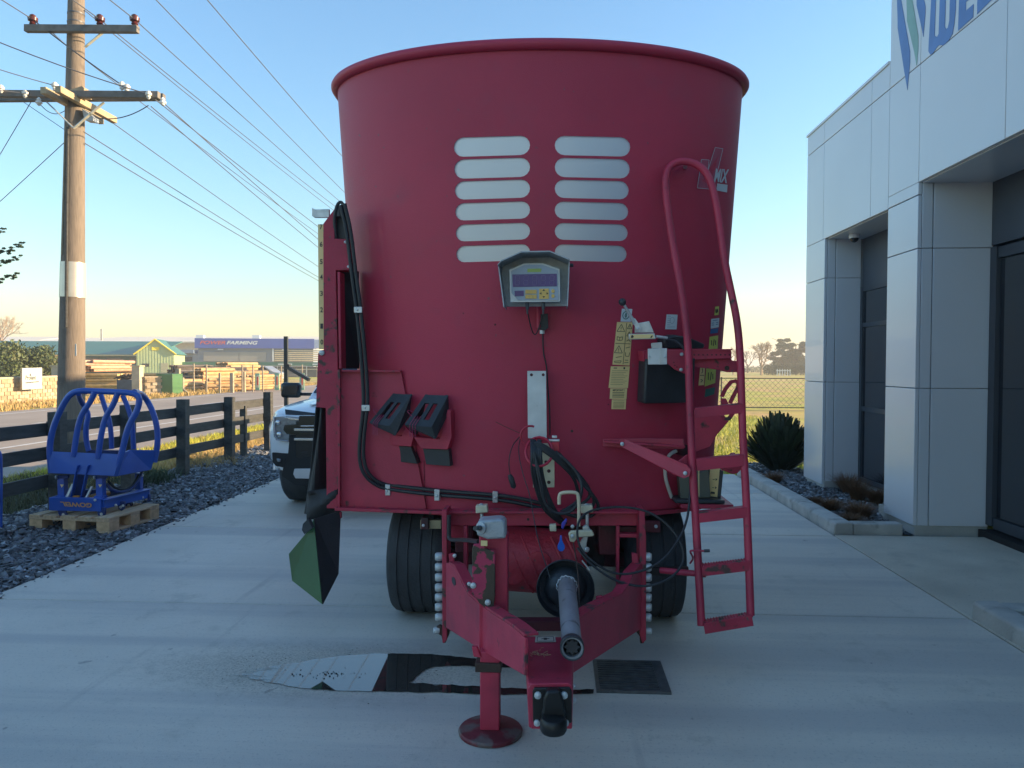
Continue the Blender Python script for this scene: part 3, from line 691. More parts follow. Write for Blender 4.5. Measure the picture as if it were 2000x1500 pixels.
q2 = [(1193, 715.5), (1230, 715.5), (1226.5, 758), (1188.5, 757.5)]; d2 = decal('instruction_decal', q2, m_yel)
linework(d2, q2, [[(.08, y), (.92-.1*((i*7) % 3), y)] for i, y in enumerate([.2, .28, .36, .44, .52, .6, .68, .76, .84])], m_print, .6); linework(d2, q2, [[(.16, .08), (.34, .08)]], m_blk, 1.5); linework(d2, q2, [[(.72, .04), (.72, .13)], [(.68, .085), (.76, .085)]], m_blk, 3)
q3 = [(1192, 758.5), (1225, 758.5), (1223.5, 779.5), (1190.5, 779)]; d3 = decal('instruction_decal', q3, m_yel)
text_part('print', 'IMPORTANT !', qmap(sub(q3, .15, .08, .85, .27), .0047), m_blk, d3, off=.02)
linework(d3, q3, [[(.15, y), (.85, y)] for y in (.4, .54, .68, .82)], m_blk, 1.0)
q4 = [(1195, 780), (1223, 779.8), (1222, 799.5), (1194, 799)]; d4 = decal('instruction_decal', q4, m_yel); linework(d4, q4, [[(.12, y), (.88, y)] for y in (.16, .34, .47, .6, .73, .86)], m_print, .8)
q5 = [(1214.5, 603), (1235, 603.5), (1232.5, 628.5), (1212, 628)]; d5 = decal('oil_decal', q5, m_wht, .0031)
linework(d5, q5, [[(.45+.3*math.cos(a), .5+.3*math.sin(a)) for a in [i*.52 for i in range(13)]], [(.45, .3), (.38, .55), (.45, .68), (.52, .55), (.45, .3)]], m_grn, 1.6)
q6 = [(1302, 614), (1323.5, 614.5), (1321.5, 643.5), (1299, 643)]; d6 = decal('white_decal', q6, m_wht)
linework(d6, q6, [[(.12, y), (.42, y)] for y in (.12, .25, .4, .55, .7)]+[[(.55+.2*math.cos(a), .4+.22*math.sin(a)) for a in [i*.79 for i in range(9)]]]+[[(.15, .85), (.85, .83)]], M('pale print', (.35, .42, .46), .5), 1.0)
# right side decals
for (q_, m0, nm) in (([(1397, 599), (1404.5, 598), (1403.5, 615), (1395, 616)], m_yel2, 'lemon_decal'), ([(1389, 623), (1405, 621), (1404, 639), (1388, 642)], m_wht, 'white_decal'), ([(1388, 643), (1403.5, 640.5), (1402, 650), (1387, 652)], m_blu, 'blue_decal'), ([(1386, 658), (1403, 655), (1401.5, 681), (1384, 682)], m_yel2, 'lemon_decal'),
        ([(1368, 713), (1377.5, 714), (1375, 752), (1364, 753)], m_yel, 'yellow_decal'), ([(1380, 715), (1398.5, 721), (1397, 748), (1376, 755)], m_yel2, 'lemon_decal'), ([(1378, 760), (1397, 756), (1395, 770), (1376, 776)], m_grn, 'green_decal')):
    d_ = decal(nm, q_, m0)
    if nm == 'lemon_decal': linework(d_, q_, [[(.25, .3), (.3, .7)], [(.55, .25), (.5, .75)], [(.7, .35), (.75, .7)]], m_blk, 1.6)
    if nm == 'white_decal': linework(d_, q_, [[(.2, .2), (.8, .2)], [(.1, .45), (.9, .45)], [(.1, .65), (.9, .65)]], m_blu, 1.2)
    if nm == 'yellow_decal': linework(d_, q_, [[(.4, .15), (.6, .3), (.4, .4)], [(.1, .5), (.9, .5)], [(.3, .7), (.7, .75), (.4, .85)]], m_blk, 1.2)
# V MIX marking
m_vr = M('faded red decal', (.42, .07, .12), .5); m_vw = M('pale decal', (.50, .53, .56), .5)
def outline(pts, name='logo_stroke'):
    q_ = [S(u, v, .0035) for u, v in pts]; b = MB(); b.add(q_, [tuple(range(len(q_)))]); o_ = part(name, b, m_vr, FM, fix=False)
    for i in range(len(pts)):
        a_, c_ = pts[i], pts[(i+1) % len(pts)]; dx, dy = c_[0]-a_[0], c_[1]-a_[1]; L_ = math.hypot(dx, dy); nx, ny = -dy/L_*.5, dx/L_*.5
        b = MB(); b.add([S(a_[0]+nx, a_[1]+ny, .005), S(c_[0]+nx, c_[1]+ny, .005), S(c_[0]-nx, c_[1]-ny, .005), S(a_[0]-nx, a_[1]-ny, .005)], [(0, 1, 2, 3)]); part('outline', b, m_vw, o_, fix=False)
outline([(1370, 311.5), (1385, 312.5), (1383, 332), (1397, 288), (1412, 290.5), (1393, 370), (1362, 367)])
text_part('logo_lettering', 'MIX', qmap([(1397, 329), (1424, 331), (1421, 358), (1394, 355)], .004), m_vw, FM, shear=.15, off=.03)
decal('logo_bar', [(1401, 358), (1421, 361), (1420, 376), (1399, 372)], m_vw)
# mounted bolts / rivets on the wall
bm_ = MB(); bm_.lathe([(0, 0.0), (0, .011), (.008, .011), (.011, .006), (.012, 0)], (0, 0, 0), (0, -1, 0), 10); boltme = bm_.mesh('bolt'); boltme.materials.append(m_bolt); setsmooth(boltme)
def bolt(p, s=1.0, parent=FM, n=None, me=None):
    rot = Vector((0, -1, 0)).rotation_difference(n if n is not None else tnorm(p)); return inst('bolt', me or boltme, parent, p, rot, (s, s, s))

# ---- left side discharge door frame
PY = 4.52
pprism('door_post', [(631, 437), (653, 408), (653, 466), (684, 467), (684, 527), (656, 528), (660, 722), (662, 993), (638, 993), (636, 797), (617, 795), (621, 690), (632, 684)], PY, .10, m_redworn)
pprism('door_post_edge', [(659, 722), (664, 722), (664, 993), (660, 993)], PY-.035, .03, m_redworn)
pprism('slide_channel', [(659, 531), (664, 531), (667, 720), (662, 720)], PY-.02, .10, m_red)
b = MB(); b.add([pix(660, 530, PY+.09), S(700, 530, .012), S(701, 720, .012), pix(660, 720, PY+.09)], [(0, 1, 2, 3)]); part('door_opening_shade', b, m_rubber, FM, solid=.01)  # dark sheet painting the shade of the door opening, coloured as black rubber
b = MB(); b.add([pix(655, 466, PY+.06), pix(683, 466, PY+.06), pix(676, 412, PY+.06), pix(656, 412, PY+.06)], [(0, 1, 2, 3)]); part('ram_head', b, m_black, FM, solid=.03)
b = MB(); A_ = pix(668, 398, PY); b.tube(chaikin([pix(657, 470, PY+.02), pix(652, 430, PY), pix(657, 402, PY-.01), pix(665, 393, PY-.01), pix(671, 400, PY-.01), pix(675, 430, PY)]), .010, 8); b.lathe([(0, 0), (0, .03), (.05, .03), (.06, .02), (.06, 0)], pix(664, 424, PY+.02), (0, 0, 1), 12); part('hose_coupling', b, m_black, FM, True)
pprism('lifting_bracket', [(609, 406), (616, 409), (643, 408), (643, 425), (614, 425), (609, 421)], PY+.02, .02, m_zinc)
rl = pprism('ruler', [(621, 438), (631.5, 438), (633, 682), (623, 682)], PY+.03, .008, m_yel, bevel=0)
rl['label'] = 'yellow height scale numbered 7 to 0'
for k, v in enumerate([443, 477, 511, 541, 573, 605, 637, 668]):
    ch = '76543210'[k]; u = 627+(v-443)/240*1.6
    text_part('numeral', ch, bil(pix(u-2.6, v-5, PY+.028), pix(u+2.6, v-5, PY+.028), pix(u+2.6, v+5, PY+.028), pix(u-2.6, v+5, PY+.028)), m_blk, rl, off=.02)
# pin
bolt(pix(629, 689, PY-.002), 1.5, n=Vector((0, -1, 0))); bolt(pix(675, 473, PY-.002), .8, n=Vector((0, -1, 0))); bolt(pix(681, 521, PY-.002), .8, n=Vector((0, -1, 0)))
pprism('pin_plate', [(622, 690), (626, 684), (633, 683), (637, 688), (637, 722), (622, 722)], PY+.004, .012, m_rust)
# flat closing panel between post and tub
b = MB(); f = bil(pix(663, 723, PY+.03), S(782, 724, .012), S(831, 996, .012), pix(663, 996, PY+.03)); b.grid(lambda x, y: f(x, 1-y), 3, 3); part('closing_panel', b, m_red, FM, solid=.008)
b = MB(); b.beam(pix(660, 724, PY+.01), S(783, 725, .02), .05, .010); part('panel_flange', b, m_redworn, FM)
b = MB(); b.beam(S(782, 725, .016), S(831, 992, .016), .010, .010); part('weld_seam', b, m_red, FM)
b = MB(); b.beam(pix(657, 993, PY-.02), S(866, 1000, .03), .06, .018); b.beam(pix(664, 1000, PY-.02), pix(664, 1012, PY-.02), .02, .02); part('lower_flange', b, m_redworn, FM, bevel=.002)
# black rubber curtain and green chute
b = MB()
def cur(x, y):
    p = Vector(pix(617+(587-617)*y+x*(24+26*y), 795+y*213-x*y*14, PY+.10)); p.y += .05*math.sin(x*7+y*2)+.03*y; return p
b.grid(cur, 12, 10); part('rubber_curtain', b, m_rubber, FM, smooth=True, fix=False, solid=.006)
b = MB()
def cur2(x, y):
    p = Vector(pix(600+x*62, 960+y*55-x*8, PY+.02)); p.y += .02*math.sin(x*5+y*4)+.012*math.sin(y*7+x*3); return p
b.grid(cur2, 10, 6); part('rubber_fold', b, m_rubber, FM, smooth=True, fix=False, solid=.005)
chA, chB, chC = 4.28, 4.34, 4.42
gr = [pix(613, 1013, 4.38), pix(606, 1032, 4.37), pix(564.5, 1082, 4.34), pix(571, 1134, 4.32), pix(629.5, 1180, 4.28)]
b = MB(); b.add(gr, [(0, 1, 2, 3, 4)]); part('discharge_chute', b, m_greensteel, FM, solid=.008, label='green outer face of the discharge chute')
b = MB(); b.add([pix(613, 1013, chA+.10), pix(665, 998, 4.50), pix(660.5, 1121, 4.44), pix(630.5, 1180, chA)], [(0, 1, 2, 3)]); part('chute_side', b, m_black, FM, solid=.008)
b = MB(); b.add([pix(604, 1012, chB-.05), pix(594, 1022, chB-.02), pix(592, 1034, chB), pix(597, 1042, chB), pix(612, 1030, chB-.05)], [(0, 1, 2, 3, 4)]); part('chute_hinge', b, m_black, FM, solid=.02)

# ---- hoses and clamps on the wall
def hose(name, px, off, r_, m=m_hose, parent=FM, n=8, it=2):
    b = MB(); b.tube(chaikin([S(u, v, off) for u, v in px], it), r_, n); return part(name, b, m, parent, smooth=True, fix=False)
hp = [(668, 400), (680, 450), (688, 520), (699, 600), (707, 680), (713, 760), (713, 797), (706, 850), (704, 895), (712, 925), (735, 946), (760, 955), (855, 966), (960, 973), (1010, 980), (1060, 992)]
def hpt(u, v):
    if u > 782: return S(u, v, .028)
    t = max(0, (u-712)/70) if v > 800 else 0
    return pix(u, v, 4.485*(1-t)+S(782, v, .028).y*t)
for du, dv, dy in ((-3, 1, 0), (5, -2, .01)):
    b = MB(); b.tube(chaikin([hpt(u+du, v+(dv if u < 745 or dv > 0 else -7)) for u, v in hp], 2), .0115, 8); part('hydraulic_hose', b, m_hose, FM, True, fix=False)
for u, v in ((699, 605), (714, 797)): pprism('hose_clamp', [(u-8, v-6), (u+8, v-6), (u+8, v+6), (u-8, v+6)], 4.46, .012, m_zinc); bolt(pix(u-1, v, 4.459), .55)
pprism('hose_clamp', [(752, 946), (762, 947), (762, 968), (752, 968)], hpt(757, 957).y-.02, .012, m_zinc); bolt(hpt(757, 958)-Vector((0, .021, 0)), .6)
for u, v in ((853, 967), (967, 971)): sprism('hose_clamp', [(u-5, v-11), (u+5, v-10), (u+5, v+11), (u-5, v+11)], .03, .048, m_zinc); bolt(S(u, v+1, .049), .6)
hose('paint_run', [(828, 900), (829, 950), (831, 990)], .004, .0015, m_reddark)

for u, v, r_ in ((1117, 842, .008), (967, 634, .006), (1104, 902, .007), (905, 612, .004), (1188, 790, .004)):
    b = MB(); p = S(u, v, .0006); b.lathe([(0, 0), (0, r_), (.001, r_), (.001, 0)], p, tnorm(p), 12); part('wall_hole', b, m_reddark, FM)
# ---- chock holders and chocks
def chock(top, low, lab):
    TLp, TRp, BRp, BLp = top; e = empty('wheel_chock', S(*TLp, .08), lab, 'wheel chock', 'wheel chocks strapped to the tub')
    tl, tr, br, bl = S(*TLp, .05), S(*TRp, .05), S(*BRp, .17), S(*BLp, .17)
    fn = lambda x, y: (tl*(1-x)+tr*x)*(1-y)+(bl*(1-x)+br*x)*y
    nn = ((tr-tl).cross(bl-tl)).normalized(); nn = nn if nn.y < 0 else -nn
    b = MB()
    xs = [0, .16, .36, .5, .72, 1]; ysl = [0, .27, .80, 1]
    xs = [0, .20, .40, .56, .76, 1]
    for j in range(3):
        for i in range(5):
            if j == 1 and i in (1, 3): continue
            p_ = [fn(xs[i], ysl[j]), fn(xs[i+1], ysl[j]), fn(xs[i+1], ysl[j+1]), fn(xs[i], ysl[j+1])]; b.prism(p_, -nn*.012)
    part('ribbed_face', b, m_black, e)
    l1, l2, l3 = S(*low[0], .16), S(*low[1], .05), S(*low[2], .05)
    b = MB(); b.prism([tr, br, l1, l2], lambda p: p+(tl-tr)*.10); b.prism([tl, bl, l3+(bl-l3)*.7, l3], lambda p: p+(tr-tl)*.10)
    b.add([bl, br, l1, l3+(bl-l3)*.7], [(0, 1, 2, 3)]); part('body', b, m_black, e, solid=.006)
    b = MB()
    for k in range(3): x_ = .2+k*.1; b.tube([fn(x_, .72)+nn*.004, fn(x_, 1)+nn*.006, fn(x_, 1)+nn*.006+Vector((0, 0, -.07))], .0022, 5)
    b.tube(chaikin([fn(.1, .75)+nn*.01, fn(-.12, .66)+nn*.03, fn(-.15, .58)+nn*.02, fn(.0, .60)+nn*.01]), .002, 5)
    part('lashing_wire', b, M('magenta wire', (.35, .03, .10), .5), e)
chock([(768, 769), (804, 770.5), (761, 832), (722, 825)], [(772, 850), (799, 812), (745, 842)], 'black ribbed wheel chock strapped to the tub, the left one beside the hose clamp')
chock([(831, 771), (875, 772.5), (843, 834), (791, 829)], [(851, 856), (876, 806), (811, 848)], 'black ribbed wheel chock strapped to the tub, the right one of the pair')
sprism('chock_holder', [(744, 846), (784, 852), (791, 834), (808, 850), (803, 872), (766, 870)], .004, .07, m_red)
sprism('chock_holder', [(808, 854), (859, 858), (874, 800), (880, 802), (882, 854), (874, 878), (822, 876)], .004, .07, m_red)
sprism('holder_foot', [(766, 870), (802, 873), (815, 906), (779, 902)], .004, .05, m_black, label='black rubber flap below the left chock holder'); sprism('holder_foot', [(826, 876), (876, 878), (880, 911), (832, 907)], .004, .05, m_black, label='black rubber flap below the right chock holder')

# ---- scale display under its hood
sd_ = empty('x', (0, 0, 0), '', '') if 0 else None
hb0 = pprism('scale_display', [(996, 530), (1024, 516), (1062, 515), (1094, 527), (1096, 588), (998, 589)], 4.115, .075, m_castgrey, bevel=.006, label='grey weighing display with purple screens and yellow keys')
sub_ = lambda n, px, Y, d, m: pprism(n, px, Y, d, m, hb0, bevel=0)
sub_('bezel', [(995, 527), (1024, 514.5), (1060, 514), (1093, 526), (1094, 589), (997, 590)], 4.108, .006, m_alu)
sub_('face', [(998, 529), (1024, 517.5), (1059, 517), (1090, 528), (1090, 586), (1012, 586.5), (999, 572)], 4.102, .005, M('pale lilac face', (.36, .42, .50), .4))
m_scr = M('purple display', (.085, .04, .19), .25)
sub_('screen', [(1000.5, 536), (1087.5, 534.5), (1088, 559), (1001.5, 560.5)], 4.099, .002, m_scr); sub_('screen', [(1005, 568), (1023, 567.5), (1023, 578), (1005.5, 578.5)], 4.099, .002, m_scr)
m_seg = M('unlit segments', (.14, .08, .25), .3)
for k in range(5):
    c_ = 1011+k*16.8; s7 = MB()
    for (a_, c2) in (((-4, -9), (4, -9)), ((-4.5, 0), (3.5, 0)), ((-5, 9), (3, 9)), ((-4.3, -8), (-4.6, -1)), ((4, -8), (3.6, -1)), ((-4.7, 1), (-5, 8)), ((3.5, 1), (3.2, 8))):
        s7.beam(pix(c_+a_[0], 547.5+a_[1], 4.0985), pix(c_+c2[0], 547.5+c2[1], 4.0985), .0028, .0028)
    part('numeral_segments', s7, m_seg, hb0)
sub_('name_strip', [(1030, 525), (1057, 524.5), (1057, 531), (1030, 531.5)], 4.099, .002, M('lime strip', (.36, .48, .12), .4))
m_key = M('yellow keys', (.75, .46, .12), .4)
for r0 in range(2):
    for k in range(3): sub_('key', [(1026+k*7.6, 566+r0*9.6), (1033+k*7.6, 566+r0*9.6), (1033+k*7.6, 573.5+r0*9.6), (1026+k*7.6, 573.5+r0*9.6)], 4.097, .004, m_key)
sub_('keypad', [(1053, 564), (1072, 563.5), (1072, 583.5), (1053, 584)], 4.0985, .003, m_key)
for pts in ([(1062, 564.5), (1064.3, 568), (1059.7, 568)], [(1062, 582), (1059.7, 578.5), (1064.3, 578.5)], [(1053.8, 573.2), (1057.4, 571), (1057.4, 575.4)], [(1071, 573), (1067.5, 570.8), (1067.5, 575.2)]): sub_('arrow', pts, 4.097, .002, m_blk)
for v in (568.5, 578): sub_('key', [(1076.5+3.5*math.cos(a)+3.5, v+3.8*math.sin(a)) for a in [i*.785 for i in range(8)]], 4.097, .004, m_key)
hd = pprism('hood_back', [(978, 508), (1018, 494), (1075, 493), (1112, 507), (1109, 598), (983, 599)], 4.20, .012, m_castgrey)
hl = [(983, 599), (978, 560), (972, 516), (979, 508), (1018, 490.5), (1074, 489.5), (1113, 506), (1111, 560), (1109, 598)]
b = MB()
for (u0, v0), (u1, v1) in zip(hl[:-1], hl[1:]):
    dpt = 4.00 if min(v0, v1) < 520 and max(v0, v1) < 530 else 4.06
    b.prism([pix(u0, v0, dpt), pix(u1, v1, dpt), pix(u1, v1, dpt)+Vector((0, .20, 0)), pix(u0, v0, dpt)+Vector((0, .20, 0))], (Vector((0, 0, -.006)) if v1 < 520 and v0 < 520 else Vector((.006 if u0 < 1040 else -.006, 0, 0))))
part('hood', b, m_castgrey, FM)
b = MB(); b.cyl(pix(1113, 518, 4.1), pix(1120, 518, 4.1), .010, n=10); part('hood_knob', b, m_black, FM)
for u, v in ((984, 566), (1106, 566)): bolt(pix(u, v, 4.196), .4, n=Vector((0, -1, 0)))
b = MB()
for u in (1030, 1061): b.cyl(pix(u, 591, 4.14), pix(u, 604, 4.15), .011, .009, 10); b.cyl(pix(u, 604, 4.15), pix(u, 613, 4.16), .006, .005, 8)
part('cable_gland', b, M('grey plastic', (.10, .11, .12), .5), FM, True)
b = MB(); b.tube(chaikin([pix(1031, 612, 4.16), pix(1035, 632, 4.2), pix(1041, 652, 4.24), pix(1047, 654, 4.24), pix(1053, 640, 4.24), pix(1060, 614, 4.2)]), .0035, 6)
part('display_cable', b, m_hose, FM, True)
hose('display_cable', [(1060, 650), (1061, 690), (1068, 715), (1070, 760), (1074, 800), (1074, 850)], .012, .004)
sprism('junction_box', [(1053, 614), (1070, 612), (1071, 640), (1064, 646), (1052, 643)], .004, .05, m_black)
b = MB(); b.lathe([(0, 0), (0, .014), (.02, .014), (.022, 0)], S(1059, 652, .03), (0, 0, 1), 10); part('white_plug', b, m_alu, FM, True)
b = MB(); b.cyl(S(1052, 598, .05), S(1052, 640, .05), .012, n=8); part('display_post', b, m_red, FM, True)

# ---- centre bracket plates, rings, plugs
def plate_y(name, px, Y, d, m, holes=()):
    o_ = pprism(name, px, Y, d, m, bevel=.0015)
    for u, v, r_ in holes:
        b = MB(); p = pix(u, v, Y-.0006); b.lathe([(0, 0), (0, r_), (.0012, r_), (.0012, 0)], p, (0, 1, 0), 14); part('hole', b, m_reddark, o_)
    return o_
plate_y('upper_bracket', [(1030, 724.5), (1066.5, 724.5), (1068, 856), (1031, 856)], 4.30, .008, m_alu, [(1038, 732, .0085), (1061, 732, .0085)])
plate_y('lower_bracket', [(1057, 866), (1070, 866), (1083, 890), (1083, 952), (1041, 952), (1041, 905)], 4.24, .008, m_cream, [(1072, 920, .010), (1072, 942, .010), (1066, 902, .008)])
b = MB(); c_ = pix(1053, 882, 4.15); b.tube([c_+Vector((math.cos(a)*.073, .05*math.sin(a), math.sin(a)*.073)) for a in [i*.3142 for i in range(20)]], .0075, 8, closed=True); part('hose_ring', b, M('bright red ring', (.48, .02, .05), .4), FM, True)
b = MB(); c_ = pix(1036, 852, 4.2); b.tube([c_+Vector((math.cos(a)*.055, .02, math.sin(a)*.055)) for a in [1.2+i*.25 for i in range(14)]], .006, 8); part('hose_ring', b, M('bright red ring b', (.45, .02, .05), .4), FM, True)
b = MB(); b.beam(pix(1071, 860, 4.2), pix(1093, 860, 4.2), .02, .012); b.beam(pix(1078, 853, 4.2), pix(1088, 853, 4.2), .02, .014); part('tap_handle', b, m_zinc, FM, bevel=.003)
pprism('tap_body', [(1077, 864), (1092, 864), (1093, 884), (1080, 885)], 4.18, .04, M('red cap', (.55, .03, .05), .4), bevel=.004)
# bundle of hoses hanging from the ring
ring = pix(1047, 880, 4.12)
def fhose(px, r_, m=m_hose, name='loose_hose'):
    b = MB(); b.tube(chaikin([pix(u, v, y) for u, v, y in px], 3), r_, 8); part(name, b, m, FM, True, fix=False)
rnd = random.Random(4)
for k in range(6):
    u0 = 1038+k*3.4; j = rnd.uniform(-3, 3)
    fhose([(u0, 862+rnd.uniform(-4, 3), 4.17), (u0+1, 885, 4.10), (u0+2+j, 920, 4.11), (u0+12+j*1.5, 960, 4.14), (1063+k*4+j, 995, 4.16), (1080+k*3, 1012, 4.18), (1095+k*2, 1022, 4.22)], .0085)
for k, (u1, v1) in enumerate(((1150, 950), (1158, 965), (1166, 975), (1128, 955))):
    fhose([(1040, 868, 4.17), (1052, 864+k*3, 4.12), (1085, 885+k*4, 4.13), (1120, 915+k*5, 4.16), (u1, v1, 4.20), (u1+4, v1+22, 4.22), (u1-22, v1+40, 4.20), (1095, 1000, 4.2)], .0095)
fhose([(1042, 880, 4.12), (1052, 930, 4.08), (1062, 980, 4.08), (1080, 1002, 4.08), (1110, 1004, 4.08), (1130, 985, 4.08), (1138, 955, 4.08), (1132, 930, 4.1), (1112, 905, 4.12), (1085, 882, 4.14)], .0085)
fhose([(1044, 885, 4.10), (1058, 940, 4.07), (1066, 990, 4.08), (1085, 1006, 4.08), (1100, 1003, 4.1)], .006, m_zinc if 0 else m_hose)
fhose([(1016, 852, 4.27), (1000, 870, 4.2), (993, 900, 4.18), (996, 925, 4.18)], .0028, name='plug_lead')
b = MB(); b.tube([pix(995, 927, 4.18), pix(998, 934, 4.18), pix(1003, 950, 4.18), pix(1006, 953, 4.18)], [.010, .016, .016, .008], 8); part('trailer_plug', b, m_black, FM, True)
fhose([(1018, 848, 4.25), (1011, 880, 4.15), (1022, 930, 4.05), (1035, 965, 4.0), (1042, 1010, 3.95), (1052, 1060, 3.8), (1065, 1100, 3.7), (1075, 1130, 3.65)], .0025, name='thin_cable')
fhose([(968, 824, 4.31), (990, 835, 4.30), (1020, 848, 4.27)], .0018, m_rust, name='thin_cable')
fhose([(1070, 855, 4.26), (1090, 880, 4.2), (1120, 915, 4.2), (1135, 930, 4.22)], .0025, name='thin_cable')
fhose([(1120, 1060, 3.95), (1128, 1110, 3.7), (1131, 1150, 3.5), (1131, 1190, 3.4)], .003, m_rust, name='guard_chain')
# big looped cable in front, right
fhose([(1355, 700, 4.25), (1352, 800, 4.22), (1349, 900, 4.15), (1347, 990, 4.05), (1338, 1030, 3.98), (1322, 1060, 3.95), (1300, 1090, 3.92), (1270, 1110, 3.9), (1230, 1122, 3.9), (1195, 1120, 3.9), (1160, 1100, 3.9), (1135, 1075, 3.92), (1127, 1050, 3.94), (1128, 1020, 3.96), (1145, 1000, 4.0), (1180, 991, 4.0), (1230, 990, 4.0), (1275, 1002, 4.0), (1310, 1030, 3.98), (1333, 1065, 3.95), (1336, 1095, 3.93), (1322, 1120, 3.9), (1290, 1140, 3.88), (1250, 1147, 3.88), (1200, 1135, 3.88), (1150, 1100, 3.9), (1128, 1070, 3.95)], .0062, name='looped_cable')
fhose([(1303, 664, 4.33), (1320, 665, 4.3), (1336, 680, 4.28), (1348, 705, 4.26), (1353, 760, 4.24)], .0062, name='looped_cable')

# ---- frame under the tub, beam, end plates
fb = 4.24
pprism('front_beam', [(864, 997), (1258, 997), (1258, 1027), (864, 1027)], fb, .06, m_red, bevel=.004)
b = MB(); b.beam(pix(866, 998, fb), pix(1258, 998, fb), .10, .012); part('beam_lip', b, m_redworn, FM, bevel=.002)
pprism('beam_hole', [(1031.5+2.6*math.cos(a), 1014.5+2.8*math.sin(a)) for a in [i*.63 for i in range(10)]], fb-.001, .002, m_reddark, bevel=0)
pprism('end_plate', [(863, 997), (872.5, 997), (873, 1250), (866, 1257), (864, 1255)], 4.10, .16, m_redworn, label='left end plate')
pprism('end_plate', [(1249, 997), (1259, 997), (1262, 1050), (1262, 1250), (1255, 1257), (1250, 1240)], 4.10, .16, m_redworn, label='right end plate')
pprism('inner_post', [(905, 1027), (913, 1027), (913, 1190), (905, 1190)], 4.22, .05, m_red); pprism('inner_post', [(1204, 1027), (1210, 1027), (1210, 1170), (1204, 1170)], 4.22, .05, m_red)
pprism('shelf_plate', [(873, 1027), (906, 1027), (906, 1054), (873, 1054)], 4.3, .01, m_red); pprism('shelf_plate', [(1210, 1029), (1246, 1029), (1246, 1042), (1210, 1042)], 4.3, .01, m_reddark)  # right plate is coloured dark to paint the shade of the recess
pprism('shelf_plate', [(1210, 1043), (1247, 1043), (1247, 1052), (1240, 1050), (1210, 1050)], 4.22, .05, m_red)
pprism('plate_foot', [(851, 1226), (858, 1222), (876, 1232), (877, 1240), (870, 1256), (865, 1256), (862, 1242), (855, 1238)], 4.12, .03, m_rust); pprism('plate_foot', [(1241, 1232), (1252, 1226), (1262, 1228), (1262, 1240), (1257, 1257), (1251, 1257), (1250, 1244)], 4.12, .03, m_rust)
bh = MB(); bh.lathe([(0, 0), (0, .019), (.012, .021), (.024, .021), (.033, .016), (.034, 0)], (0, 0, 0), (0, -1, 0), 8); bigbolt = bh.mesh('bolt'); bigbolt.materials.append(m_bolt); setsmooth(bigbolt, 50)
for v in (1087, 1107, 1127, 1147, 1166, 1185, 1205):
    bolt(pix(863.5, v, 4.13), 1.15, n=Vector((-1, -.25, 0)).normalized(), me=bigbolt); bolt(pix(1258.5, v, 4.13), 1.15, n=Vector((1, -.25, 0)).normalized(), me=bigbolt)
bolt(pix(858, 1231, 4.13), 1.0, n=Vector((-1, -.25, 0)).normalized(), me=bigbolt); bolt(pix(1261, 1232, 4.13), 1.0, n=Vector((1, -.25, 0)).normalized(), me=bigbolt)
# A-frame plates
LA, LB = pix(871, 1100, 4.0), pix(1026, 1260, 2.73)
RA, RB = pix(1253, 1100, 4.10), pix(1119, 1260, 3.14)
def ap(name, px, A_, B2, t, m, bevel=.003):
    nrm = Vector((B2.y-A_.y, A_.x-B2.x, 0)).normalized(); nrm = nrm if nrm.y > 0 else -nrm
    b = MB(); b.prism([pixP(u, v, A_, B2) for u, v in px], nrm*t); return part(name, b, m, FM, bevel=bevel)
ap('drawbar_plate', [(871, 1099), (878, 1101), (886, 1106), (893, 1119), (903, 1142), (914, 1162), (930, 1176), (959, 1197), (1000, 1224), (1025, 1246), (1025, 1320), (985, 1297), (945, 1273), (871, 1226)], LA, LB, .014, m_red)
ap('drawbar_plate', [(1254, 1100), (1245, 1114), (1236, 1120), (1228, 1140), (1216, 1160), (1200, 1166), (1160, 1188), (1138, 1203), (1118, 1222), (1118, 1316), (1185, 1272), (1253, 1228)], RA, RB, .014, m_red)
e1 = [(878, 1100), (889, 1106), (903, 1134), (916, 1160), (935, 1177), (962, 1196), (1002, 1222), (1027, 1243)]
b = MB()
for p, q_ in zip(e1[:-1], e1[1:]): b.beam(pixP(*p, LA, LB)+Vector((.02, .02, 0)), pixP(*q_, LA, LB)+Vector((.02, .02, 0)), .055, .010)
part('drawbar_flange', b, m_redworn, FM, bevel=.002)
b = MB(); e2 = [(1254, 1100), (1236, 1120), (1228, 1140), (1214, 1161), (1160, 1188), (1138, 1203), (1120, 1220)]
for p, q_ in zip(e2[:-1], e2[1:]): b.beam(pixP(*p, RA, RB)+Vector((-.02, .02, 0)), pixP(*q_, RA, RB)+Vector((-.02, .02, 0)), .055, .010)
part('drawbar_flange', b, m_redworn, FM, bevel=.002)
ap('slot_hole', [(886+3.6*math.cos(a)+1.8*math.sin(a), 1135+8.5*math.sin(a)+0) for a in [i*.5236 for i in range(12)]], LA-Vector((.001, .003, 0)), LB-Vector((.001, .003, 0)), .002, m_blk, 0)
bolt(pixP(882, 1082, LA, LB)+Vector((.02, -.03, 0)), .9, n=Vector((0, -1, 0))); 
pprism('drawbar_gusset', [(876, 1082), (887, 1081), (887, 1106), (878, 1100)], 4.1, .02, m_red); pprism('drawbar_gusset', [(1234, 1080), (1245, 1082), (1249, 1110), (1236, 1118)], 4.1, .02, m_red)
pprism('drawbar_lug', [(1164, 1166), (1176, 1164), (1182, 1180), (1164, 1192)], 3.6, .02, m_red)
pprism('cross_tube', [(985, 1214), (1100, 1214), (1100, 1233), (985, 1233)], 3.75, .07, m_reddark)
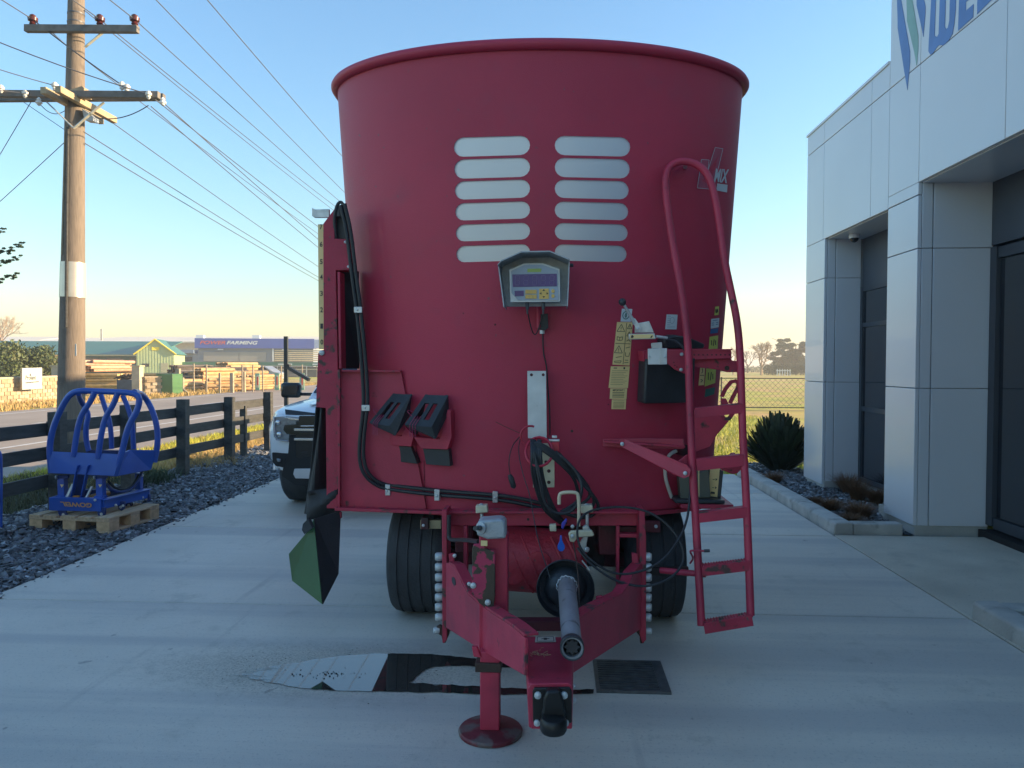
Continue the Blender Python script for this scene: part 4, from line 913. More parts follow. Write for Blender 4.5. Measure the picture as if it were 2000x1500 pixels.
# hitch box
ZTB = .462; zt_f = pixZ(1077, 1336, ZTB).y
xl0, xr0 = pix(1030, 1336, zt_f).x, pix(1118, 1336, zt_f).x; yb = pixZ(1070, 1243, ZTB).y; xl1, xr1 = pix(1025, 1243, yb).x, pix(1121, 1243, yb).x
zb_ = pix(1077, 1424, zt_f).z
b = MB(); b.add([(xl0, zt_f, ZTB), (xr0, zt_f, ZTB), (xr1, yb, ZTB), (xl1, yb, ZTB), (xl0+.006, zt_f, zb_), (xr0, zt_f, zb_), (xr1, yb, zb_+.09), (xl1, yb, zb_+.09)], [(0, 1, 2, 3), (4, 7, 6, 5), (0, 4, 5, 1), (1, 5, 6, 2), (2, 6, 7, 3), (3, 7, 4, 0)]); part('drawbar_head', b, m_red, FM, bevel=.006)
pprism('head_plate', [(1030, 1345), (1038, 1336), (1110, 1334), (1118, 1342), (1117, 1424), (1038, 1424), (1031, 1380)], zt_f-.012, .011, m_red)
pprism('coupling_plate', [(1043, 1344), (1112, 1343), (1117, 1350), (1117, 1412), (1106, 1417), (1048, 1420), (1041, 1410), (1040, 1352)], zt_f-.026, .013, M('oily black iron', (.02, .018, .017), .4, .3, .2, 20), bevel=.004)
m_ball = M('black coupling', (.014, .014, .015), .38, .2, .2, 15)
p0 = pix(1081, 1352, zt_f-.03); p1 = pix(1080, 1412, zt_f-.06)
pprism('coupling_neck', [(1061, 1366), (1069, 1350), (1093, 1350), (1099, 1366), (1104, 1392), (1107, 1402), (1056, 1402), (1060, 1390)], zt_f-.06, .04, m_ball, bevel=.008)
b = MB(); cc_ = pix(1081, 1411, zt_f-.075); b.lathe([(.020, 0), (.020, .022), (.016, .040), (.006, .047), (-.022, .047), (-.032, .042), (-.036, .030), (-.02, .026), (-.015, 0)], cc_, (0, 0, 1), 24); part('coupling_socket', b, m_ball, FM, True)
for u in (1050.5, 1077, 1102): bolt(pix(u, 1357, zt_f-.026), 1.15, n=Vector((0, -1, 0)))
for u in (1049, 1105): bolt(pix(u, 1411, zt_f-.026), 1.05, n=Vector((0, -1, 0)))
bolt(pix(1120, 1340, zt_f+.05), .7, n=Vector((1, 0, 0))); bolt(pix(1120, 1368, zt_f+.05), .9, n=Vector((1, 0, 0)))
q_ = [pixZ(u, v, ZTB+.0035) for u, v in ((1046, 1243), (1084, 1242), (1086, 1254), (1045, 1254.5))]
b = MB(); b.add(q_, [(0, 1, 2, 3)]); dl = part('drawbar_decal', b, M('cream decal', (.62, .58, .45), .5), FM, fix=False)
f = bil(q_[0]+Vector((0, 0, .001)), q_[1]+Vector((0, 0, .001)), q_[2]+Vector((0, 0, .001)), q_[3]+Vector((0, 0, .001)))
b = MB()
for (x0, y0, x1, y1) in ((.08, .9, .92, .83), (.08, .17, .92, .1), (.08, .9, .11, .1), (.89, .9, .92, .1), (.3, .6, .7, .48), (.42, .7, .58, .35)): b.add([f(x0, y0), f(x1, y0), f(x1, y1), f(x0, y1)], [(0, 1, 2, 3)])
part('print', b, m_blk, dl, fix=False)
# straw on the drawbar
b = MB()
for k in range(26): 
    p = pixZ(1050+random.gauss(0, 10), 1276+random.gauss(0, 4), ZTB+.004); a = random.uniform(0, 3.14); b.beam(p, p+Vector((math.cos(a), math.sin(a), .1))*random.uniform(.008, .02), .0018, .0018)
tag(part('straw_bits', b, m_woodend, FM), kind='stuff')
# parking jack
JX = pixZ(958, 1418, .03).x; JY = pixZ(958, 1418, .03).y
b = MB(); b.lathe([(0, 0), (0, .137), (.012, .140), (.020, .134), (.03, .05), (.03, 0)], (JX, JY, .001), (0, 0, 1), 40); part('jack_foot', b, M('scuffed red foot plate', (.16, .02, .03), .6, 0, .3, 12, .2, 60, patch=((.14, .10, .09), 10, .5, .1)), FM, True)
b = MB(); b.box2((JX-.042, JY-.042, .03), (JX+.042, JY+.042, .37)); part('jack_leg', b, m_red, FM, bevel=.005)
b = MB(); b.box2((JX-.052, JY+.012, .30), (JX+.072, JY+.10, .86)); part('jack_outer_tube', b, m_red, FM, bevel=.005)
b = MB(); b.box2((JX-.062, JY-.055, .285), (JX+.05, JY+.055, .325)); part('jack_collar', b, m_rust, FM, bevel=.004)
pprism('jack_lug', [(921, 1263), (932, 1264), (940, 1285), (925, 1283)], JY-.05, .02, m_red)
pprism('jack_plate', [(922, 1072), (925, 1063), (944, 1062), (948, 1072), (967, 1076), (967, 1164), (962, 1200), (936, 1178), (922, 1160)], JY-.035, .014, m_redpeel)
for u, v in ((924.5, 1143), (953, 1176)): bolt(pix(u, v, JY-.036), 1.15, n=Vector((0, -1, 0)))
bolt(pix(917, 1140, JY+.02), .8, n=Vector((-.3, -1, 0)).normalized())
b = MB(); b.prism([pix(u, v, JY-.06) for u, v in ((931, 1023), (937, 1017), (978, 1014), (987, 1020), (988, 1052), (952, 1054), (931, 1046))], (0, .10, 0)); jg = part('jack_gearbox', b, m_castgrey, FM, bevel=.010)
b = MB(); b.lathe([(0, 0), (0, .026), (.008, .026), (.012, .014), (.03, .013), (.031, 0)], pix(941, 1031, JY-.055), Vector((-.55, -.8, .05)), 16); part('shaft_boss', b, m_castgrey, jg, True)
b = MB(); b.cyl(pix(938, 1031, JY-.075), pix(928, 1032, JY-.13), .010, n=10); part('crank_stub', b, m_black, jg, True)
text_part('cast_lettering', 'TORK', bil(pix(954, 1040, JY-.062), pix(986, 1038, JY-.062), pix(986, 1048, JY-.062), pix(954, 1050, JY-.062)), M('cast relief', (.5, .53, .55), .5), jg) if 0 else None
b = MB(); b.box2(pix(939, 1056, JY-.055), pix(952, 1066, JY-.05)); part('jack_label', b, m_yel, FM)
fhose([(877, 1006, 4.05), (877, 1040, 4.05), (877, 1052, 4.05), (884, 1055, 4.0), (905, 1054, 3.8), (935, 1058, 3.45)], .011, M('worn black pipe', (.04, .04, .042), .35, .3), name='jack_crank')
for u in (940, 1146):
    yy = 4.14; pprism('clamp_block', [(u-11, 988), (u+11, 987), (u+13, 1001), (u-11, 1003)], yy, .06, m_cream, bevel=.004)
    b = MB(); b.cyl(pix(u+1, 1003, yy+.03), pix(u+1, 1032, yy+.03), .010, n=10); part('clamp_stud', b, m_zinc, FM, True); bolt(pix(u, 988, yy+.03), 1.2, n=Vector((0, 0, 1)))
b = MB(); b.tube(chaikin([pix(1092, 985, 4.05), pix(1092, 968, 4.05), pix(1096, 962, 4.05), pix(1124, 961, 4.05), pix(1130, 967, 4.05), pix(1131, 1000, 4.05), pix(1130, 1028, 4.05)], 2), .0095, 8); part('handbrake_handle', b, M('cream handle', (.62, .52, .36), .5), FM, True)
pprism('brake_lever_bracket', [(1110, 1042), (1116, 1037), (1156, 1036), (1161, 1045), (1158, 1048), (1128, 1050), (1122, 1060), (1113, 1058)], 4.02, .03, m_cream, bevel=.005)
pprism('brake_lever_arm', [(1138, 1030), (1146, 1024), (1154, 1036), (1148, 1050), (1143, 1080), (1136, 1080), (1132, 1062), (1140, 1048)], 4.06, .025, m_zinc); bolt(pix(1145, 1073, 4.05), 1.3, n=Vector((.7, -.7, 0))); bolt(pix(1118, 1047, 4.01), 1.0, n=Vector((0, -1, 0))); bolt(pix(1118, 1028, 4.03), .9, n=Vector((0, -1, 0)))
pprism('cable_stop', [(1073, 1025), (1086, 1024), (1087, 1038), (1074, 1038)], 4.08, .03, m_cream)
b = MB(); b.prism([pix(u, v, 3.95) for u, v in ((1094, 1046), (1097, 1046), (1098, 1056), (1103, 1066), (1103, 1072), (1099, 1077), (1093, 1077), (1089, 1072), (1089, 1066), (1093, 1057))], (0, .01, 0)); part('tag', b, M('blue plastic', (.01, .13, .62), .35), FM, bevel=.002, label='bright blue plastic tag'); 
pprism('tag_clip', [(1097, 1022), (1106, 1012), (1108, 1016), (1100, 1034), (1096, 1032)], 4.0, .01, M('violet plastic', (.06, .05, .40), .4))
# main gearbox drum with ribs
gc = pix(1058, 1094, 4.42); gr_ = .185
b = MB(); b.lathe([(-.26, 0), (-.26, .12), (-.25, gr_), (.21, gr_), (.25, .12), (.25, 0)], gc, (1, .04, -.06), 36); part('gearbox', b, m_cast, FM, True)
b = MB()
for k in range(5):
    pts = []
    for i in range(8):
        a = -2.0+i*.28; x_ = -.2+k*.085+i*.022; pts.append(gc+Vector((x_, math.sin(a-.0)*0+(-math.cos(a+1.0))*(gr_+.004), math.sin(a+1.0)*-(gr_+.004))))
    b.tube(pts, .008, 6)
part('gearbox_rib', b, m_cast, FM, True)
b = MB()
for (u, v, r_) in ((1002, 1121, .06), (1054, 1098, .065)): b.lathe([(0, 0), (0, r_), (.012, r_), (.015, r_*.8), (.015, 0)], pix(u, v, 4.42-gr_+.015), Vector((0, -1, -.1)), 24)
part('gearbox_boss', b, m_cast, FM, True)
# PTO guard and shaft
a0 = pix(1107, 1142, 3.80); a1 = pix(1117.5, 1266, 2.76); ax = (a1-a0).normalized()
g0 = pix(1104, 1146, 3.98); 
b = MB(); b.lathe([(-.06, .12), (0, .143), (.05, .150), (.055, .146), (.01, .135), (0, .11), (.04, .10), (.075, .075), (.09, .045), (.09, 0)], g0, ax, 40); part('shaft_guard_bell', b, m_black, FM, True)
b = MB(); b.lathe([(0, .042), (.02, .046), (.03, .040)], a0, ax, 24); part('guard_collar', b, m_black, FM, True)
e_ = ax.orthogonal().normalized(); h_ = ax.cross(e_)
b = MB(); L_ = (a1-a0).length
b.tube([a0, a0+ax*L_*.55, a1-ax*.02, a1], [.045, .041, .037, .038], 28, caps=False); b.tube([a1-ax*.5, a1], [.033, .033], 24, caps=False)
for k in range(24):
    aa, ab = 2*math.pi*k/24, 2*math.pi*(k+1)/24; f2 = lambda a, r_: a1+(e_*math.cos(a)+h_*math.sin(a))*r_
    b.add([f2(aa, .041), f2(ab, .041), f2(ab, .033), f2(aa, .033)], [(0, 1, 2, 3)])
part('shaft_tube', b, M('scuffed grey plastic tube', (.24, .24, .25), .55, 0, .25, 10, .2, 60, patch=((.06, .06, .06), 9, .60, .08), stretch=(1, .3, .3)), FM, True, fix=False)
b = MB(); b.tube([a1-ax*.035, a1+ax*.006], [.042, .042], 28, caps=False); part('tube_end_band', b, m_black, FM, True, fix=False, solid=.004)
st = MB(); rs = []
for k in range(16): r_ = .032 if k % 2 == 0 else .021; a = 2*math.pi*k/16; rs.append(a1-ax*.012+(e_*math.cos(a)+h_*math.sin(a))*r_)
st.prism(rs, -ax*.2); part('inner_profile', st, m_blk, FM, bevel=.002)
b = MB(); rn = random.Random(2)
for k in range(34):
    a = k*.42; p = a0+ax*(.02+.03*rn.random())+(e_*math.cos(a)+h_*math.sin(a))*.046; q_ = a0+ax*(.01+.05*rn.random())+(e_*math.cos(a+.5)+h_*math.sin(a+.5))*.048; b.tube([p, (p+q_)/2+(e_*math.cos(a+.2)+h_*math.sin(a+.2))*.006, q_], .0022, 5)
part('frayed_tie', b, m_alu, FM, True)
b = MB(); b.beam(pix(1137, 1095, 3.9), pix(1152, 1113, 3.9), .018, .006); part('guard_clip', b, m_zinc, FM)
# chassis, axle, wheels
b = MB(); 
for x_ in (-.52, .30): b.box2((x_-.05, 4.35, .52), (x_+.05, 7.0, .70))
b.box2((-.5, 4.62, .38), (.3, 4.70, .72)); b.box2((-.52, 6.0, .4), (.32, 6.1, .72))
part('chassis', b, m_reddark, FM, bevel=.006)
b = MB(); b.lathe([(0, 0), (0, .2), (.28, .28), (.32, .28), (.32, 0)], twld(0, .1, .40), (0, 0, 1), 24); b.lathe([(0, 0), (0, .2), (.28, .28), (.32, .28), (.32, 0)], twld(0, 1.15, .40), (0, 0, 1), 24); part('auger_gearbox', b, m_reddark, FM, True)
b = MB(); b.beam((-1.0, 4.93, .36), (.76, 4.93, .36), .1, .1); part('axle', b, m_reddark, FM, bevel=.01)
b = MB(); b.beam(pix(822, 1023, 4.5), pix(862, 1023, 4.5), .04, .05); part('pivot_pin', b, M('brass grease pin', (.30, .26, .16), .4, .5), FM); pprism('pivot_lug', [(822, 1012), (836, 1012), (837, 1034), (822, 1034)], 4.44, .04, m_reddark); bolt(pix(827, 1026, 4.44), .8, n=Vector((0, -1, 0)))
pprism('pivot_lug', [(1258, 1018), (1290, 1020), (1290, 1040), (1258, 1040)], 4.46, .04, m_reddark); bolt(pix(1281, 1028, 4.46), .9, n=Vector((0, -1, 0)))
def tyre(cx, wd, cy, r_=.362):
    e = MB(); h = wd/2; prof = [(-h*.80, .21), (-h*.97, .25), (-h, .30), (-h*.94, .335), (-h*.84, .352)]
    for g_ in (-.56, -.2, .2, .56): prof += [((g_-.045)*h, r_), ((g_-.035)*h, r_-.008), ((g_+.035)*h, r_-.008), ((g_+.045)*h, r_)]
    prof += [(h*.84, .352), (h*.94, .335), (h, .30), (h*.97, .25), (h*.80, .21)]; e.lathe(prof+[(h*.7, .20), (-h*.7, .20)], (cx, cy, r_), (1, 0, 0), 72, closed=True); return e
for cx in (-.845, .605):
    for cy in (4.93,):
        wh = part('wheel', tyre(cx, .375, cy), m_tyre, FM, True, label=None); b = MB(); b.lathe([(-.14, .21), (-.14, .18), (-.05, .17), (-.03, .1), (-.06, .08), (-.06, 0)], (cx, cy, .362), (1, 0, 0), 32); part('rim', b, m_reddark, wh, True)
for cx in (-.845, .605):
    wh = part('wheel', tyre(cx, .375, 6.15), m_tyre, FM, True)
pprism('brake_rod', [(1262, 1110), (1345, 1108), (1346, 1126), (1262, 1124)], 4.30, .03, m_reddark)
hose('floor_cable', [(1262, 1025), (1300, 1018), (1330, 1003)], .0, .004) if 0 else None

# ---- right side: ladder
def Yl(v): return 3.95+(1210-v)/895*.45
def lp(u, v, dy=0): return pix(u, v, Yl(v)+dy)
rail_l = [(1370, 1222), (1361, 1050), (1352, 907), (1347, 787), (1345, 683), (1335, 593), (1320, 510), (1308, 440), (1299, 367), (1302, 332), (1318, 317), (1340, 314), (1366, 323), (1383, 342), (1394, 372), (1405, 433), (1415, 510), (1428, 570), (1440, 627), (1446, 693), (1449, 800), (1452, 880), (1458, 980), (1463, 1110), (1466, 1202)]
b = MB(); b.tube(chaikin([lp(*p) for p in rail_l], 2), .0205, 14); lad = part('ladder', b, m_red, FM, True, fix=False)
for (a_, c_, h0) in (((1352, 799), (1450, 789), 17), ((1355, 898), (1452, 889), 20), ((1360, 1001), (1458, 991), 18), ((1366, 1106), (1463, 1095), 17), ((1370, 1216), (1470, 1200), 19)):
    v0 = (a_[1]+c_[1])/2; hz = h0/F*Yl(v0); p, q_ = lp(*a_), lp(*c_)
    b = MB(); b.beam(p+Vector((.01, 0, 0)), q_-Vector((.006, 0, 0)), .055, hz*.25); o_ = part('rung', b, m_redworn, lad, bevel=.002)
    b = MB(); b.beam(p+Vector((.01, -.026, -hz*.5)), q_+Vector((-.006, -.026, -hz*.5)), .005, hz); part('rung_lip', b, m_redworn if v0 > 1050 else m_red, lad, bevel=.001)
    if v0 > 1050:
        b = MB()
        for k in range(18):
            t = (k+.5)/18; c2 = p.lerp(q_, t); 
            for dy in (-.018, .0, .018): b.lathe([(0, .004), (.006, .002), (.006, 0)], c2+Vector((0, dy, hz*.12)), (0, 0, 1), 6)
        part('grip_dimples', b, m_redworn, lad)
# small lever by the lower rung
fhose([(1348, 1100, 4.1), (1355, 1090, 4.05), (1347, 1077, 3.9), (1351, 1075, 3.9), (1375, 1076, 3.9)], .005, m_red, name='release_lever'); b = MB(); b.cyl(pix(1375, 1076, 3.9), pix(1386, 1075.5, 3.9), .008, n=8); part('lever_grip', b, m_black, FM, True)
b = MB(); b.cyl(pix(1290, 1114, 4.15), pix(1378, 1122, 4.03), .016, n=10); part('ladder_stay', b, m_red, FM, True)
# top fixings
b = MB(); b.cyl(lp(1320, 315), S(1322, 313, -.01), .010, n=8); b.cyl(lp(1340, 318), S(1338, 327, -.01), .012, n=8); part('ladder_fixing', b, m_zinc, FM, True)
# brackets
b = MB(); b.beam(S(1180, 862, .03), pix(1337, 872, 4.42), .05, .012); b.prism([S(1177, 857, .012), S(1260, 856, .03), pix(1336, 857, 4.40), pix(1336, 877, 4.40), S(1250, 876, .03), S(1177, 872, .012)], (0, .006, 0)); part('ladder_bracket', b, m_red, FM, bevel=.002)
b = MB(); b.add([pix(1211, 861, 4.22), pix(1222, 858, 4.22), pix(1342, 908, 4.06), pix(1350, 918, 4.05), pix(1347, 930, 4.05), pix(1336, 934, 4.06), pix(1318, 928, 4.09), pix(1216, 873, 4.22)], [tuple(range(8))]); part('ladder_arm', b, m_red, FM, solid=.012)
bolt(pix(1215, 867, 4.21), 1.0, n=Vector((0, -1, 0))); bolt(pix(1338, 924, 4.05), 1.0, n=Vector((0, -1, 0)))
pprism('arm_gusset', [(1318, 906), (1341, 888), (1350, 888), (1350, 922)], 4.16, .012, m_red)
pprism('perforated_bar', [(1256, 686), (1262, 684), (1426, 683), (1429, 686), (1429, 700), (1256, 706)], 4.40, .01, m_red)
b = MB(); b.beam(pix(1300, 684, 4.42), pix(1428, 683, 4.42), .06, .008); part('bar_lip', b, m_red, FM)
b = MB()
for k in range(9):
    p = pix(1356+k*8.6, 693, 4.397); b.lathe([(0, 0), (0, .005), (.002, .005), (.002, 0)], p, (0, 1, 0), 8)
part('bar_perforations', b, m_reddark, FM)
pprism('hinge_plate', [(1302, 683), (1350, 683), (1350, 728), (1338, 730), (1318, 722), (1302, 708)], 4.38, .01, m_red)
for u, v in ((1331, 692), (1330, 722)): bolt(pix(u, v, 4.375), .9, n=Vector((0, -1, 0)))
b = MB()
for u, v in ((1318, 714), (1316, 708), (1322, 717)): b.lathe([(0, 0), (0, .004), (.002, .004), (.002, 0)], pix(u, v, 4.377), (0, 1, 0), 8)
part('plate_holes', b, m_reddark, FM)
pprism('upper_ladder_plate', [(1352, 700), (1428, 700), (1430, 704), (1440, 705), (1440, 727), (1420, 727), (1400, 722), (1352, 716)], 4.44, .01, m_redworn); b = MB(); b.lathe([(0, 0), (0, .014), (.003, .014), (.003, 0)], pix(1420, 719, 4.437), (0, 1, 0), 10); part('plate_holes', b, m_rust, FM)
# hook plate built as a closed ribbon round its two openings
def ribbon(name, px, wd, Y, d, m, closed=False):
    b = MB(); n = len(px); L2, R2 = [], []
    for i in range(n):
        a_, c_ = (px[i-1] if (closed or i) else px[i]), (px[(i+1) % n] if (closed or i < n-1) else px[i]); dx, dy = c_[0]-a_[0], c_[1]-a_[1]; l_ = math.hypot(dx, dy); nx, ny = -dy/l_*wd/2, dx/l_*wd/2
        L2.append((px[i][0]+nx, px[i][1]+ny)); R2.append((px[i][0]-nx, px[i][1]-ny))
    for i in range(n if closed else n-1):
        j = (i+1) % n; b.prism([pix(*L2[i], Y), pix(*L2[j], Y), pix(*R2[j], Y), pix(*R2[i], Y)], (0, d, 0))
    return part(name, b, m, FM)
ribbon('hook_plate_rim', [(1410, 775), (1417, 760), (1428, 746), (1437, 744), (1443, 750), (1440, 760), (1432, 775), (1426, 788)], 7.5, 4.46, .01, m_redworn)
ribbon('hook_plate_rim', [(1408, 796), (1408, 806), (1414, 818), (1424, 818), (1431, 808), (1433, 797)], 8, 4.46, .01, m_redworn)
pprism('hook_plate', [(1352, 800), (1404, 800), (1405, 810), (1412, 820), (1424, 822), (1400, 850), (1388, 872), (1352, 885)], 4.46, .01, m_red)
pprism('hook_plate', [(1408, 778), (1418, 778), (1424, 790), (1410, 794)], 4.462, .01, m_red)
pprism('valve_cap', [(1426, 893), (1428, 887), (1436, 885), (1440, 890), (1444, 893), (1437, 912), (1410, 920), (1426, 915)], 4.5, .04, m_redworn)
pprism('lower_ladder_plate', [(1352, 906), (1452, 900), (1450, 915), (1440, 925), (1430, 926), (1410, 918), (1396, 908), (1352, 910)], 4.3, .01, m_redworn)
# document tube / black bag
sprism('document_box', [(1262, 700), (1302, 712), (1346, 716), (1343, 787), (1258, 789)], .01, .12, m_black, bevel=.012); sprism('document_box_lid', [(1296, 662), (1318, 654), (1345, 658), (1378, 672), (1376, 681), (1300, 680)], .01, .10, m_black, bevel=.012)
pprism('box_bracket', [(1265.5, 681), (1303, 680), (1303, 712), (1266, 712)], 4.25, .02, m_alu); b = MB(); b.beam(pix(1290, 680, 4.247), pix(1290, 712, 4.247), .008, .006, (0, 1, 0)); part('bracket_fold', b, m_zinc, FM)
for u, v in ((1268, 697), (1299, 697)): bolt(pix(u, v, 4.248), .6, n=Vector((0, -1, 0)))
sprism('bracket_tab', [(1256, 686), (1268, 684), (1268, 706), (1258, 706)], .02, .10, m_red)
pprism('control_arm', [(1272, 670), (1293, 668), (1294, 681), (1273, 681)], 4.3, .02, m_alu)
pprism('control_plate', [(1240, 632), (1268, 627), (1278, 650), (1240, 650)], 4.33, .02, m_zinc)
pprism('control_strip', [(1228, 652), (1279, 651), (1281, 662), (1229, 663)], 4.24, .03, m_zinc); cs = pprism('strip_decal', [(1230, 653.5), (1276, 652.5), (1277, 660.5), (1231, 661.5)], 4.2375, .002, m_yel, bevel=0)
pprism('symbol', [(1233, 656), (1235, 654), (1238, 657.5), (1236, 660), (1232, 659.5)], 4.2355, .001, m_blk, cs, 0); pprism('symbol', [(1270, 659), (1273, 655), (1275, 656), (1272, 660)], 4.2355, .001, m_blk, cs, 0)
b = MB(); b.tube([pix(1217, 592, 4.18), pix(1232, 618, 4.2), pix(1240, 632, 4.21)], [.008, .009, .012], 10); part('control_lever', b, m_zinc, FM, True)
pprism('lever_base', [(1234, 624), (1240, 621), (1252, 638), (1253, 645), (1248, 650), (1243, 647), (1240, 638)], 4.2, .012, m_zinc); bolt(pix(1246, 642, 4.195), .8, n=Vector((0, -1, 0)))
bpy_ = MB(); kc = pix(1215.5, 590, 4.17); prof = [(.021*math.cos(a), max(.0001, .021*math.sin(a))) for a in [math.pi*i/10 for i in range(11)]]; bpy_.lathe(prof, kc, (0, 0, 1), 18); part('lever_knob', bpy_, m_black, FM, True)
b = MB(); b.cyl(pix(1281, 657, 4.25), pix(1303, 660, 4.27), .008, n=8); part('cable_end', b, m_zinc, FM, True)
# control cabinet behind the ladder, shelf under it
b = MB(); X0_, X1_ = pix(1325, 930, 4.55).x, pix(1393, 930, 4.62).x
pprism('grey_cabinet', [(1326, 930), (1358, 928), (1384, 915), (1388, 972), (1330, 975)], 4.56, .2, M('grey green cabinet', (.10, .11, .09), .5)); 
pprism('cabinet_panel', [(1386, 908), (1413, 920), (1408, 972), (1380, 973)], 4.60, .16, M('charcoal cabinet', (.05, .055, .06), .5))
cq = [(1388, 906), (1406, 913.5), (1401, 971), (1382, 968)]
o_ = pprism('cabinet_decal', cq, 4.597, .002, m_yel, bevel=0)
for (u, v) in ((1399, 936.5), (1398, 952.5)): pprism('arrow', [(u-1.2, v-2.5), (u+2, v), (u-1.2, v+2.5)], 4.595, .001, m_blk, o_, 0); pprism('arrow', [(u-7, v-.4), (u-3, v-.4), (u-3, v+.5), (u-7, v+.5)], 4.595, .001, m_blk, o_, 0)
pprism('print', [(1389, 960), (1396, 961), (1396, 965), (1387, 964)], 4.595, .001, m_blk, o_, 0)
pprism('cabinet_edge', [(1348, 932), (1351, 932), (1350, 974), (1347, 974)], 4.54, .01, M('yellow edge', (.6, .5, .25), .5), bevel=0); pprism('cabinet_edge', [(1363, 906), (1366, 907), (1366, 970), (1365, 970)], 4.5, .01, M('yellow edge b', (.6, .5, .25), .5), bevel=0)
b = MB(); b.box2(pix(1318, 976, 4.5), Vector((pix(1416, 976, 4.5).x, 4.95, pix(1380, 984, 4.5).z))); part('cabinet_base', b, m_black, FM, bevel=.006)
b = MB(); zz = pix(1380, 984, 4.5).z; b.box2((pix(1330, 984, 4.5).x, 4.5, zz-.004), (pix(1433, 984, 4.5).x, 4.9, zz-.03)); part('side_shelf', b, m_redworn, FM, bevel=.003)
hose('white_pipe', [(1325, 879), (1308, 886), (1299, 905), (1299, 930), (1304, 950), (1312, 972)], .02, .011, M('white plastic pipe', (.60, .55, .48), .5))
sprism('wall_step', [(1322, 870), (1338, 868), (1350, 872), (1350, 892), (1330, 890)], .0, .05, m_reddark)
# ---------------------------------------------------------------- post and rail fence
fx = lambda y: -5.3+(y-7.9)*.022
FN = empty('post_and_rail_fence', (fx(9), 9, 0), 'black stained timber post and rail fence along the gravel strip', 'fence')
b = MB(); b.box2((-.066, -.066, -.3), (.066, .066, 1.08)); pm = b.mesh('post'); pm.materials.append(m_fence)
py = [2.45, 3.8, 5.15, 6.5, 7.88, 9.2, 10.52, 12.0, 13.6]
for y in py: o = inst('post', pm, FN, (fx(y), y, random.uniform(-.02, .01))); o.rotation_euler = (random.uniform(-.01, .01), random.uniform(-.01, .01), random.uniform(-.1, .1))
b = MB(); b.box2((-.05, -.035, -.3), (.05, .035, .88)); o = part('intermediate_post', b, m_fence, FN); o.location = (fx(12.9)-.1, 12.75, 0)
for k, (a, c) in enumerate(zip(py[:-1], py[1:])):
    for z in (.905, .635, .345):
        b = MB(); dz = random.uniform(-.012, .012); b.beam((fx(a)-.09, a-.02, z+dz), (fx(c)-.09, c+.015 if k % 2 else c-.03, z+random.uniform(-.012, .012)), .035, .135); part('rail', b, m_fence, FN, bevel=.003)
# ---------------------------------------------------------------- pallet and bale grab
PL = empty('pallet', (-4.535, 7.33, 0), 'pale wooden pallet on the slate chips under the blue grab', 'pallet'); 
Rp = Matrix.Rotation(R(-7), 3, 'Z'); PO = Vector((-4.535, 7.33, .012))
def pl(x, y, z): return PO+Rp @ Vector((x, y, z))
def pbox(name, a, c, m): b = MB(); b.box(pl(*[(a[i]+c[i])/2 for i in range(3)]), [abs(c[i]-a[i]) for i in range(3)], Rp); part(name, b, m, PL, bevel=.003)
HW, HD = .43, .37
for x0, x1 in ((-.43, -.31), (-.275, -.135), (-.09, .06), (.10, .235), (.27, .43)): pbox('deck_board', (x0, -HD, .120), (x1, HD, .142), m_wood)
for y in (-HD, -.07, HD-.14): pbox('stringer_board', (-HW, y, .098), (HW, y+.14, .1195), m_wood)
for y in (-HD, -.07, HD-.14):
    for x in (-HW, -.07, HW-.14): pbox('block', (x+.001, y+.002, .014), (x+.139, y+.138, .0975), m_woodend)
for x in (-HW, -.06, HW-.12): pbox('bottom_board', (x, -HD, -.008), (x+.12, HD, .0135), m_wood)
def gpx(u, v, Y): return pix(u, v, 7.02+(Y-7.34)*.86)
GB = empty('bale_grab', (-4.6, 7.6, .155), 'royal blue bale grab cage standing on the wooden pallet', 'bale grab')
def g3(x, y): return (40+x/4.687, 740+y/4.687)
GF, GR = 7.42, 8.12
def gt(name, pts, Y, r_, m=m_bluep, it=2, parent=GB):
    b = MB(); pp = [gpx(*g3(p[0], p[1]), p[2] if len(p) > 2 else Y) for p in pts]; b.tube(chaikin(pp, it), r_, 10); return part(name, b, m, parent, True, fix=False)
gt('hoop', [(285, 860), (262, 640), (290, 480), (330, 360), (400, 215), (455, 140), (530, 108), (700, 112, 7.45), (900, 122), (1010, 128), (1075, 150), (1092, 200), (1065, 300), (1010, 390), (970, 490), (935, 650), (870, 880)], GF, .029)
gt('hoop', [(1040, 120, 7.6), (1100, 130, 7.9), (1150, 180), (1205, 280), (1243, 400), (1258, 520), (1250, 640), (1225, 760)], GR, .029)
gt('hoop', [(530, 130, 7.5), (540, 180, 7.9), (590, 260), (625, 330), (600, 420), (600, 560), (625, 660)], GR, .027)
gt('tine', [(678, 125), (640, 210), (560, 320), (525, 440), (500, 600), (485, 710)], GF-.01, .027); gt('tine', [(890, 130), (850, 240), (775, 350), (745, 480), (722, 620), (710, 730)], GF-.01, .027)
gt('tine', [(735, 140), (770, 250), (815, 380), (830, 500), (835, 640)], GR, .025); gt('tine', [(935, 150), (985, 260), (1025, 400), (1030, 520), (1035, 640)], GR, .025)
gt('cross_tube', [(500, 112, GF), (600, 130, GR)], GF, .016, it=0); gt('cross_tube', [(1060, 150, GF), (1110, 150, GR)], GF, .016, it=0)
def gp(name, pts, m=m_bluep, t=.012, label=None):
    b = MB(); b.add([gpx(*g3(p[0], p[1]), p[2]) for p in pts], [tuple(range(len(pts)))]); return part(name, b, m, GB, solid=t, label=label)
gp('jaw_plate', [(252, 640, GF), (300, 665, GF-.0), (920, 690, GF), (860, 888, GF-.05), (275, 862, GF-.05)])
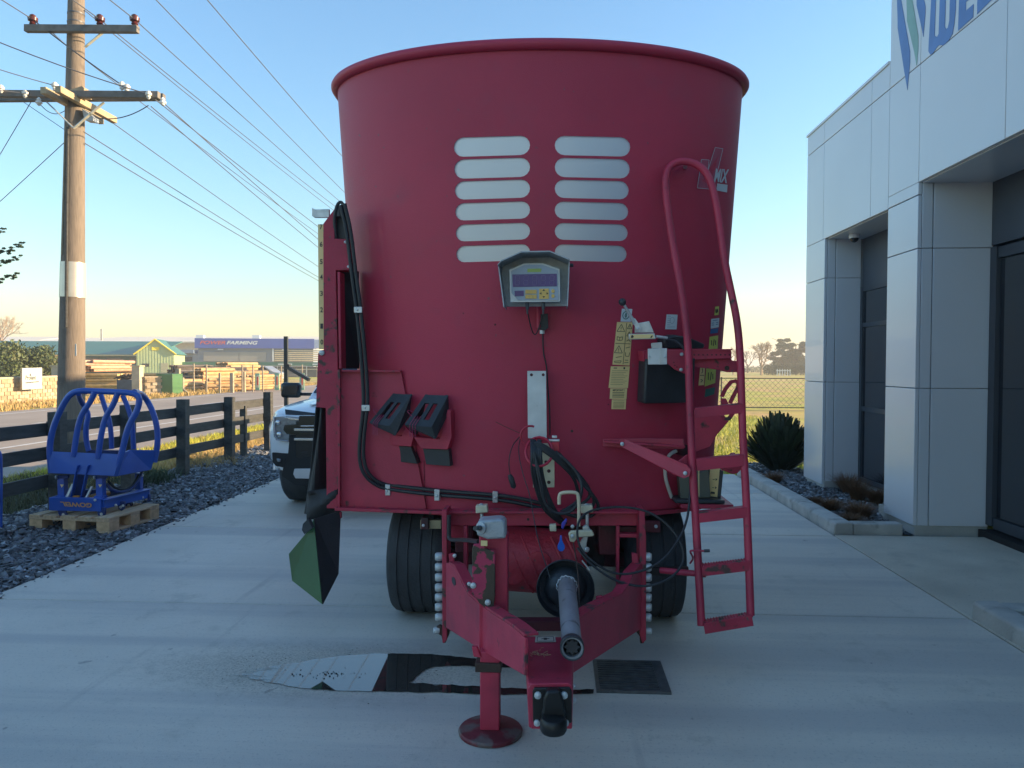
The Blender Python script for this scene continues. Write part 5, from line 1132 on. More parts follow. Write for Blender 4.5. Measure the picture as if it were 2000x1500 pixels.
gp('jaw_side', [(935, 680, GF+.01), (1000, 650, 7.7), (1245, 652, GR), (1190, 830, GR-.05), (1130, 832, 8.0), (862, 890, GF-.04)], m_bluep)
gp('jaw_back', [(600, 650, GR), (1100, 655, GR), (1090, 760, GR), (620, 740, GR)], m_blued)
gp('jaw_floor', [(275, 862, GF-.04), (862, 890, GF-.04), (1180, 832, GR-.05), (620, 800, GR-.05)], m_blued)
def gb(name, a, c, w_, h_, m=m_bluep, up=(0, 0, 1)):
    b = MB(); b.beam(gpx(*g3(a[0], a[1]), a[2]), gpx(*g3(c[0], c[1]), c[2]), w_, h_, up); return part(name, b, m, GB, bevel=.004)
gb('rib', (530, 790, 7.36), (470, 1090, 7.42), .05, .012, up=(1, 0, 0)); gb('rib', (625, 790, 7.36), (560, 1090, 7.42), .05, .012, up=(1, 0, 0)); gp('rib_plate', [(535, 870, 7.46), (625, 870, 7.46), (560, 1100, 7.5), (470, 1100, 7.5)], m_blued)
for u in (385, 735):
    gb('leg_post', (u, 880, 7.46), (u+5, 1100, 7.44), .066, .066, up=(0, 1, 0)); gb('pivot_pin', (u-45, 897, 7.42), (u+60, 895, 7.42), .03, .03, m_blued); 
    b = MB(); b.lathe([(0, 0), (0, .02), (.01, .02), (.012, 0)], gpx(*g3(u-50, 900), 7.4), (-1, 0, 0), 10); part('pin_nut', b, m_zinc, GB, True)
    gb('collar', (u-38, 1075, 7.43), (u+38, 1078, 7.43), .09, .02)
    gp('warning_triangle', [(u-22, 965, 7.405), (u+12, 968, 7.405), (u-8, 995, 7.405)], m_yel, .001)
gb('front_beam', (278, 1140, 7.36), (752, 1150, 7.36), .06, .125); gb('side_beam', (745, 1150, 7.36), (1165, 1050, 8.10), .05, .085); gb('rear_beam', (400, 1040, 8.1), (1160, 1055, 8.1), .06, .08, m_blued)
gb('beam_cap', (745, 1108, 7.34), (1165, 1008, 8.10), .09, .010); gb('side_beam', (285, 1130, 7.38), (520, 1030, 8.10), .05, .085, m_blued)
for (pts, Y) in (([(328, 1185), (408, 1185), (415, 1235), (440, 1262), (375, 1275), (350, 1250)], 7.34), ([(700, 1180), (772, 1180), (770, 1240), (750, 1268), (715, 1262), (702, 1235)], 7.34), ([(870, 1120), (950, 1125), (945, 1190), (920, 1210), (895, 1190), (890, 1150)], 7.6), ([(1100, 1040), (1183, 1060), (1180, 1110), (1160, 1130), (1130, 1110), (1115, 1090)], 8.06), ([(950, 1120), (1010, 1110), (1020, 1160), (990, 1185), (960, 1165)], 7.9)):
    b = MB(); b.prism([gpx(*g3(*p), Y) for p in pts], (0, .03, 0)); hk = part('hook', b, m_blued, GB, bevel=.004)
    cx, cy = sum(p[0] for p in pts)/len(pts), sum(p[1] for p in pts)/len(pts); b = MB(); b.lathe([(0, 0), (0, .014), (.003, .014), (.003, 0)], gpx(*g3(cx+4, cy+10), Y-.003), (0, 1, 0), 10); part('hook_hole', b, m_zinc, hk)
# lettering is upside down on the real grab
tq = bil(gpx(*g3(360, 1122), 7.30), gpx(*g3(655, 1137), 7.30), gpx(*g3(650, 1180), 7.30), gpx(*g3(385, 1165), 7.30))
text_part('beam_lettering', 'GOWEIL', lambda x, y: tq(1-x, 1-y), M('orange lettering', (.62, .30, .10), .5), GB, off=.035)
gt('feed_hose', [(790, 960, 7.5), (830, 1020, 7.5), (920, 1040, 7.6), (1020, 1010, 7.8), (1090, 920, 7.9), (1110, 850, 8.0)], 7.6, .014, m_blued, 2); gt('feed_hose', [(800, 930, 7.55), (860, 1000, 7.6), (960, 1020, 7.7), (1040, 960, 7.9), (1080, 880, 8.0)], 7.6, .012, m_hose, 2)
gt('ram', [(630, 1090, 7.5), (800, 1045, 7.9)], 7.5, .028, m_orange, 0); gt('ram_end', [(490, 1098, 7.40), (545, 1096, 7.40)], 7.4, .032, m_orange, 0)
gt('gas_strut', [(428, 1085, 7.40), (485, 965, 7.44)], 7.4, .018, m_zinc, 0); gt('gas_strut', [(600, 1095, 7.40), (655, 985, 7.44)], 7.4, .014, m_zinc, 0)
gb('rear_post', (1085, 860, 8.08), (1085, 1010, 8.08), .06, .06, up=(0, 1, 0))
for p in ((940, 1160, 7.55), (875, 1155, 7.50), (1120, 1085, 8.0), (685, 1108, 7.33), (1118, 885, 8.0)):
    b = MB(); b.lathe([(0, 0), (0, .012), (.01, .012), (.012, 0)], gpx(*g3(p[0], p[1]), p[2]-.02), (0, -1, 0), 10); part('bolt', b, m_zinc, GB, True)
# second blue implement cut by the left edge
BI = empty('blue_implement', (pix(-6, 960, 7.0).x, 7.0, 0), 'edge of another royal blue implement cut off at the left border of the picture', 'implement')
b = MB(); b.tube(chaikin([pix(-60, 1035, 7.0), pix(-60, 885, 7.0), pix(-20, 870, 7.0), pix(0, 880, 7.0), pix(3, 900, 7.0), pix(2, 1035, 7.0)]), .012, 8); part('frame_tube', b, m_bluep, BI, True)
b = MB(); b.box2(pix(-60, 960, 7.0), pix(-4, 1035, 7.03)); part('plate', b, m_bluep, BI)
# ---------------------------------------------------------------- white ute
UX, UY = -2.14, 7.86
UT = empty('pickup_truck', (UX, UY+1, 0), 'white double cab ute parked behind the mixer with its left headlight in view', 'pickup truck')
def ring_s(y, pts): return [Vector((UX+x, UY+y, z)) for x, z in pts]+[Vector((UX-x, UY+y, z)) for x, z in reversed(pts)]
def loft(name, st, m, **k):
    b = MB(); n = len(st[0][1])*2; vs_ = []
    for y, p in st: vs_ += ring_s(y, p)
    fs = [(j*n+i, j*n+(i+1) % n, (j+1)*n+(i+1) % n, (j+1)*n+i) for j in range(len(st)-1) for i in range(n)]+[tuple(range(n)), tuple(reversed(range((len(st)-1)*n, len(st)*n)))]
    b.add(vs_, fs); o_ = part(name, b, m, UT, **k); return o_
def sec(w0, w1, w2, w3, zb, z1, z2, z3, z4): return [(0, zb), (w0, zb), (w1, z1), (w2, z2), (w3, z3), (w3*.62, z4), (0, z4+.005)]
body = loft('body', [(0.03, sec(.60, .72, .74, .66, .50, .60, .85, 1.02, 1.055)), (.10, sec(.74, .86, .88, .78, .46, .58, .88, 1.06, 1.09)), (.28, sec(.84, .95, .955, .88, .44, .60, .92, 1.09, 1.13)), (.6, sec(.86, .965, .965, .92, .5, .7, .95, 1.12, 1.18)), (1.4, sec(.88, .955, .96, .93, .42, .6, .98, 1.16, 1.24)), (3.6, sec(.88, .95, .955, .93, .42, .6, .98, 1.20, 1.24)), (5.3, sec(.86, .95, .955, .93, .50, .6, .98, 1.20, 1.22))], m_uw, bevel=.03)
loft('cab', [(1.30, [(0, 1.15), (.86, 1.15), (.84, 1.19), (0, 1.21)]), (1.42, [(0, 1.15), (.88, 1.15), (.85, 1.24), (0, 1.27)]), (2.15, [(0, 1.15), (.92, 1.15), (.68, 1.78), (0, 1.83)]), (3.3, [(0, 1.15), (.92, 1.15), (.68, 1.80), (0, 1.84)]), (3.65, [(0, 1.15), (.90, 1.15), (.74, 1.30), (0, 1.34)])], m_uw, bevel=.02)
b = MB(); up = lambda x, y, z: Vector((UX+x, UY+y, z))
b.add([up(-.81, 1.37, 1.245), up(.81, 1.37, 1.245), up(.645, 2.09, 1.785), up(-.645, 2.09, 1.785)], [(0, 1, 2, 3)]); part('windscreen', b, m_dglass, UT, solid=.012)
for s_ in (-1, 1):
    b = MB(); b.add([up(s_*.895, 1.75, 1.30), up(s_*.905, 2.30, 1.28), up(s_*.72, 2.30, 1.74), up(s_*.745, 2.12, 1.70)], [(0, 1, 2, 3)]); b.add([up(s_*.905, 2.38, 1.28), up(s_*.905, 3.2, 1.28), up(s_*.72, 3.2, 1.74), up(s_*.72, 2.38, 1.74)], [(0, 1, 2, 3)]); part('side_window', b, m_dglass, UT, solid=.02)
    for y in (.95, 4.2):
        e = MB(); h = .165; e.lathe([(-h*.8, .24), (-h, .29), (-h, .36), (-h*.8, .395), (-.03, .405), (.03, .405), (h*.8, .395), (h, .36), (h, .29), (h*.8, .24)], up(s_*.79, y, .405), (1, 0, 0), 40, closed=True); wh = part('wheel', e, m_tyre, UT, True)
        b = MB(); b.lathe([(-.11, .24), (-.11, .2), (.10, .22), (.11, .10), (.09, 0)], up(s_*.80, y, .405), (s_, 0, 0), 20); part('rim', b, m_ubm, wh, True)
        b = MB(); b.tube([up(s_*.955, y+.47*math.cos(a), .42+.44*math.sin(a)) for a in [math.pi*i/12 for i in range(13)]], .03, 6); part('arch_flare', b, m_uw if y < 2 else m_ubm, UT, True)
        b = MB(); b.lathe([(0, 0), (0, .45), (.03, .45), (.03, 0)], up(s_*.55, y, .42), (s_, 0, 0), 24); part('arch_liner', b, m_ubm, UT)
# black bonnet protector following the nose
b = MB(); b.prism([up(x, y, z) for x, y, z in ((-.70, .10, 1.04), (-.72, .13, 1.115), (-.35, .05, 1.08), (.35, .05, 1.08), (.72, .13, 1.115), (.70, .10, 1.04), (.3, .01, 1.02), (-.3, .01, 1.02))], (0, -.02, 0)); part('bonnet_protector', b, m_ub, UT, bevel=.004)
b = MB(); b.prism([up(-.52, .3, 1.145), up(-.46, .3, 1.15), up(-.40, 1.3, 1.262), up(-.56, 1.3, 1.245)], (0, 0, .012)); b.prism([up(.52, .3, 1.145), up(.46, .3, 1.15), up(.40, 1.3, 1.262), up(.56, 1.3, 1.245)], (0, 0, .012)); part('bonnet_crease', b, m_uw, UT, bevel=.004)
def g7(x, y): return (510+x/5, 700+y/5)
def uf(u):      # distance of the nose skin at this pixel column
    X = (u-1085)/F*7.9; a_ = max(0, abs(X-UX)-.66); return UY+.02+a_*a_*1.9
def front(name, pts, dy, m, t=.03, parent=UT, lab=None, bevel=.004):
    px = [g7(*p) for p in pts]; b = MB(); q_ = [pix(u, v, uf(u)+dy) for u, v in px]; b.prism(q_, (0, t, 0)); o_ = part(name, b, m, parent, bevel=bevel, label=lab); 
    mir = MB(); mir.v = [(2*UX-v[0], v[1], v[2]) for v in b.v]; mir.f = [tuple(reversed(f)) for f in b.f]
    if max((p[0] for p in b.v)) < UX-.05: part(name, mir, m, parent, bevel=bevel)
    return o_
front('lower_fascia', [(278, 750), (530, 735), (560, 1190), (420, 1245), (330, 1235), (200, 1145), (215, 1065), (262, 925), (272, 820)], -.035, m_ubm, .06)
front('grille_surround', [(370, 562), (700, 562), (700, 760), (620, 860), (540, 890), (440, 860), (385, 830), (360, 760)], -.045, m_ub, .04)
for y in (655, 715): front('grille_bar', [(385, y), (700, y-3), (700, y+10), (385, y+12)], -.06, m_chrome if y == 655 else m_ub, .02)
b = MB(); b.box2((UX-.56, UY-.022, .62), (UX+.56, UY+.05, 1.0)); part('grille', b, m_ub, UT, bevel=.006)
for z_ in (.90, .80): 
    b = MB(); b.box2((UX-.57, UY-.040, z_), (UX+.57, UY-.023, z_+.025)); part('grille_bar', b, m_chrome, UT, bevel=.003)
b = MB(); b.box2((UX-.60, UY-.016, .40), (UX+.60, UY+.05, .619)); part('bumper_centre', b, m_ubm, UT, bevel=.006)
b = MB(); b.box2((UX-.24, UY-.03, .50), (UX+.24, UY-.017, .60)); part('blank_plate_holder', b, m_ub, UT)
front('headlight', [(112, 570), (250, 566), (370, 575), (368, 610), (372, 720), (275, 745), (272, 818), (150, 800), (122, 760)], -.03, m_lamp, .06)
front('headlight_mask', [(225, 650), (370, 640), (372, 745), (250, 740), (215, 700)], -.045, m_ub, .02)
front('headlight_strip', [(118, 575), (130, 575), (140, 760), (160, 790), (268, 805), (268, 816), (150, 800), (125, 765)], -.042, m_chrome, .01); front('headlight_strip', [(205, 570), (370, 588), (365, 606), (290, 600)], -.046, m_chrome, .01)
for c_, r_ in (((165, 625), 26), ((178, 742), 28)):
    b = MB(); u, v = g7(*c_); p = pix(u, v, uf(u)-.032); rr = r_/5/F*8; b.lathe([(0, rr), (.012, rr*.9), (.018, rr*.5), (.019, 0)], p, (0, -1, 0), 16); part('lamp_projector', b, m_chrome, UT, True)
front('fog_pocket', [(105, 920), (262, 930), (240, 990), (212, 1065), (140, 1050), (110, 1010)], -.015, m_ubm, .04); front('fog_light', [(148, 978), (192, 982), (185, 1012), (158, 1010)], -.03, m_lamp, .02)
front('skid_plate', [(325, 1078), (480, 1076), (480, 1175), (335, 1172), (312, 1130)], -.055, M('silver skid plate', (.5, .54, .58), .35, .3), .03); front('tow_slot', [(385, 915), (450, 905), (450, 930), (390, 938)], -.045, m_ub, .01)
b = MB(); c_ = pix(569, 762, UY+1.62); b.box(c_, (.245, .12, .19)); part('mirror', b, m_ub, UT, bevel=.035); b = MB(); b.beam(c_+Vector((.08, .02, -.05)), up(-.88, 1.72, 1.21), .06, .04); part('mirror_arm', b, m_ub, UT, bevel=.01)
b = MB(); b.box((2*UX-c_.x, c_.y, c_.z), (.235, .10, .165)); part('mirror', b, m_ub, UT, bevel=.035)
# slim black post behind the ute
TP = empty('gate_post', (pix(558, 760, 14.5).x, 14.5, 0), 'thin black metal post with a slanting arm beside the white ute', 'post')
pb, pt = pix(558, 780, 14.5), pix(558.5, 657, 14.5)
b = MB(); b.box2((pt.x-.035, 14.47, -.1), (pt.x+.035, 14.53, pt.z)); part('post', b, m_black, TP); b = MB(); b.beam(pix(560, 716, 14.45), pix(604, 742, 14.3), .06, .06); part('arm', b, m_black, TP); b = MB(); b.box(pix(562, 714, 14.44), (.09, .1, .05)); part('clamp', b, m_black, TP)
# ---------------------------------------------------------------- utility pole and lines
YP = 11.6
UPo = empty('utility_pole', (pix(139, 800, YP).x, YP, 0), 'tall weathered timber power pole with two crossarm levels behind the fence', 'utility pole')
pbm, ptp = pix(139, 790, YP), pix(149, 0, YP); dpl = (ptp-pbm)/(ptp.z-pbm.z); pbase = pbm-dpl*pbm.z-dpl*.2; ptop = ptp+dpl*1.3
b = MB(); zz = [0, .1, .3, .5, .7, .85, 1]; b.tube([pbase.lerp(ptop, t) for t in zz], [.212-(.112)*t for t in zz], 20); part('pole', b, m_pole, UPo, True)
def polepx(v, du=0, dy=0): return pix(149-10*v/790+du, v, YP+dy)
rad = lambda z: .212-.112*z/8.5
def on(v, du, out=.02): p = polepx(v, du); r_ = rad(p.z); return Vector((p.x, YP-math.sqrt(max(.0001, r_*r_-(du/F*YP)**2))-out, p.z))
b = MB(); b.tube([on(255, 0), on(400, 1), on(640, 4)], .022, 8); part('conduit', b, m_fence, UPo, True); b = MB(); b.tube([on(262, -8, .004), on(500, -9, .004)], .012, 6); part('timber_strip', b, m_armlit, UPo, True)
z0, z1 = polepx(581).z, polepx(513).z; b = MB(); c0, c1 = polepx(581), polepx(513); b.cyl(c0, c1, rad(c0.z)+.006, rad(c1.z)+.006, 24); part('metal_sleeve', b, M('bright metal sleeve', (.62, .58, .50), .35, .5, .08, 4), UPo, True)
b = MB(); b.box2(on(672, 19, .012)-Vector((.028, 0, 0)), on(695, 19, .004)+Vector((.0, 0, 0))); part('marker_plate', b, m_alu, UPo)
b = MB()
for v in (28, 45): c = polepx(v); b.lathe([(-.01, rad(c.z)+.004), (.01, rad(c.z)+.004)], c, (0, 0, 1), 20)
part('pole_band', b, m_wire, UPo, True)
def arm(name, a, c, ya, yc, w_, h_, m): b = MB(); b.beam(pix(*a, ya), pix(*c, yc), w_, h_); return part(name, b, m, UPo, bevel=.006)
arm('crossarm', (50, 56), (270, 57.5), YP-.20, YP-.20, .09, .105, m_arm)
arm('crossarm', (-60, 183), (311, 186), YP-.22, YP-.22, .09, .10, m_arm); arm('crossarm', (-60, 193), (321, 190), YP+.22, YP+.22, .09, .10, m_arm)
def armY(px, x_off):
    pa = pix(px[0], px[1], 11.0); b = MB(); return pa
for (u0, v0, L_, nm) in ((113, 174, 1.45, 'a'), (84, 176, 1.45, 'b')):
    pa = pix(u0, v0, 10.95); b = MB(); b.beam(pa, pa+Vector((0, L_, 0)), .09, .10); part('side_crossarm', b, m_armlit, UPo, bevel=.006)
for p_, q_, dd_ in (((209, 57), (166, 92), -.14), ((95, 57), (133, 92), -.14), ((92, 200), (143, 249), -.18), ((203, 200), (144, 251), -.20)):
    b = MB(); b.beam(pix(*p_, YP+dd_), pix(*q_, YP+dd_), .012, .05, (0, 1, 0)); part('brace', b, m_zinc, UPo)
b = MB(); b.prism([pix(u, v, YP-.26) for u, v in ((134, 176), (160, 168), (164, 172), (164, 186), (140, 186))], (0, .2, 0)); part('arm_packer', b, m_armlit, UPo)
b = MB(); b.prism([pix(u, v, YP-.1) for u, v in ((160, 212), (182, 228), (182, 236), (165, 234))], (0, .15, 0)); part('cable_bracket', b, m_castgrey, UPo)
def insul(u, v, Y, m, s=1.0, up=1):
    p = pix(u, v, Y); b = MB(); b.lathe([(-.10*s, .015*s), (-.06*s, .045*s), (-.035*s, .03*s), (-.02*s, .06*s), (.02*s, .065*s), (.03*s, .035*s), (.05*s, .04*s), (.065*s, .02*s), (.066*s, 0)], p, (0, 0, up), 14); part('insulator', b, m, UPo, True); return p
IA = [insul(u, v, YP-.2, m_brownp, 1.15) for u, v in ((64, 38), (195, 38), (263, 38))]
IB = [insul(u, v, YP+(-.22 if i < 3 else 0), m_porc, .8) for i, (u, v) in enumerate(((107, 167), (238, 166), (248, 171)))]
IC = [insul(u, v, YP-.30, m_porc, .75, -1 if v > 190 else 1) for u, v in ((49, 182), (290, 184), (318, 200), (76, 200), (2, 172))]
part_w = 0
def wire(name, lab, pts, r_=.008, grp='power lines'):
    b = MB(); b.tube(pts, r_, 5); o_ = part(name, b, m_wire, None, True, fix=False); tag(o_, lab, 'wire', grp); return o_
def span(P0, uv, Yb=-30, Yf=60, sag=.9, r_=.008, n=30):
    # parallel to the road through P0 and the sight line (uv), hanging in a shallow curve
    p2 = pixX(*uv, P0.x) if uv else None
    A_ = Vector((P0.x, P0.y, P0.z)); slope = (p2.z-A_.z)/(p2.y-A_.y); pts = []
    curv = .0009
    for i in range(n+1):
        y = A_.y+(Yf-A_.y)*i/n; t = y-A_.y; z = A_.z+slope*t+curv*t*(t-(p2.y-A_.y)); pts.append(Vector((P0.x+(0), y, z)))
    back = []
    if Yb is not None and Yb < A_.y:
        for i in range(1, 13): y = A_.y+(Yb-A_.y)*i/12; t = y-A_.y; back.append(Vector((P0.x, y, A_.z-.02*abs(t)*(1-abs(t)/60))))
    return list(reversed(back))+pts
nm = ['left', 'middle', 'right']
wire('power_line', 'overhead wire on the leftmost brown insulator of the upper crossarm', span(IA[0], (640, 470)))
wire('power_line', 'overhead wire on the middle brown insulator of the upper crossarm', span(IA[1], (648, 398), r_=.01))
wire('power_line', 'overhead wire on the right brown insulator of the upper crossarm', span(IA[2], (662, 392)))
for (u, v), uv, lb in (((305, 0), (663, 366), 'overhead wire leaving the top of the sky left of the mixer, lower of two'), ((405, 0), (663, 299), 'overhead wire nearest the mixer rim, topmost of all the wires')):
    wire('power_line', lb, span(pix(u, v, 11.2), uv))
wire('power_line', 'overhead wire running close beside the middle upper wire', span(pix(165, 20, YP), (640, 402), Yb=None))
wire('power_line', 'overhead wire from the right white insulator of the lower crossarm', span(IC[1], (615, 438), Yb=None))
wire('power_line', 'overhead wire from the end of the lower crossarm', span(IC[2], (615, 462), Yb=None)); wire('power_line', 'overhead wire just below the lower crossarm end wire', span(pix(295, 208, YP), (615, 478), Yb=None, r_=.006))
wire('power_line', 'faint wire from the side crossarm tip passing down to the mixer', span(pix(213, 235, YP+.8), (616, 517), Yb=None, r_=.007)); wire('power_line', 'thin wire low on the pole, upper of the lowest pair', span(pix(163, 257, YP), (616, 538), Yb=None, r_=.005)); wire('power_line', 'thin wire low on the pole, lower of the lowest pair', span(pix(166, 280, YP), (616, 545), Yb=None, r_=.005))
def seg(lab, a, c, r_=.007, sag=.05):
    pts = [a.lerp(c, i/12)-Vector((0, 0, sag*4*(i/12)*(1-i/12))) for i in range(13)]; wire('power_line', lab, pts, r_, 'service wires at the pole')
seg('twisted pair wire crossing the pole above the lower crossarm', pix(-300, -50, 9.4), IC[1], .008, .1); seg('wire coming from the left to the small white insulator', pix(-300, 28, 9.6), IB[0]); seg('wire coming from the left to the lower crossarm insulator', pix(-300, 118, 9.8), IC[0])
seg('thin service wire slanting down to the left border from the crossarm', pix(60, 200, YP), pix(-250, 710, 15), .006); seg('thin service wire slanting down left from below the crossarms', pix(127, 277, YP), pix(-300, 655, 16), .006)
seg('wire crossing down behind the pole from the left crossarm', pix(47, 200, YP), pix(166, 280, YP+.1), .005, 0); seg('wire from the left brown insulator down to the right white insulator', IA[0], IB[1], .010, .02)
seg('short looped jumper wire right of the pole', pix(170, 225, YP), pix(290, 206, YP), .008, .12); seg('short jumper wire left of the pole', pix(78, 203, YP), pix(128, 215, YP), .006, .1)
# next pole along the road, behind the mixer
N2 = empty('utility_pole', (ptop.x-.2, 60, 0), 'distant power pole hidden behind the mixer where the wires end', 'utility pole')
b = MB(); b.tube([(pbase.x, 60, -.2), (pbase.x, 60, 8.4)], [.2, .12], 12); part('pole', b, m_pole, N2, True); b = MB(); b.box2((pbase.x-1, 59.95, 7.0), (pbase.x+3, 60.05, 7.1)); part('crossarm', b, m_arm, N2); b = MB(); b.box2((pbase.x-1.2, 59.95, 5.6), (pbase.x+1.6, 60.05, 5.7)); part('crossarm', b, m_arm, N2)

# ---------------------------------------------------------------- plants
m_leaf = M('shrub leaves', (.075, .10, .03), .6, 0, .55, 3, island=.6, patch=((.16, .12, .05), .8, .55, .15))
m_leafd = M('dark evergreen needles', (.055, .085, .035), .7, 0, .5, 2, island=.6)
m_hedge = M('brown hedge leaves', (.16, .10, .04), .7, 0, .5, 3, island=.6)
m_bark = M('pale bare branches', (.32, .22, .14), .8, 0, .2, 5); m_stem = M('brown stems', (.08, .055, .035), .8)
m_flax = M('flax leaves', (.035, .048, .022), .45, 0, .55, 3, island=.7); m_tuss = M('brown tussock blades', (.17, .085, .035), .7, 0, .5, 4, island=.7)
def flax(c, h, w_, n, lab):
    e = empty('flax_bush', c, lab, 'plant'); r = np.random.default_rng(5); az = r.uniform(0, 2*np.pi, n); V = []; Fq = []
    for i in range(n):
        d = np.array([math.cos(az[i]), math.sin(az[i]), 0]); s_ = np.array([-d[1], d[0], 0]); ln = r.uniform(.0, 1.0)**.7; H = h*r.uniform(.85, 1.15)*(1-.62*ln**2.2); out_ = w_*ln*r.uniform(.9, 1.15)
        bw = r.uniform(.018, .034); up_ = np.array([0, 0, 1.]); tw = r.uniform(-.7, .7); s_ = s_*math.cos(tw)+d*math.sin(tw); p0 = np.array(c)+d*.14*r.uniform(0, 1)
        k0 = len(V)
        for t, wv in ((0, .7), (.35, 1), (.7, 1.05), (.93, .9), (1, .45)):
            p = p0+up_*H*t*(1-.05*ln*t)+d*out_*(t**1.15); V += [p-s_*bw*wv, p+s_*bw*wv]
        for j in range(4): a_ = k0+2*j; Fq.append((a_, a_+1, a_+3, a_+2))
    quad_mesh('leaf_fan', np.array(V), np.array(Fq), m_flax, e)
flax((pix(1521, 915, 11.75).x, 11.75, 0), .80, .50, 620, 'dark green flax bush at the far end of the planter bed')
for i, (u, v, r_, h, lb) in enumerate(((1512, 945, .17, .17, 'brown tussock nearest the dark flax bush'), (1655, 962, .20, .24, 'brown tussock against the plinth under the recessed window, left one of the big pair'), (1675, 978, .18, .24, 'brown tussock under the recessed window, right one of the big pair'), (1625, 998, .15, .15, 'small brown tussock in the middle of the planter bed'), (1678, 1012, .22, .19, 'broad brown tussock close to the kerb end'), (1712, 985, .16, .20, 'brown tussock touching the near white column'), (1592, 985, .12, .10, 'low flat brown tussock beside the kerb'), (1660, 1025, .16, .13, 'brown tussock at the front corner of the planter'))):
    c = pixZ(u, v, .02); n = 1100; az = rng.uniform(0, 2*np.pi, n); rr = r_*.28*np.sqrt(rng.uniform(0, 1, n)); P = np.stack([c.x+rr*np.cos(az), c.y+rr*np.sin(az), np.full(n, .0)], 1)
    e = empty('tussock', c, lb, 'plant', 'brown tussocks in the planter bed'); blades('blades', P, h, .004, r_/h*1.0, m_tuss, e, az+rng.normal(0, .5, n))
c = pixZ(290, 945); e = empty('weed_clump', c, 'dark low weed clump by the fence foot right of the blue grab', 'plant'); n = 900; P = np.stack([c.x+rng.normal(0, .13, n), c.y+rng.normal(0, .2, n), np.full(n, -.05)], 1); blades('blades', P, .24, .012, .9, m_leafd, e); leaves('foliage', [c+Vector((0, .1, .08))], [(.22, .2, .12)], 500, .02, m_leafd, e, .2, 8)
c = pix(388, 935, 11.6); e = empty('grass_tuft', (c.x, 11.6, 0), 'dry yellow grass tuft between two fence posts', 'plant'); n = 900; P = np.stack([c.x+rng.normal(0, .25, n), 11.7+rng.normal(0, .3, n), np.full(n, -.075)], 1); blades('blades', P, .26, .008, 1.1, m_straw, e)
def branchy(name, base, H, spread, lab, cat, m=m_bark, seed=3, r0=.14, depth=6, leafn=0):
    r = random.Random(seed); e = empty(name, base, lab, cat); b = MB(); twig = MB()
    def rec(p, d, L_, rad_, k):
        q_ = p+d*L_; (b if k > depth-4 else twig).tube([p, (p+q_)/2+Vector((r.uniform(-1, 1), r.uniform(-1, 1), 0))*L_*.05, q_], [rad_, rad_*.85, rad_*.7], 5 if k > 2 else 3, caps=False)
        if k == 0: return
        for _ in range(3 if k > 1 else 4):
            nd = (d+Vector((r.gauss(0, spread), r.gauss(0, spread), r.gauss(.08, spread*.6)))).normalized(); rec(p.lerp(q_, r.uniform(.6, 1)), nd, L_*r.uniform(.68, .86), rad_*.62, k-1)
    rec(Vector(base), Vector((0, 0, 1)), H*.27, r0, depth); part('trunk', b, m, e, fix=False); part('twigs', twig, m, e, fix=False); return e
branchy('bare_tree', (pix(1487, 735, 120).x, 120, 0), 6.6, .42, 'pale bare winter tree standing beyond the paddock fence', 'tree', seed=5, r0=.22)
branchy('bare_tree', (pix(1432, 735, 125).x, 125, 0), 5.8, .45, 'small bare tree seen between the ladder and the mixer', 'tree', seed=9, r0=.16, depth=5)
branchy('bare_tree', (pix(1460, 735, 150).x, 150, 0), 6.2, .5, 'bare grey tree further back left of the pale one', 'tree', m=m_stem, seed=11, r0=.16, depth=5)
branchy('bare_tree', (pix(8, 700, 130).x, 130, 0), 12.5, .42, 'pale bare tree far off at the left border', 'tree', seed=21, r0=.3, depth=6)
def crown_tree(name, base, H, W, lab, cat, n=14, seed=1, m=m_leafd, lf=.25, k=260, trunk=True, flat=.55):
    r = random.Random(seed); e = empty(name, base, lab, cat); base = Vector(base)
    if trunk:
        b = MB(); b.tube([base, base+Vector((0, 0, H*.5)), base+Vector((.1, 0, H*.85))], [H*.03, H*.02, H*.008], 7)
        for _ in range(5): z = r.uniform(.3, .8)*H; a = r.uniform(0, 6.28); b.tube([base+Vector((0, 0, z)), base+Vector((math.cos(a)*W*.4, math.sin(a)*W*.4, z+H*.12))], [H*.01, H*.004], 5)
        part('trunk', b, m_stem, e, True)
    C, Q = [], []
    for _ in range(n):
        t = r.uniform(.18, 1); ww = W*.5*(1-.55*max(0, t-.4)); a = r.uniform(0, 6.28); rr = ww*math.sqrt(r.random()); C.append((base.x+math.cos(a)*rr, base.y+math.sin(a)*rr, base.z+H*t*.86)); q_ = W*r.uniform(.13, .22); Q.append((q_, q_, q_*flat))
    leaves('crown', C, Q, k, lf, m, e, .35, seed); return e
for i, (u, H, W, lb) in enumerate(((1528, 6.8, 4.6, 'dark conifer beyond the paddock, left one beside the bare tree'), (1553, 6.2, 4.6, 'dark conifer beyond the paddock, right one near the white column'), (1585, 6.6, 5.0, 'dark conifer mostly hidden behind the white column'))):
    crown_tree('conifer_tree', (pix(u, 730, 135).x, 135, 0), H, W, lb, 'tree', 34, 30+i, m_leafd, .15, 260)
e = empty('dark_hedge', (pix(1540, 730, 118).x, 118, 0), 'long dark clipped hedge behind the sunlit paddock', 'hedge')
xh0, xh1 = pix(1497, 730, 118).x, pix(1640, 730, 118).x; C = [(xh0+(xh1-xh0)*i/16, 118+random.uniform(-.4, .4), .9) for i in range(17)]; leaves('foliage', C, [(.7, .7, .95)]*17, 500, .11, m_leafd, e, .5, 3)
C = [(pix(1400, 730, 160).x+i*1.2, 160, .6) for i in range(16)]; e = empty('low_hedge', C[0], 'low far hedge line under the bare trees', 'hedge'); leaves('foliage', C, [(.8, .8, .8)]*16, 250, .12, m_leafd, e, .5, 4)
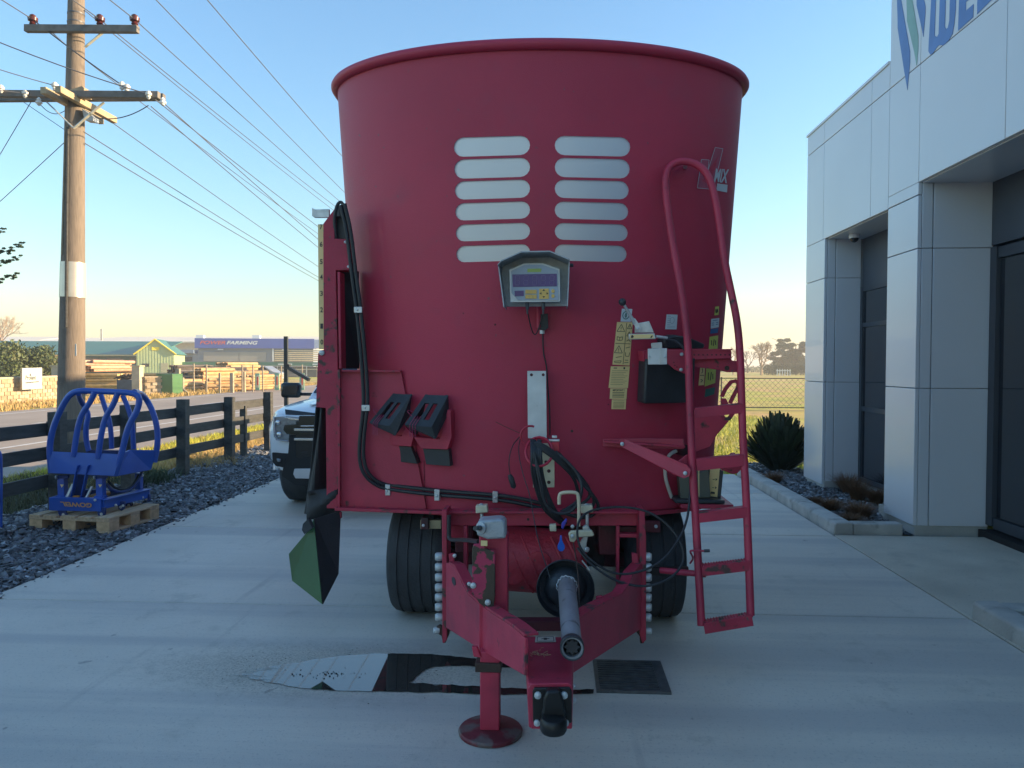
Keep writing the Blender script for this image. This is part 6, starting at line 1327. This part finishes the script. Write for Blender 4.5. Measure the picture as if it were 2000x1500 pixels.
e = empty('white_rails', (pix(1530, 733, 112).x, 112, 0), 'small white rail fence in front of the dark hedge', 'fence'); 
for u in (1518, 1523, 1528, 1533, 1538, 1543):
    b = MB(); x = pix(u, 733, 112).x; b.box2((x-.04, 111.95, 0), (x+.04, 112.05, 1.0)); part('post', b, m_uw, e)
b = MB(); b.box2((pix(1516, 733, 112).x, 112.06, .7), (pix(1545, 733, 112).x, 112.1, .8)); part('rail', b, m_uw, e)
# chain link fence across the paddock
CF = empty('chain_link_fence', (7, 28.6, 0), 'low grey chain link fence across the sunlit paddock on the right', 'fence')
b = MB(); XA, XB = 3.4, 13.5; zt = 1.08; sp = .2
x = XA-1.2
while x < XB:
    for s_ in (1, -1):
        x0, x1 = (x, x+zt) if s_ == 1 else (x+zt, x); t0, t1 = 0, 1
        if x0 < XA or x1 > XB+1.2: pass
        b.beam((x0, 28.6, 0), (x1, 28.6, zt), .008, .008)
    x += sp
part('mesh', b, M('dull galvanised mesh', (.14, .13, .11), .6), CF, fix=False)
for x in (6.1, 9.2, 12.3, 3.4): b = MB(); b.cyl((x, 28.65, -.1), (x, 28.65, zt+.06), .03, n=8); part('post', b, m_fence, CF, True)
b = MB(); b.cyl((XA, 28.62, zt+.02), (XB, 28.62, zt+.02), .018, n=6); b.cyl((XA, 28.62, .03), (XB, 28.62, .03), .018, n=6); part('rail', b, m_fence, CF, True)
# conifer whose branch tips reach in from the left
CT = empty('conifer_tree', (-14.6, 14.0, 0), 'dark conifer just outside the left border with three branch tips in view', 'tree')
b = MB(); b.tube([(-14.6, 14, -.1), (-14.6, 14, 4), (-14.5, 14, 8)], [.25, .18, .05], 10); part('trunk', b, m_stem, CT, True)
CC, QQ = [], []; bb = MB()
for (u0, v0, u1, v1) in ((-330, 640, 48, 475), (-330, 620, 40, 502), (-330, 660, 37, 534), (-300, 560, 8, 448)):
    A_, B2 = pix(u0, v0, 14.0), pix(u1, v1, 14.0); bb.tube([A_, A_.lerp(B2, .5)+Vector((0, 0, .02)), B2], [.03, .015, .004], 5)
    for i in range(90): t = .35+.65*i/89; p = A_.lerp(B2, t)+Vector((random.gauss(0, .02), random.gauss(0, .05*(1.2-t)), random.gauss(0, .022+.10*(1-t)))); CC.append(tuple(p)); w_ = .06*(1-t)+.022; QQ.append((w_*1.6, w_, w_*.7))
part('branch', bb, m_stem, CT, True)
leaves('branch_foliage', CC, QQ, 60, .017, m_leafd, CT, .1, 12)
CC = [(-14.6+random.gauss(0, 1.1), 14+random.gauss(0, 1.1), 2+i*.28) for i in range(20)]; leaves('crown', CC, [(.75, .75, .4)]*20, 200, .06, m_leafd, CT, .3, 13)

# ---------------------------------------------------------------- across the road
m_stone = M('sunny stone', (.42, .32, .20), .85, 0, .25, 3, .5, 30); m_stoneA = [M('stone a', (.44, .34, .22), .85, 0, .15, 6), M('stone b', (.38, .28, .17), .85, 0, .15, 6), M('stone c', (.48, .39, .27), .85, 0, .15, 6)]
def stone_wall(name, x0, y0, x1, y1, h, lab, pieces=True):
    e = empty(name, ((x0+x1)/2, (y0+y1)/2, 0), lab, 'wall'); A_, B2 = Vector((x0, y0, 0)), Vector((x1, y1, 0)); L_ = (B2-A_).length; d = (B2-A_)/L_; nr = Vector((d.y, -d.x, 0)); nr = nr if nr.x > 0 else -nr
    ang = math.atan2(d.y, d.x); Rw = Matrix.Rotation(ang, 3, 'Z')
    b = MB(); b.box((A_+B2)/2+Vector((0, 0, h/2-.05)), (L_, .34, h), Rw); part('core', b, m_stone, e); b = MB(); b.box((A_+B2)/2+Vector((0, 0, h-.03)), (L_+.05, .42, .07), Rw); part('coping', b, m_stoneA[2], e)
    rows_ = int(h/.16); cols_ = int(L_/.42); ms = []
    for k in range(3): q_ = MB(); q_.box((0, 0, 0), (.39, .05, .145)); me_ = q_.mesh('stone'); me_.materials.append(m_stoneA[k]); ms.append(me_)
    cnt = 0
    for j in range(rows_):
        for i in range(cols_):
            if cnt >= 290: break
            cnt += 1
            p = A_+d*((i+.5+(.5 if j % 2 else 0))*L_/cols_)+nr*(.18+random.uniform(0, .02))+Vector((0, 0, -.02+(j+.5)*.16)); 
            if p.z > h-.08 or (i == cols_-1 and j % 2): continue
            o_ = inst('stone', random.choice(ms), e, p); o_.rotation_euler = (0, 0, ang)
    return e
w0 = pix(-40, 800, 27.5); w1 = pix(128, 785, 34.5)
stone_wall('stone_wall', w0.x, 27.5, w1.x, 34.5, 1.02, 'low honey coloured stone wall under the hedge and white sign, far left')
def pxbox(name, u0, v0, u1, v1, Y, dep, m, parent, **k):
    a, c = pix(u0, v0, Y), pix(u1, v1, Y); b = MB(); b.box2((a.x, Y, a.z), (c.x, Y+dep, max(c.z, -.08) if v1 > v0 else c.z)); return part(name, b, m, parent, **k)
m_pill = M('stone pillar', (.50, .40, .30), .85, 0, .15, 3, .4, 20)
for (u0, v0, u1, Y, lb) in ((100, 716, 114, 34.6, 'square stone pillar at the end of the wall beside the power pole'), (257, 716, 272, 37.6, 'square stone pillar in the middle of the gateway yard')):
    e = empty('stone_pillar', (pix(u0, 770, Y).x, Y, 0), lb, 'pillar'); b = MB(); a = pix(u0, v0, Y); c = pix(u1, v0, Y); b.box2((a.x, Y, -.1), (c.x, Y+.4, a.z)); part('shaft', b, m_pill, e); b = MB(); b.box2((a.x-.05, Y-.05, a.z), (c.x+.05, Y+.45, a.z+.06)); part('cap', b, m_stoneA[2], e)
w0 = pix(268, 779, 37.8); w1 = pix(327, 775, 38.6); stone_wall('stone_wall', w0.x+.3, 38.0, w1.x, 38.6, .92, 'short honey stone wall left of the green cabinet')
SB = empty('business_sign', (pix(63, 745, 29.8).x, 30.2, 0), 'white rectangular business sign standing on the stone wall', 'sign')
sq = [pix(43.5, 719, 29.6), pix(82, 718, 30.9), pix(82, 759, 30.9), pix(43.5, 761, 29.6)]
b = MB(); b.prism(sq, (-.05, .08, 0)); part('board', b, M('pale sign board', (.55, .58, .55), .5, 0, .03, 1), SB); 
off_ = Vector((.012, -.02, 0)); f = bil(*[p+off_ for p in sq]); sf = lambda x0, y0, x1, y1: (lambda x, y: f(x0+(x1-x0)*x, y0+(y1-y0)*y))
text_part('sign_lettering', 'Prolant', sf(.17, .44, .70, .66), M('dark sign print', (.10, .10, .09), .6), SB, off=.01); b = MB()
for k in range(9): x0 = .17+k*.077; b.add([f(x0, .285+k*.004), f(x0+.066, .285+k*.004), f(x0+.066, .335+k*.004), f(x0, .335+k*.004)], [(0, 1, 2, 3)])
b.add([f(.38, .62), f(.43, .62), f(.44, .7), (f(.405, .76)), f(.375, .7)], [(0, 1, 2, 3, 4)]); part('sign_print', b, M('dark sign print b', (.12, .12, .11), .6), SB)
b = MB(); b.prism([sq[0]+Vector((-.05, -.03, 0)), sq[3]+Vector((-.05, -.03, 0)), sq[3]+Vector((0, -.03, 0)), sq[0]+Vector((0, -.03, 0))], (-.05, .08, 0)); part('board_edge', b, m_stoneA[2], SB)
# shrubs on the left
for i, (u, Y, H, W, m, lb) in enumerate(((-10, 37, 2.75, 4.4, m_leaf, 'tall green shrub at the left border behind the stone wall'), (35, 38, 2.55, 3.6, m_leaf, 'rounded green shrub behind the white sign'), (72, 40, 2.45, 2.6, m_leaf, 'yellow tinged shrub right of the white sign'), (100, 43, 2.1, 2.6, m_hedge, 'brown winter hedge shrub beside the power pole'))):
    crown_tree('shrub', (pix(u, 760, Y).x, Y, 0), H, W, lb, 'shrub', 22, 50+i, m, .085, 420, True, .8)
# green cabinet
GC = empty('green_cabinet', (pix(333, 770, 38.3).x, 38.3, 0), 'green metal transformer cabinet at the roadside with a sunlit side', 'cabinet')
a, c, d_ = pix(311, 730, 38.6), pix(337, 730, 38.2), pix(346, 730, 38.9); b = MB(); 
b.prism([Vector((a.x, 38.3, -.08)), Vector((c.x, 38.2, -.08)), Vector((d_.x+.1, 39.3, -.08)), Vector((a.x+.3, 39.4, -.08))], (0, 0, a.z+.08)); part('body', b, M('cabinet green', (.06, .16, .06), .5, 0, .08, 3), GC, bevel=.02)
b = MB(); b.box2((a.x+.08, 38.27, .2), (a.x+.36, 38.29, a.z-.1)); part('door', b, M('cabinet door green', (.05, .14, .055), .5), GC)
# timber yard
m_log = [M('honey logs', (.56, .35, .16), .8, 0, .25, 3), M('grey logs', (.12, .10, .09), .85, 0, .3, 3), M('sawn timber', (.60, .40, .17), .75, 0, .2, 4), M('pink log ends', (.58, .34, .22), .8, 0, .5, 6, island=.6), M('weathered timber', (.42, .28, .16), .85, 0, .25, 3)]
def logstack(u, vtop, wpx, Y, L_, r_, m, lab, ax=(0, 1, 0), mend=None, jit=.3, seed=0, rows_=None, z0=0):
    c = pix(u, 760, Y); W = wpx/F*Y; H = pix(u, vtop, Y).z-z0; e = empty('log_stack', (c.x, Y, z0), lab, 'log stack'); r = random.Random(seed); b = MB(); d = Vector(ax).normalized(); s_ = Vector((d.y, -d.x, 0)); s_ = s_ if s_.x > 0 else -s_
    nr = int(H/(r_*1.74)); pe = MB()
    for j in range(nr):
        w_ = W*(1-.45*(j/max(1, nr))**2.2) if ax[0] == 0 else W
        nc = max(1, int(w_/(2*r_)))
        for i in range(nc):
            p = Vector((c.x, Y, z0+r_+j*r_*1.74))+s_*((i-(nc-1)/2+(.5 if j % 2 else 0))*2*r_)+Vector((0, 0, r.uniform(-.1, .1)*r_)); o_ = r.uniform(-jit, jit)
            rr = r_*r.uniform(.85, 1.08); dd = (d+Vector((r.uniform(-.03, .03), 0, r.uniform(-.015, .015)))).normalized()
            b.tube([p-dd*(L_/2)+dd*o_, p+dd*(L_/2)+dd*o_], rr, 7)
            pe.lathe([(-.012, rr*.96), (-.012, 0)], p-dd*(L_/2)+dd*o_, dd, 7)
    tag(part('logs', b, m, e, True, fix=False), kind='stuff')
    if mend: tag(part('log_ends', pe, mend, e, fix=False), kind='stuff')
    return e
YD = (.80, .6, 0)
logstack(196, 704, 62, 46, 3.0, .10, m_log[3], 'tall heap of round posts with pink brown cut ends behind the power pole', (.35, 1, 0), m_log[3], .5, 1, z0=1.05)
logstack(192, 728, 62, 45.6, 3.2, .09, m_log[2], 'stack of honey sawn timber lying under the heap of round posts', (1, .12, 0), m_log[2], .05, 2)
logstack(286, 729, 34, 48, 3.0, .09, m_log[2], 'small stack of sawn planks behind the short stone wall', (1, .2, 0), m_log[2], .1, 3)
for i, (u, vt, wp, Y, m, me_, lb) in enumerate(((372, 712, 40, 49, 1, 4, 'dark grey stack of logs next to the green cabinet'), (398, 722, 44, 47, 1, 0, 'dark side of the log stack with pale ends toward the road'), (418, 716, 34, 46, 0, 0, 'honey coloured log stack left of the tall one'), (442, 716, 30, 47.5, 1, 0, 'weathered grey log stack between two honey ones'), (463, 703, 42, 50, 0, 0, 'tallest honey log stack in the middle of the yard'), (486, 722, 36, 48, 0, 4, 'rounded honey log stack right of the tallest one'), (508, 731, 34, 46.5, 0, 0, 'low log stack behind the two standing banners'), (447, 735, 26, 44.5, 0, 0, 'front low pile of pale log ends behind the wire fence'), (358, 735, 20, 43.5, 0, 0, 'short pale log bundle right beside the green cabinet'))):
    logstack(u, vt, wp, Y, 2.4, .085+.02*(i % 3), m_log[m], lb, YD if i % 2 else (.5, .9, 0), m_log[me_], .25, 20+i)
b_e = empty('blue_bin', (pix(243, 760, 41).x, 41, 0), 'dark blue steel bin with scrap on top inside the timber yard', 'bin'); pxbox('body', 228, 742, 258, 775, 41, 1.2, M('blue grey steel', (.06, .09, .13), .5, 0, .2, 3), b_e); b = MB()
for k in range(14): p = pix(random.uniform(230, 256), random.uniform(733, 741), 41.4); b.beam(p-Vector((.3, 0, .1)), p+Vector((.3, random.uniform(-.3, .3), .1)), .08, .06)
tag(part('scrap', b, m_rust, b_e), kind='stuff')
# yard wire fence
YF = empty('yard_fence', (-19.2, 42, 0), 'tall thin post and wire fence in front of the log stacks', 'fence')
m_fp = M('weathered fence post', (.36, .29, .20), .85); fpx = [(348, 720, 40, .10), (356, 737, 40.5, .08), (378, 710, 41, .035), (403, 712, 41.3, .035), (429, 728, 41.8, .05), (453, 728, 42.3, .09), (473, 712, 42.8, .035), (476, 726, 43, .09), (494, 712, 43.4, .03), (513, 714, 44, .03), (549, 714, 45.5, .03), (590, 712, 47, .03)]
for u, v, Y, w_ in fpx: p = pix(u, v, Y); b = MB(); b.box2((p.x-w_, Y-w_, -.1), (p.x+w_, Y+w_, p.z)); part('post', b, m_fp, YF)
b = MB(); A_, B2 = pix(348, 770, 40), pix(600, 770, 47)
for z in (.3, .6, .9, 1.2, 1.45): b.beam((A_.x, 40, z), (B2.x, 47, z), .012, .012)
part('wires', b, m_wire, YF); b = MB(); b.beam(pix(350, 755, 39.9), pix(376, 774, 39.0), .09, .09); part('stay', b, m_fp, YF)
for u, Y, lb in ((503, 43.2, 'green and red standing banner, left one behind the log yard fence'), (541, 44.6, 'green and red standing banner, middle one of three'), (590, 46, 'green and red standing banner, right one next to the ute')):
    e = empty('banner', (pix(u, 760, Y).x, Y, 0), lb, 'banner', 'standing banners behind the yard fence'); pxbox('board', u-5, 729, u+4, 762, Y, .06, M('banner green', (.20, .42, .28), .5), e); pxbox('centre_panel', u-2.5, 733, u+2, 757, Y-.03, .02, M('banner cream', (.6, .55, .42), .5), e); pxbox('red_mark', u-1.5, 736, u+1.4, 752, Y-.05, .015, M('banner red', (.55, .05, .03), .5), e)
# green shop
def rot_bld(name, u, Y, ang, lab, cat='building'):
    c = pix(u, 750, Y); e = empty(name, (c.x, Y, 0), lab, cat); Rb = Matrix.Rotation(R(ang), 3, 'Z'); C_ = Vector((c.x, Y, 0)); return e, (lambda x, y, z: C_+Rb @ Vector((x, y, z))), Rb
m_gw = M('sage green weatherboard', (.40, .48, .28), .6, 0, .05, 1); m_gr = M('green roof iron', (.055, .19, .15), .45, 0, .08, .5); m_yt = M('bright yellow trim', (.85, .66, .04), .5); m_gd = M('deep green wall', (.06, .17, .12), .6)
def hexa(name, f, x0, y0, z0, x1, y1, z1, m, e, **k):
    b = MB(); b.add([f(x0, y0, z0), f(x1, y0, z0), f(x1, y1, z0), f(x0, y1, z0), f(x0, y0, z1), f(x1, y0, z1), f(x1, y1, z1), f(x0, y1, z1)], [(0, 1, 2, 3), (4, 5, 6, 7), (0, 1, 5, 4), (1, 2, 6, 5), (2, 3, 7, 6), (3, 0, 4, 7)]); return part(name, b, m, e, **k)
e, f, Rb = rot_bld('green_shop', 304, 84, 20, 'long green roofed shop with a yellow trimmed gable, across the road')
gw = 1.95; eh = 2.75; rh = 4.25
b = MB(); b.prism([f(-gw, 0, -.1), f(gw, 0, -.1), f(gw, 0, eh), f(0, 0, rh), f(-gw, 0, eh)], f(0, 10, 0)-f(0, 0, 0)); part('gable_wall', b, m_gw, e)
for k in range(13): x = -gw+.15+k*.3; hexa('batten', f, x-.02, -.03, 0, x+.02, -.002, eh-.02+(gw-abs(x))*.72, m_gw, e)
for s_ in (-1, 1):
    b = MB(); b.beam(f(s_*(gw+.25), -.25, eh-.18), f(0, -.25, rh+.04), .10, .17, (0, 1, 0)); part('barge_board', b, m_yt, e)
    b = MB(); b.add([f(s_*(gw+.25), -.2, eh-.15), f(0, -.2, rh+.08), f(0, 10, rh+.08), f(s_*(gw+.25), 10, eh-.15)], [(0, 1, 2, 3)]); part('roof', b, m_gr, e, solid=.06)
pxb = lambda nm, u0, v0, u1, v1, Y, m: pxbox(nm, u0, v0, u1, v1, Y, .06, m, e)
hexa('gable_sign', f, -.35, -.08, 3.05, .42, -.03, 3.4, m_yt, e); hexa('window', f, -1.35, -.06, 1.2, -.65, -.01, 1.55, m_dglass, e); hexa('door', f, .55, -.06, 0, 1.3, -.01, 1.6, M('shop door', (.3, .3, .22), .5), e)
e2, f2, _ = rot_bld('green_shop_wing', 285, 86, 4, 'long low wing of the green roofed shop running left behind the pole')
hexa('wall', f2, -26, 1.2, -.1, 1.2, 8, 2.9, m_gd, e2)
b = MB(); b.add([f2(-27, -.1, 2.55), f2(1.0, -.1, 2.55), f2(2.2, 5, 4.2), f2(-25, 5, 4.2)], [(0, 1, 2, 3)]); part('roof', b, m_gr, e2, solid=.08); hexa('fascia', f2, -27, -.22, 2.40, 1.0, -.14, 2.56, M('tan fascia', (.55, .42, .22), .5), e2)
for k in range(9): hexa('window', f2, -24+k*2.7, 1.12, 1.0, -22.2+k*2.7, 1.19, 2.2, m_dglass, e2)
hexa('lower_canopy', f2, -12, -1.2, 1.25, 1.0, 1.1, 1.4, m_gd, e2); hexa('canopy_edge', f2, -12, -1.3, 1.2, 1.0, -1.21, 1.33, m_yt, e2)
# power farming building
e, f, Rb = rot_bld('blue_fascia_building', 500, 108, 11, 'grey warehouse with a long blue fascia sign, far across the road')
m_bf = M('blue fascia', (.05, .10, .42), .5, 0, .05, .3); m_gp = M('grey wall cladding', (.34, .32, .29), .6, 0, .05, .4); m_gp2 = M('blue grey wall', (.22, .26, .32), .6, 0, .06, .4)
hexa('fascia', f, -8.3, -.3, 3.75, 8.2, .2, 5.15, m_bf, e); hexa('fascia_end', f, 8.2, -.28, 3.75, 9.9, .2, 5.05, M('pale blue fascia', (.30, .38, .58), .5), e)
hexa('wall', f, -8.0, .3, -.1, 8.0, 12, 3.75, m_gp2, e); hexa('wall_panel', f, -7.2, .1, 1.9, -2.4, .28, 3.2, m_gp, e); hexa('wall_panel', f, -2.3, .1, 1.9, 1.4, .28, 3.2, m_gp, e); hexa('white_post', f, 2.3, -.1, 1.9, 2.5, .28, 3.75, m_uw, e)
m_sl = M('cream slats', (.62, .52, .36), .6)
for k in range(6): hexa('slat', f, 2.6, -.1, 1.95+k*.28, 9.2, .1, 2.12+k*.28, m_sl, e)
text_part('sign_lettering', 'POWER', lambda x, y: f(-7.6+x*3.5, -.33, 4.28+y*.52), M('red lettering', (.75, .10, .05), .5), e, shear=.3, off=.02); text_part('sign_lettering', 'FARMING', lambda x, y: f(-3.95+x*4.3, -.33, 4.28+y*.52), m_uw, e, shear=.3, off=.03)
hexa('awning', f, -14, -.5, 3.0, -8.4, 3, 3.5, M('blue grey awning', (.20, .27, .38), .5), e); hexa('left_wall', f, -14, .3, -.1, -8.01, 10, 3.0, m_gp2, e); hexa('left_window', f, -12.5, .2, 1.9, -8.8, .29, 2.5, m_dglass, e)
for u, lb in ((8.9, 0), (0, 0)): hexa('floodlight', f, u-5.2, -.2, 3.5, u-4.5, .2, 3.65, m_uw, e)
e, f, Rb = rot_bld('green_canopy', 470, 92, 4, 'long green yard canopy on white posts in front of the blue fascia building', 'canopy')
hexa('canopy_roof', f, -10.5, 0, 1.28, 9.6, 3, 1.75, M('canopy green', (.03, .17, .12), .5), e)
for k in range(17): hexa('canopy_post', f, -10+k*1.2, .1, -.1, -9.93+k*1.2, .17, 1.28, m_pole if k % 3 else m_uw, e)
for x in (-9.2, -2.6, 4.6, 10.6-1.8): hexa('canopy_sign', f, x, -.06, 1.42, x+1.7, -.02, 1.58, m_uw, e)
hexa('dark_stock', f, -10, .6, -.1, 9.5, 2.8, 1.2, m_dark, e); hexa('rail', f, -10, .0, .85, 9.4, .05, .93, m_sl, e)
cv = empty('parked_car', (pix(500, 760, 60).x, 60, 0), 'pale car half hidden behind the log stacks', 'car')
b = MB(); c = pix(502, 745, 60); b.prism([Vector((c.x+x, 60, z)) for x, z in ((-1.6, .35), (-1.6, .8), (-1.1, .95), (-.5, 1.38), (.6, 1.4), (1.3, .95), (1.9, .85), (1.9, .35))], (0, 1.7, 0)); part('body', b, M('silver car', (.4, .4, .42), .3, .3), cv, bevel=.05); b = MB(); b.prism([Vector((c.x+x, 59.98, z)) for x, z in ((-.95, .96), (-.45, 1.3), (.55, 1.32), (1.1, .96))], (0, .02, 0)); part('window', b, m_dglass, cv)
# long cream warehouse roofs behind
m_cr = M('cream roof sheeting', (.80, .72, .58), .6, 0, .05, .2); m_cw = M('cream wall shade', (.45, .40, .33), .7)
e, f, Rb = rot_bld('long_warehouse', 250, 150, 3, 'very long cream warehouse roofline behind the green shop')
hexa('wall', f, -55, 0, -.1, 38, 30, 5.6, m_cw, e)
for k, (x0, x1, z0, z1) in enumerate(((-55, -20, 5.6, 7.2), (-20, 12, 5.7, 7.0), (12, 38, 5.8, 6.9))):
    b = MB(); b.add([f(x0, -1.5, z0), f(x1-.2, -1.5, z0), f(x1-.2, 14, z1), f(x0, 14, z1)], [(0, 1, 2, 3)]); part('roof', b, m_cr, e, solid=.2)
for x in (-16, 10, 22): hexa('roof_vent', f, x, 9, 6.5, x+1.6, 10, 7.6, m_uw, e)
hexa('flue', f, -7.6, 4, 5, -7.3, 4.3, 8.6, m_cw, e)
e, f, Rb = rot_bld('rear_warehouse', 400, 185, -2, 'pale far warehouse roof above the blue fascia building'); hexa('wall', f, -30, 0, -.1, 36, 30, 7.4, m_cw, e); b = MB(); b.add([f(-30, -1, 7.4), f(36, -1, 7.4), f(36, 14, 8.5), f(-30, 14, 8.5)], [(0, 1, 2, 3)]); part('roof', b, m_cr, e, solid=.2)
e = empty('distant_shed', (pix(1290, 720, 160).x, 160, 0), 'pale shed far beyond the paddock', 'shed') if 0 else None

# ---------------------------------------------------------------- evening haze over the flat land
m_hz = bpy.data.materials.new('haze'); m_hz.use_nodes = True; n_ = m_hz.node_tree; n_.nodes.clear(); ho = n_.nodes.new('ShaderNodeOutputMaterial'); hv = n_.nodes.new('ShaderNodeVolumePrincipled')
hv.inputs['Color'].default_value = (1, .97, .92, 1); hv.inputs['Density'].default_value = .0018; hv.inputs['Anisotropy'].default_value = .2; n_.links.new(hv.outputs[0], ho.inputs['Volume'])
b = MB(); b.box2((-720, -70, -1.1), (720, 1360, 14.5)); tag(part('haze', b, m_hz), kind='stuff')
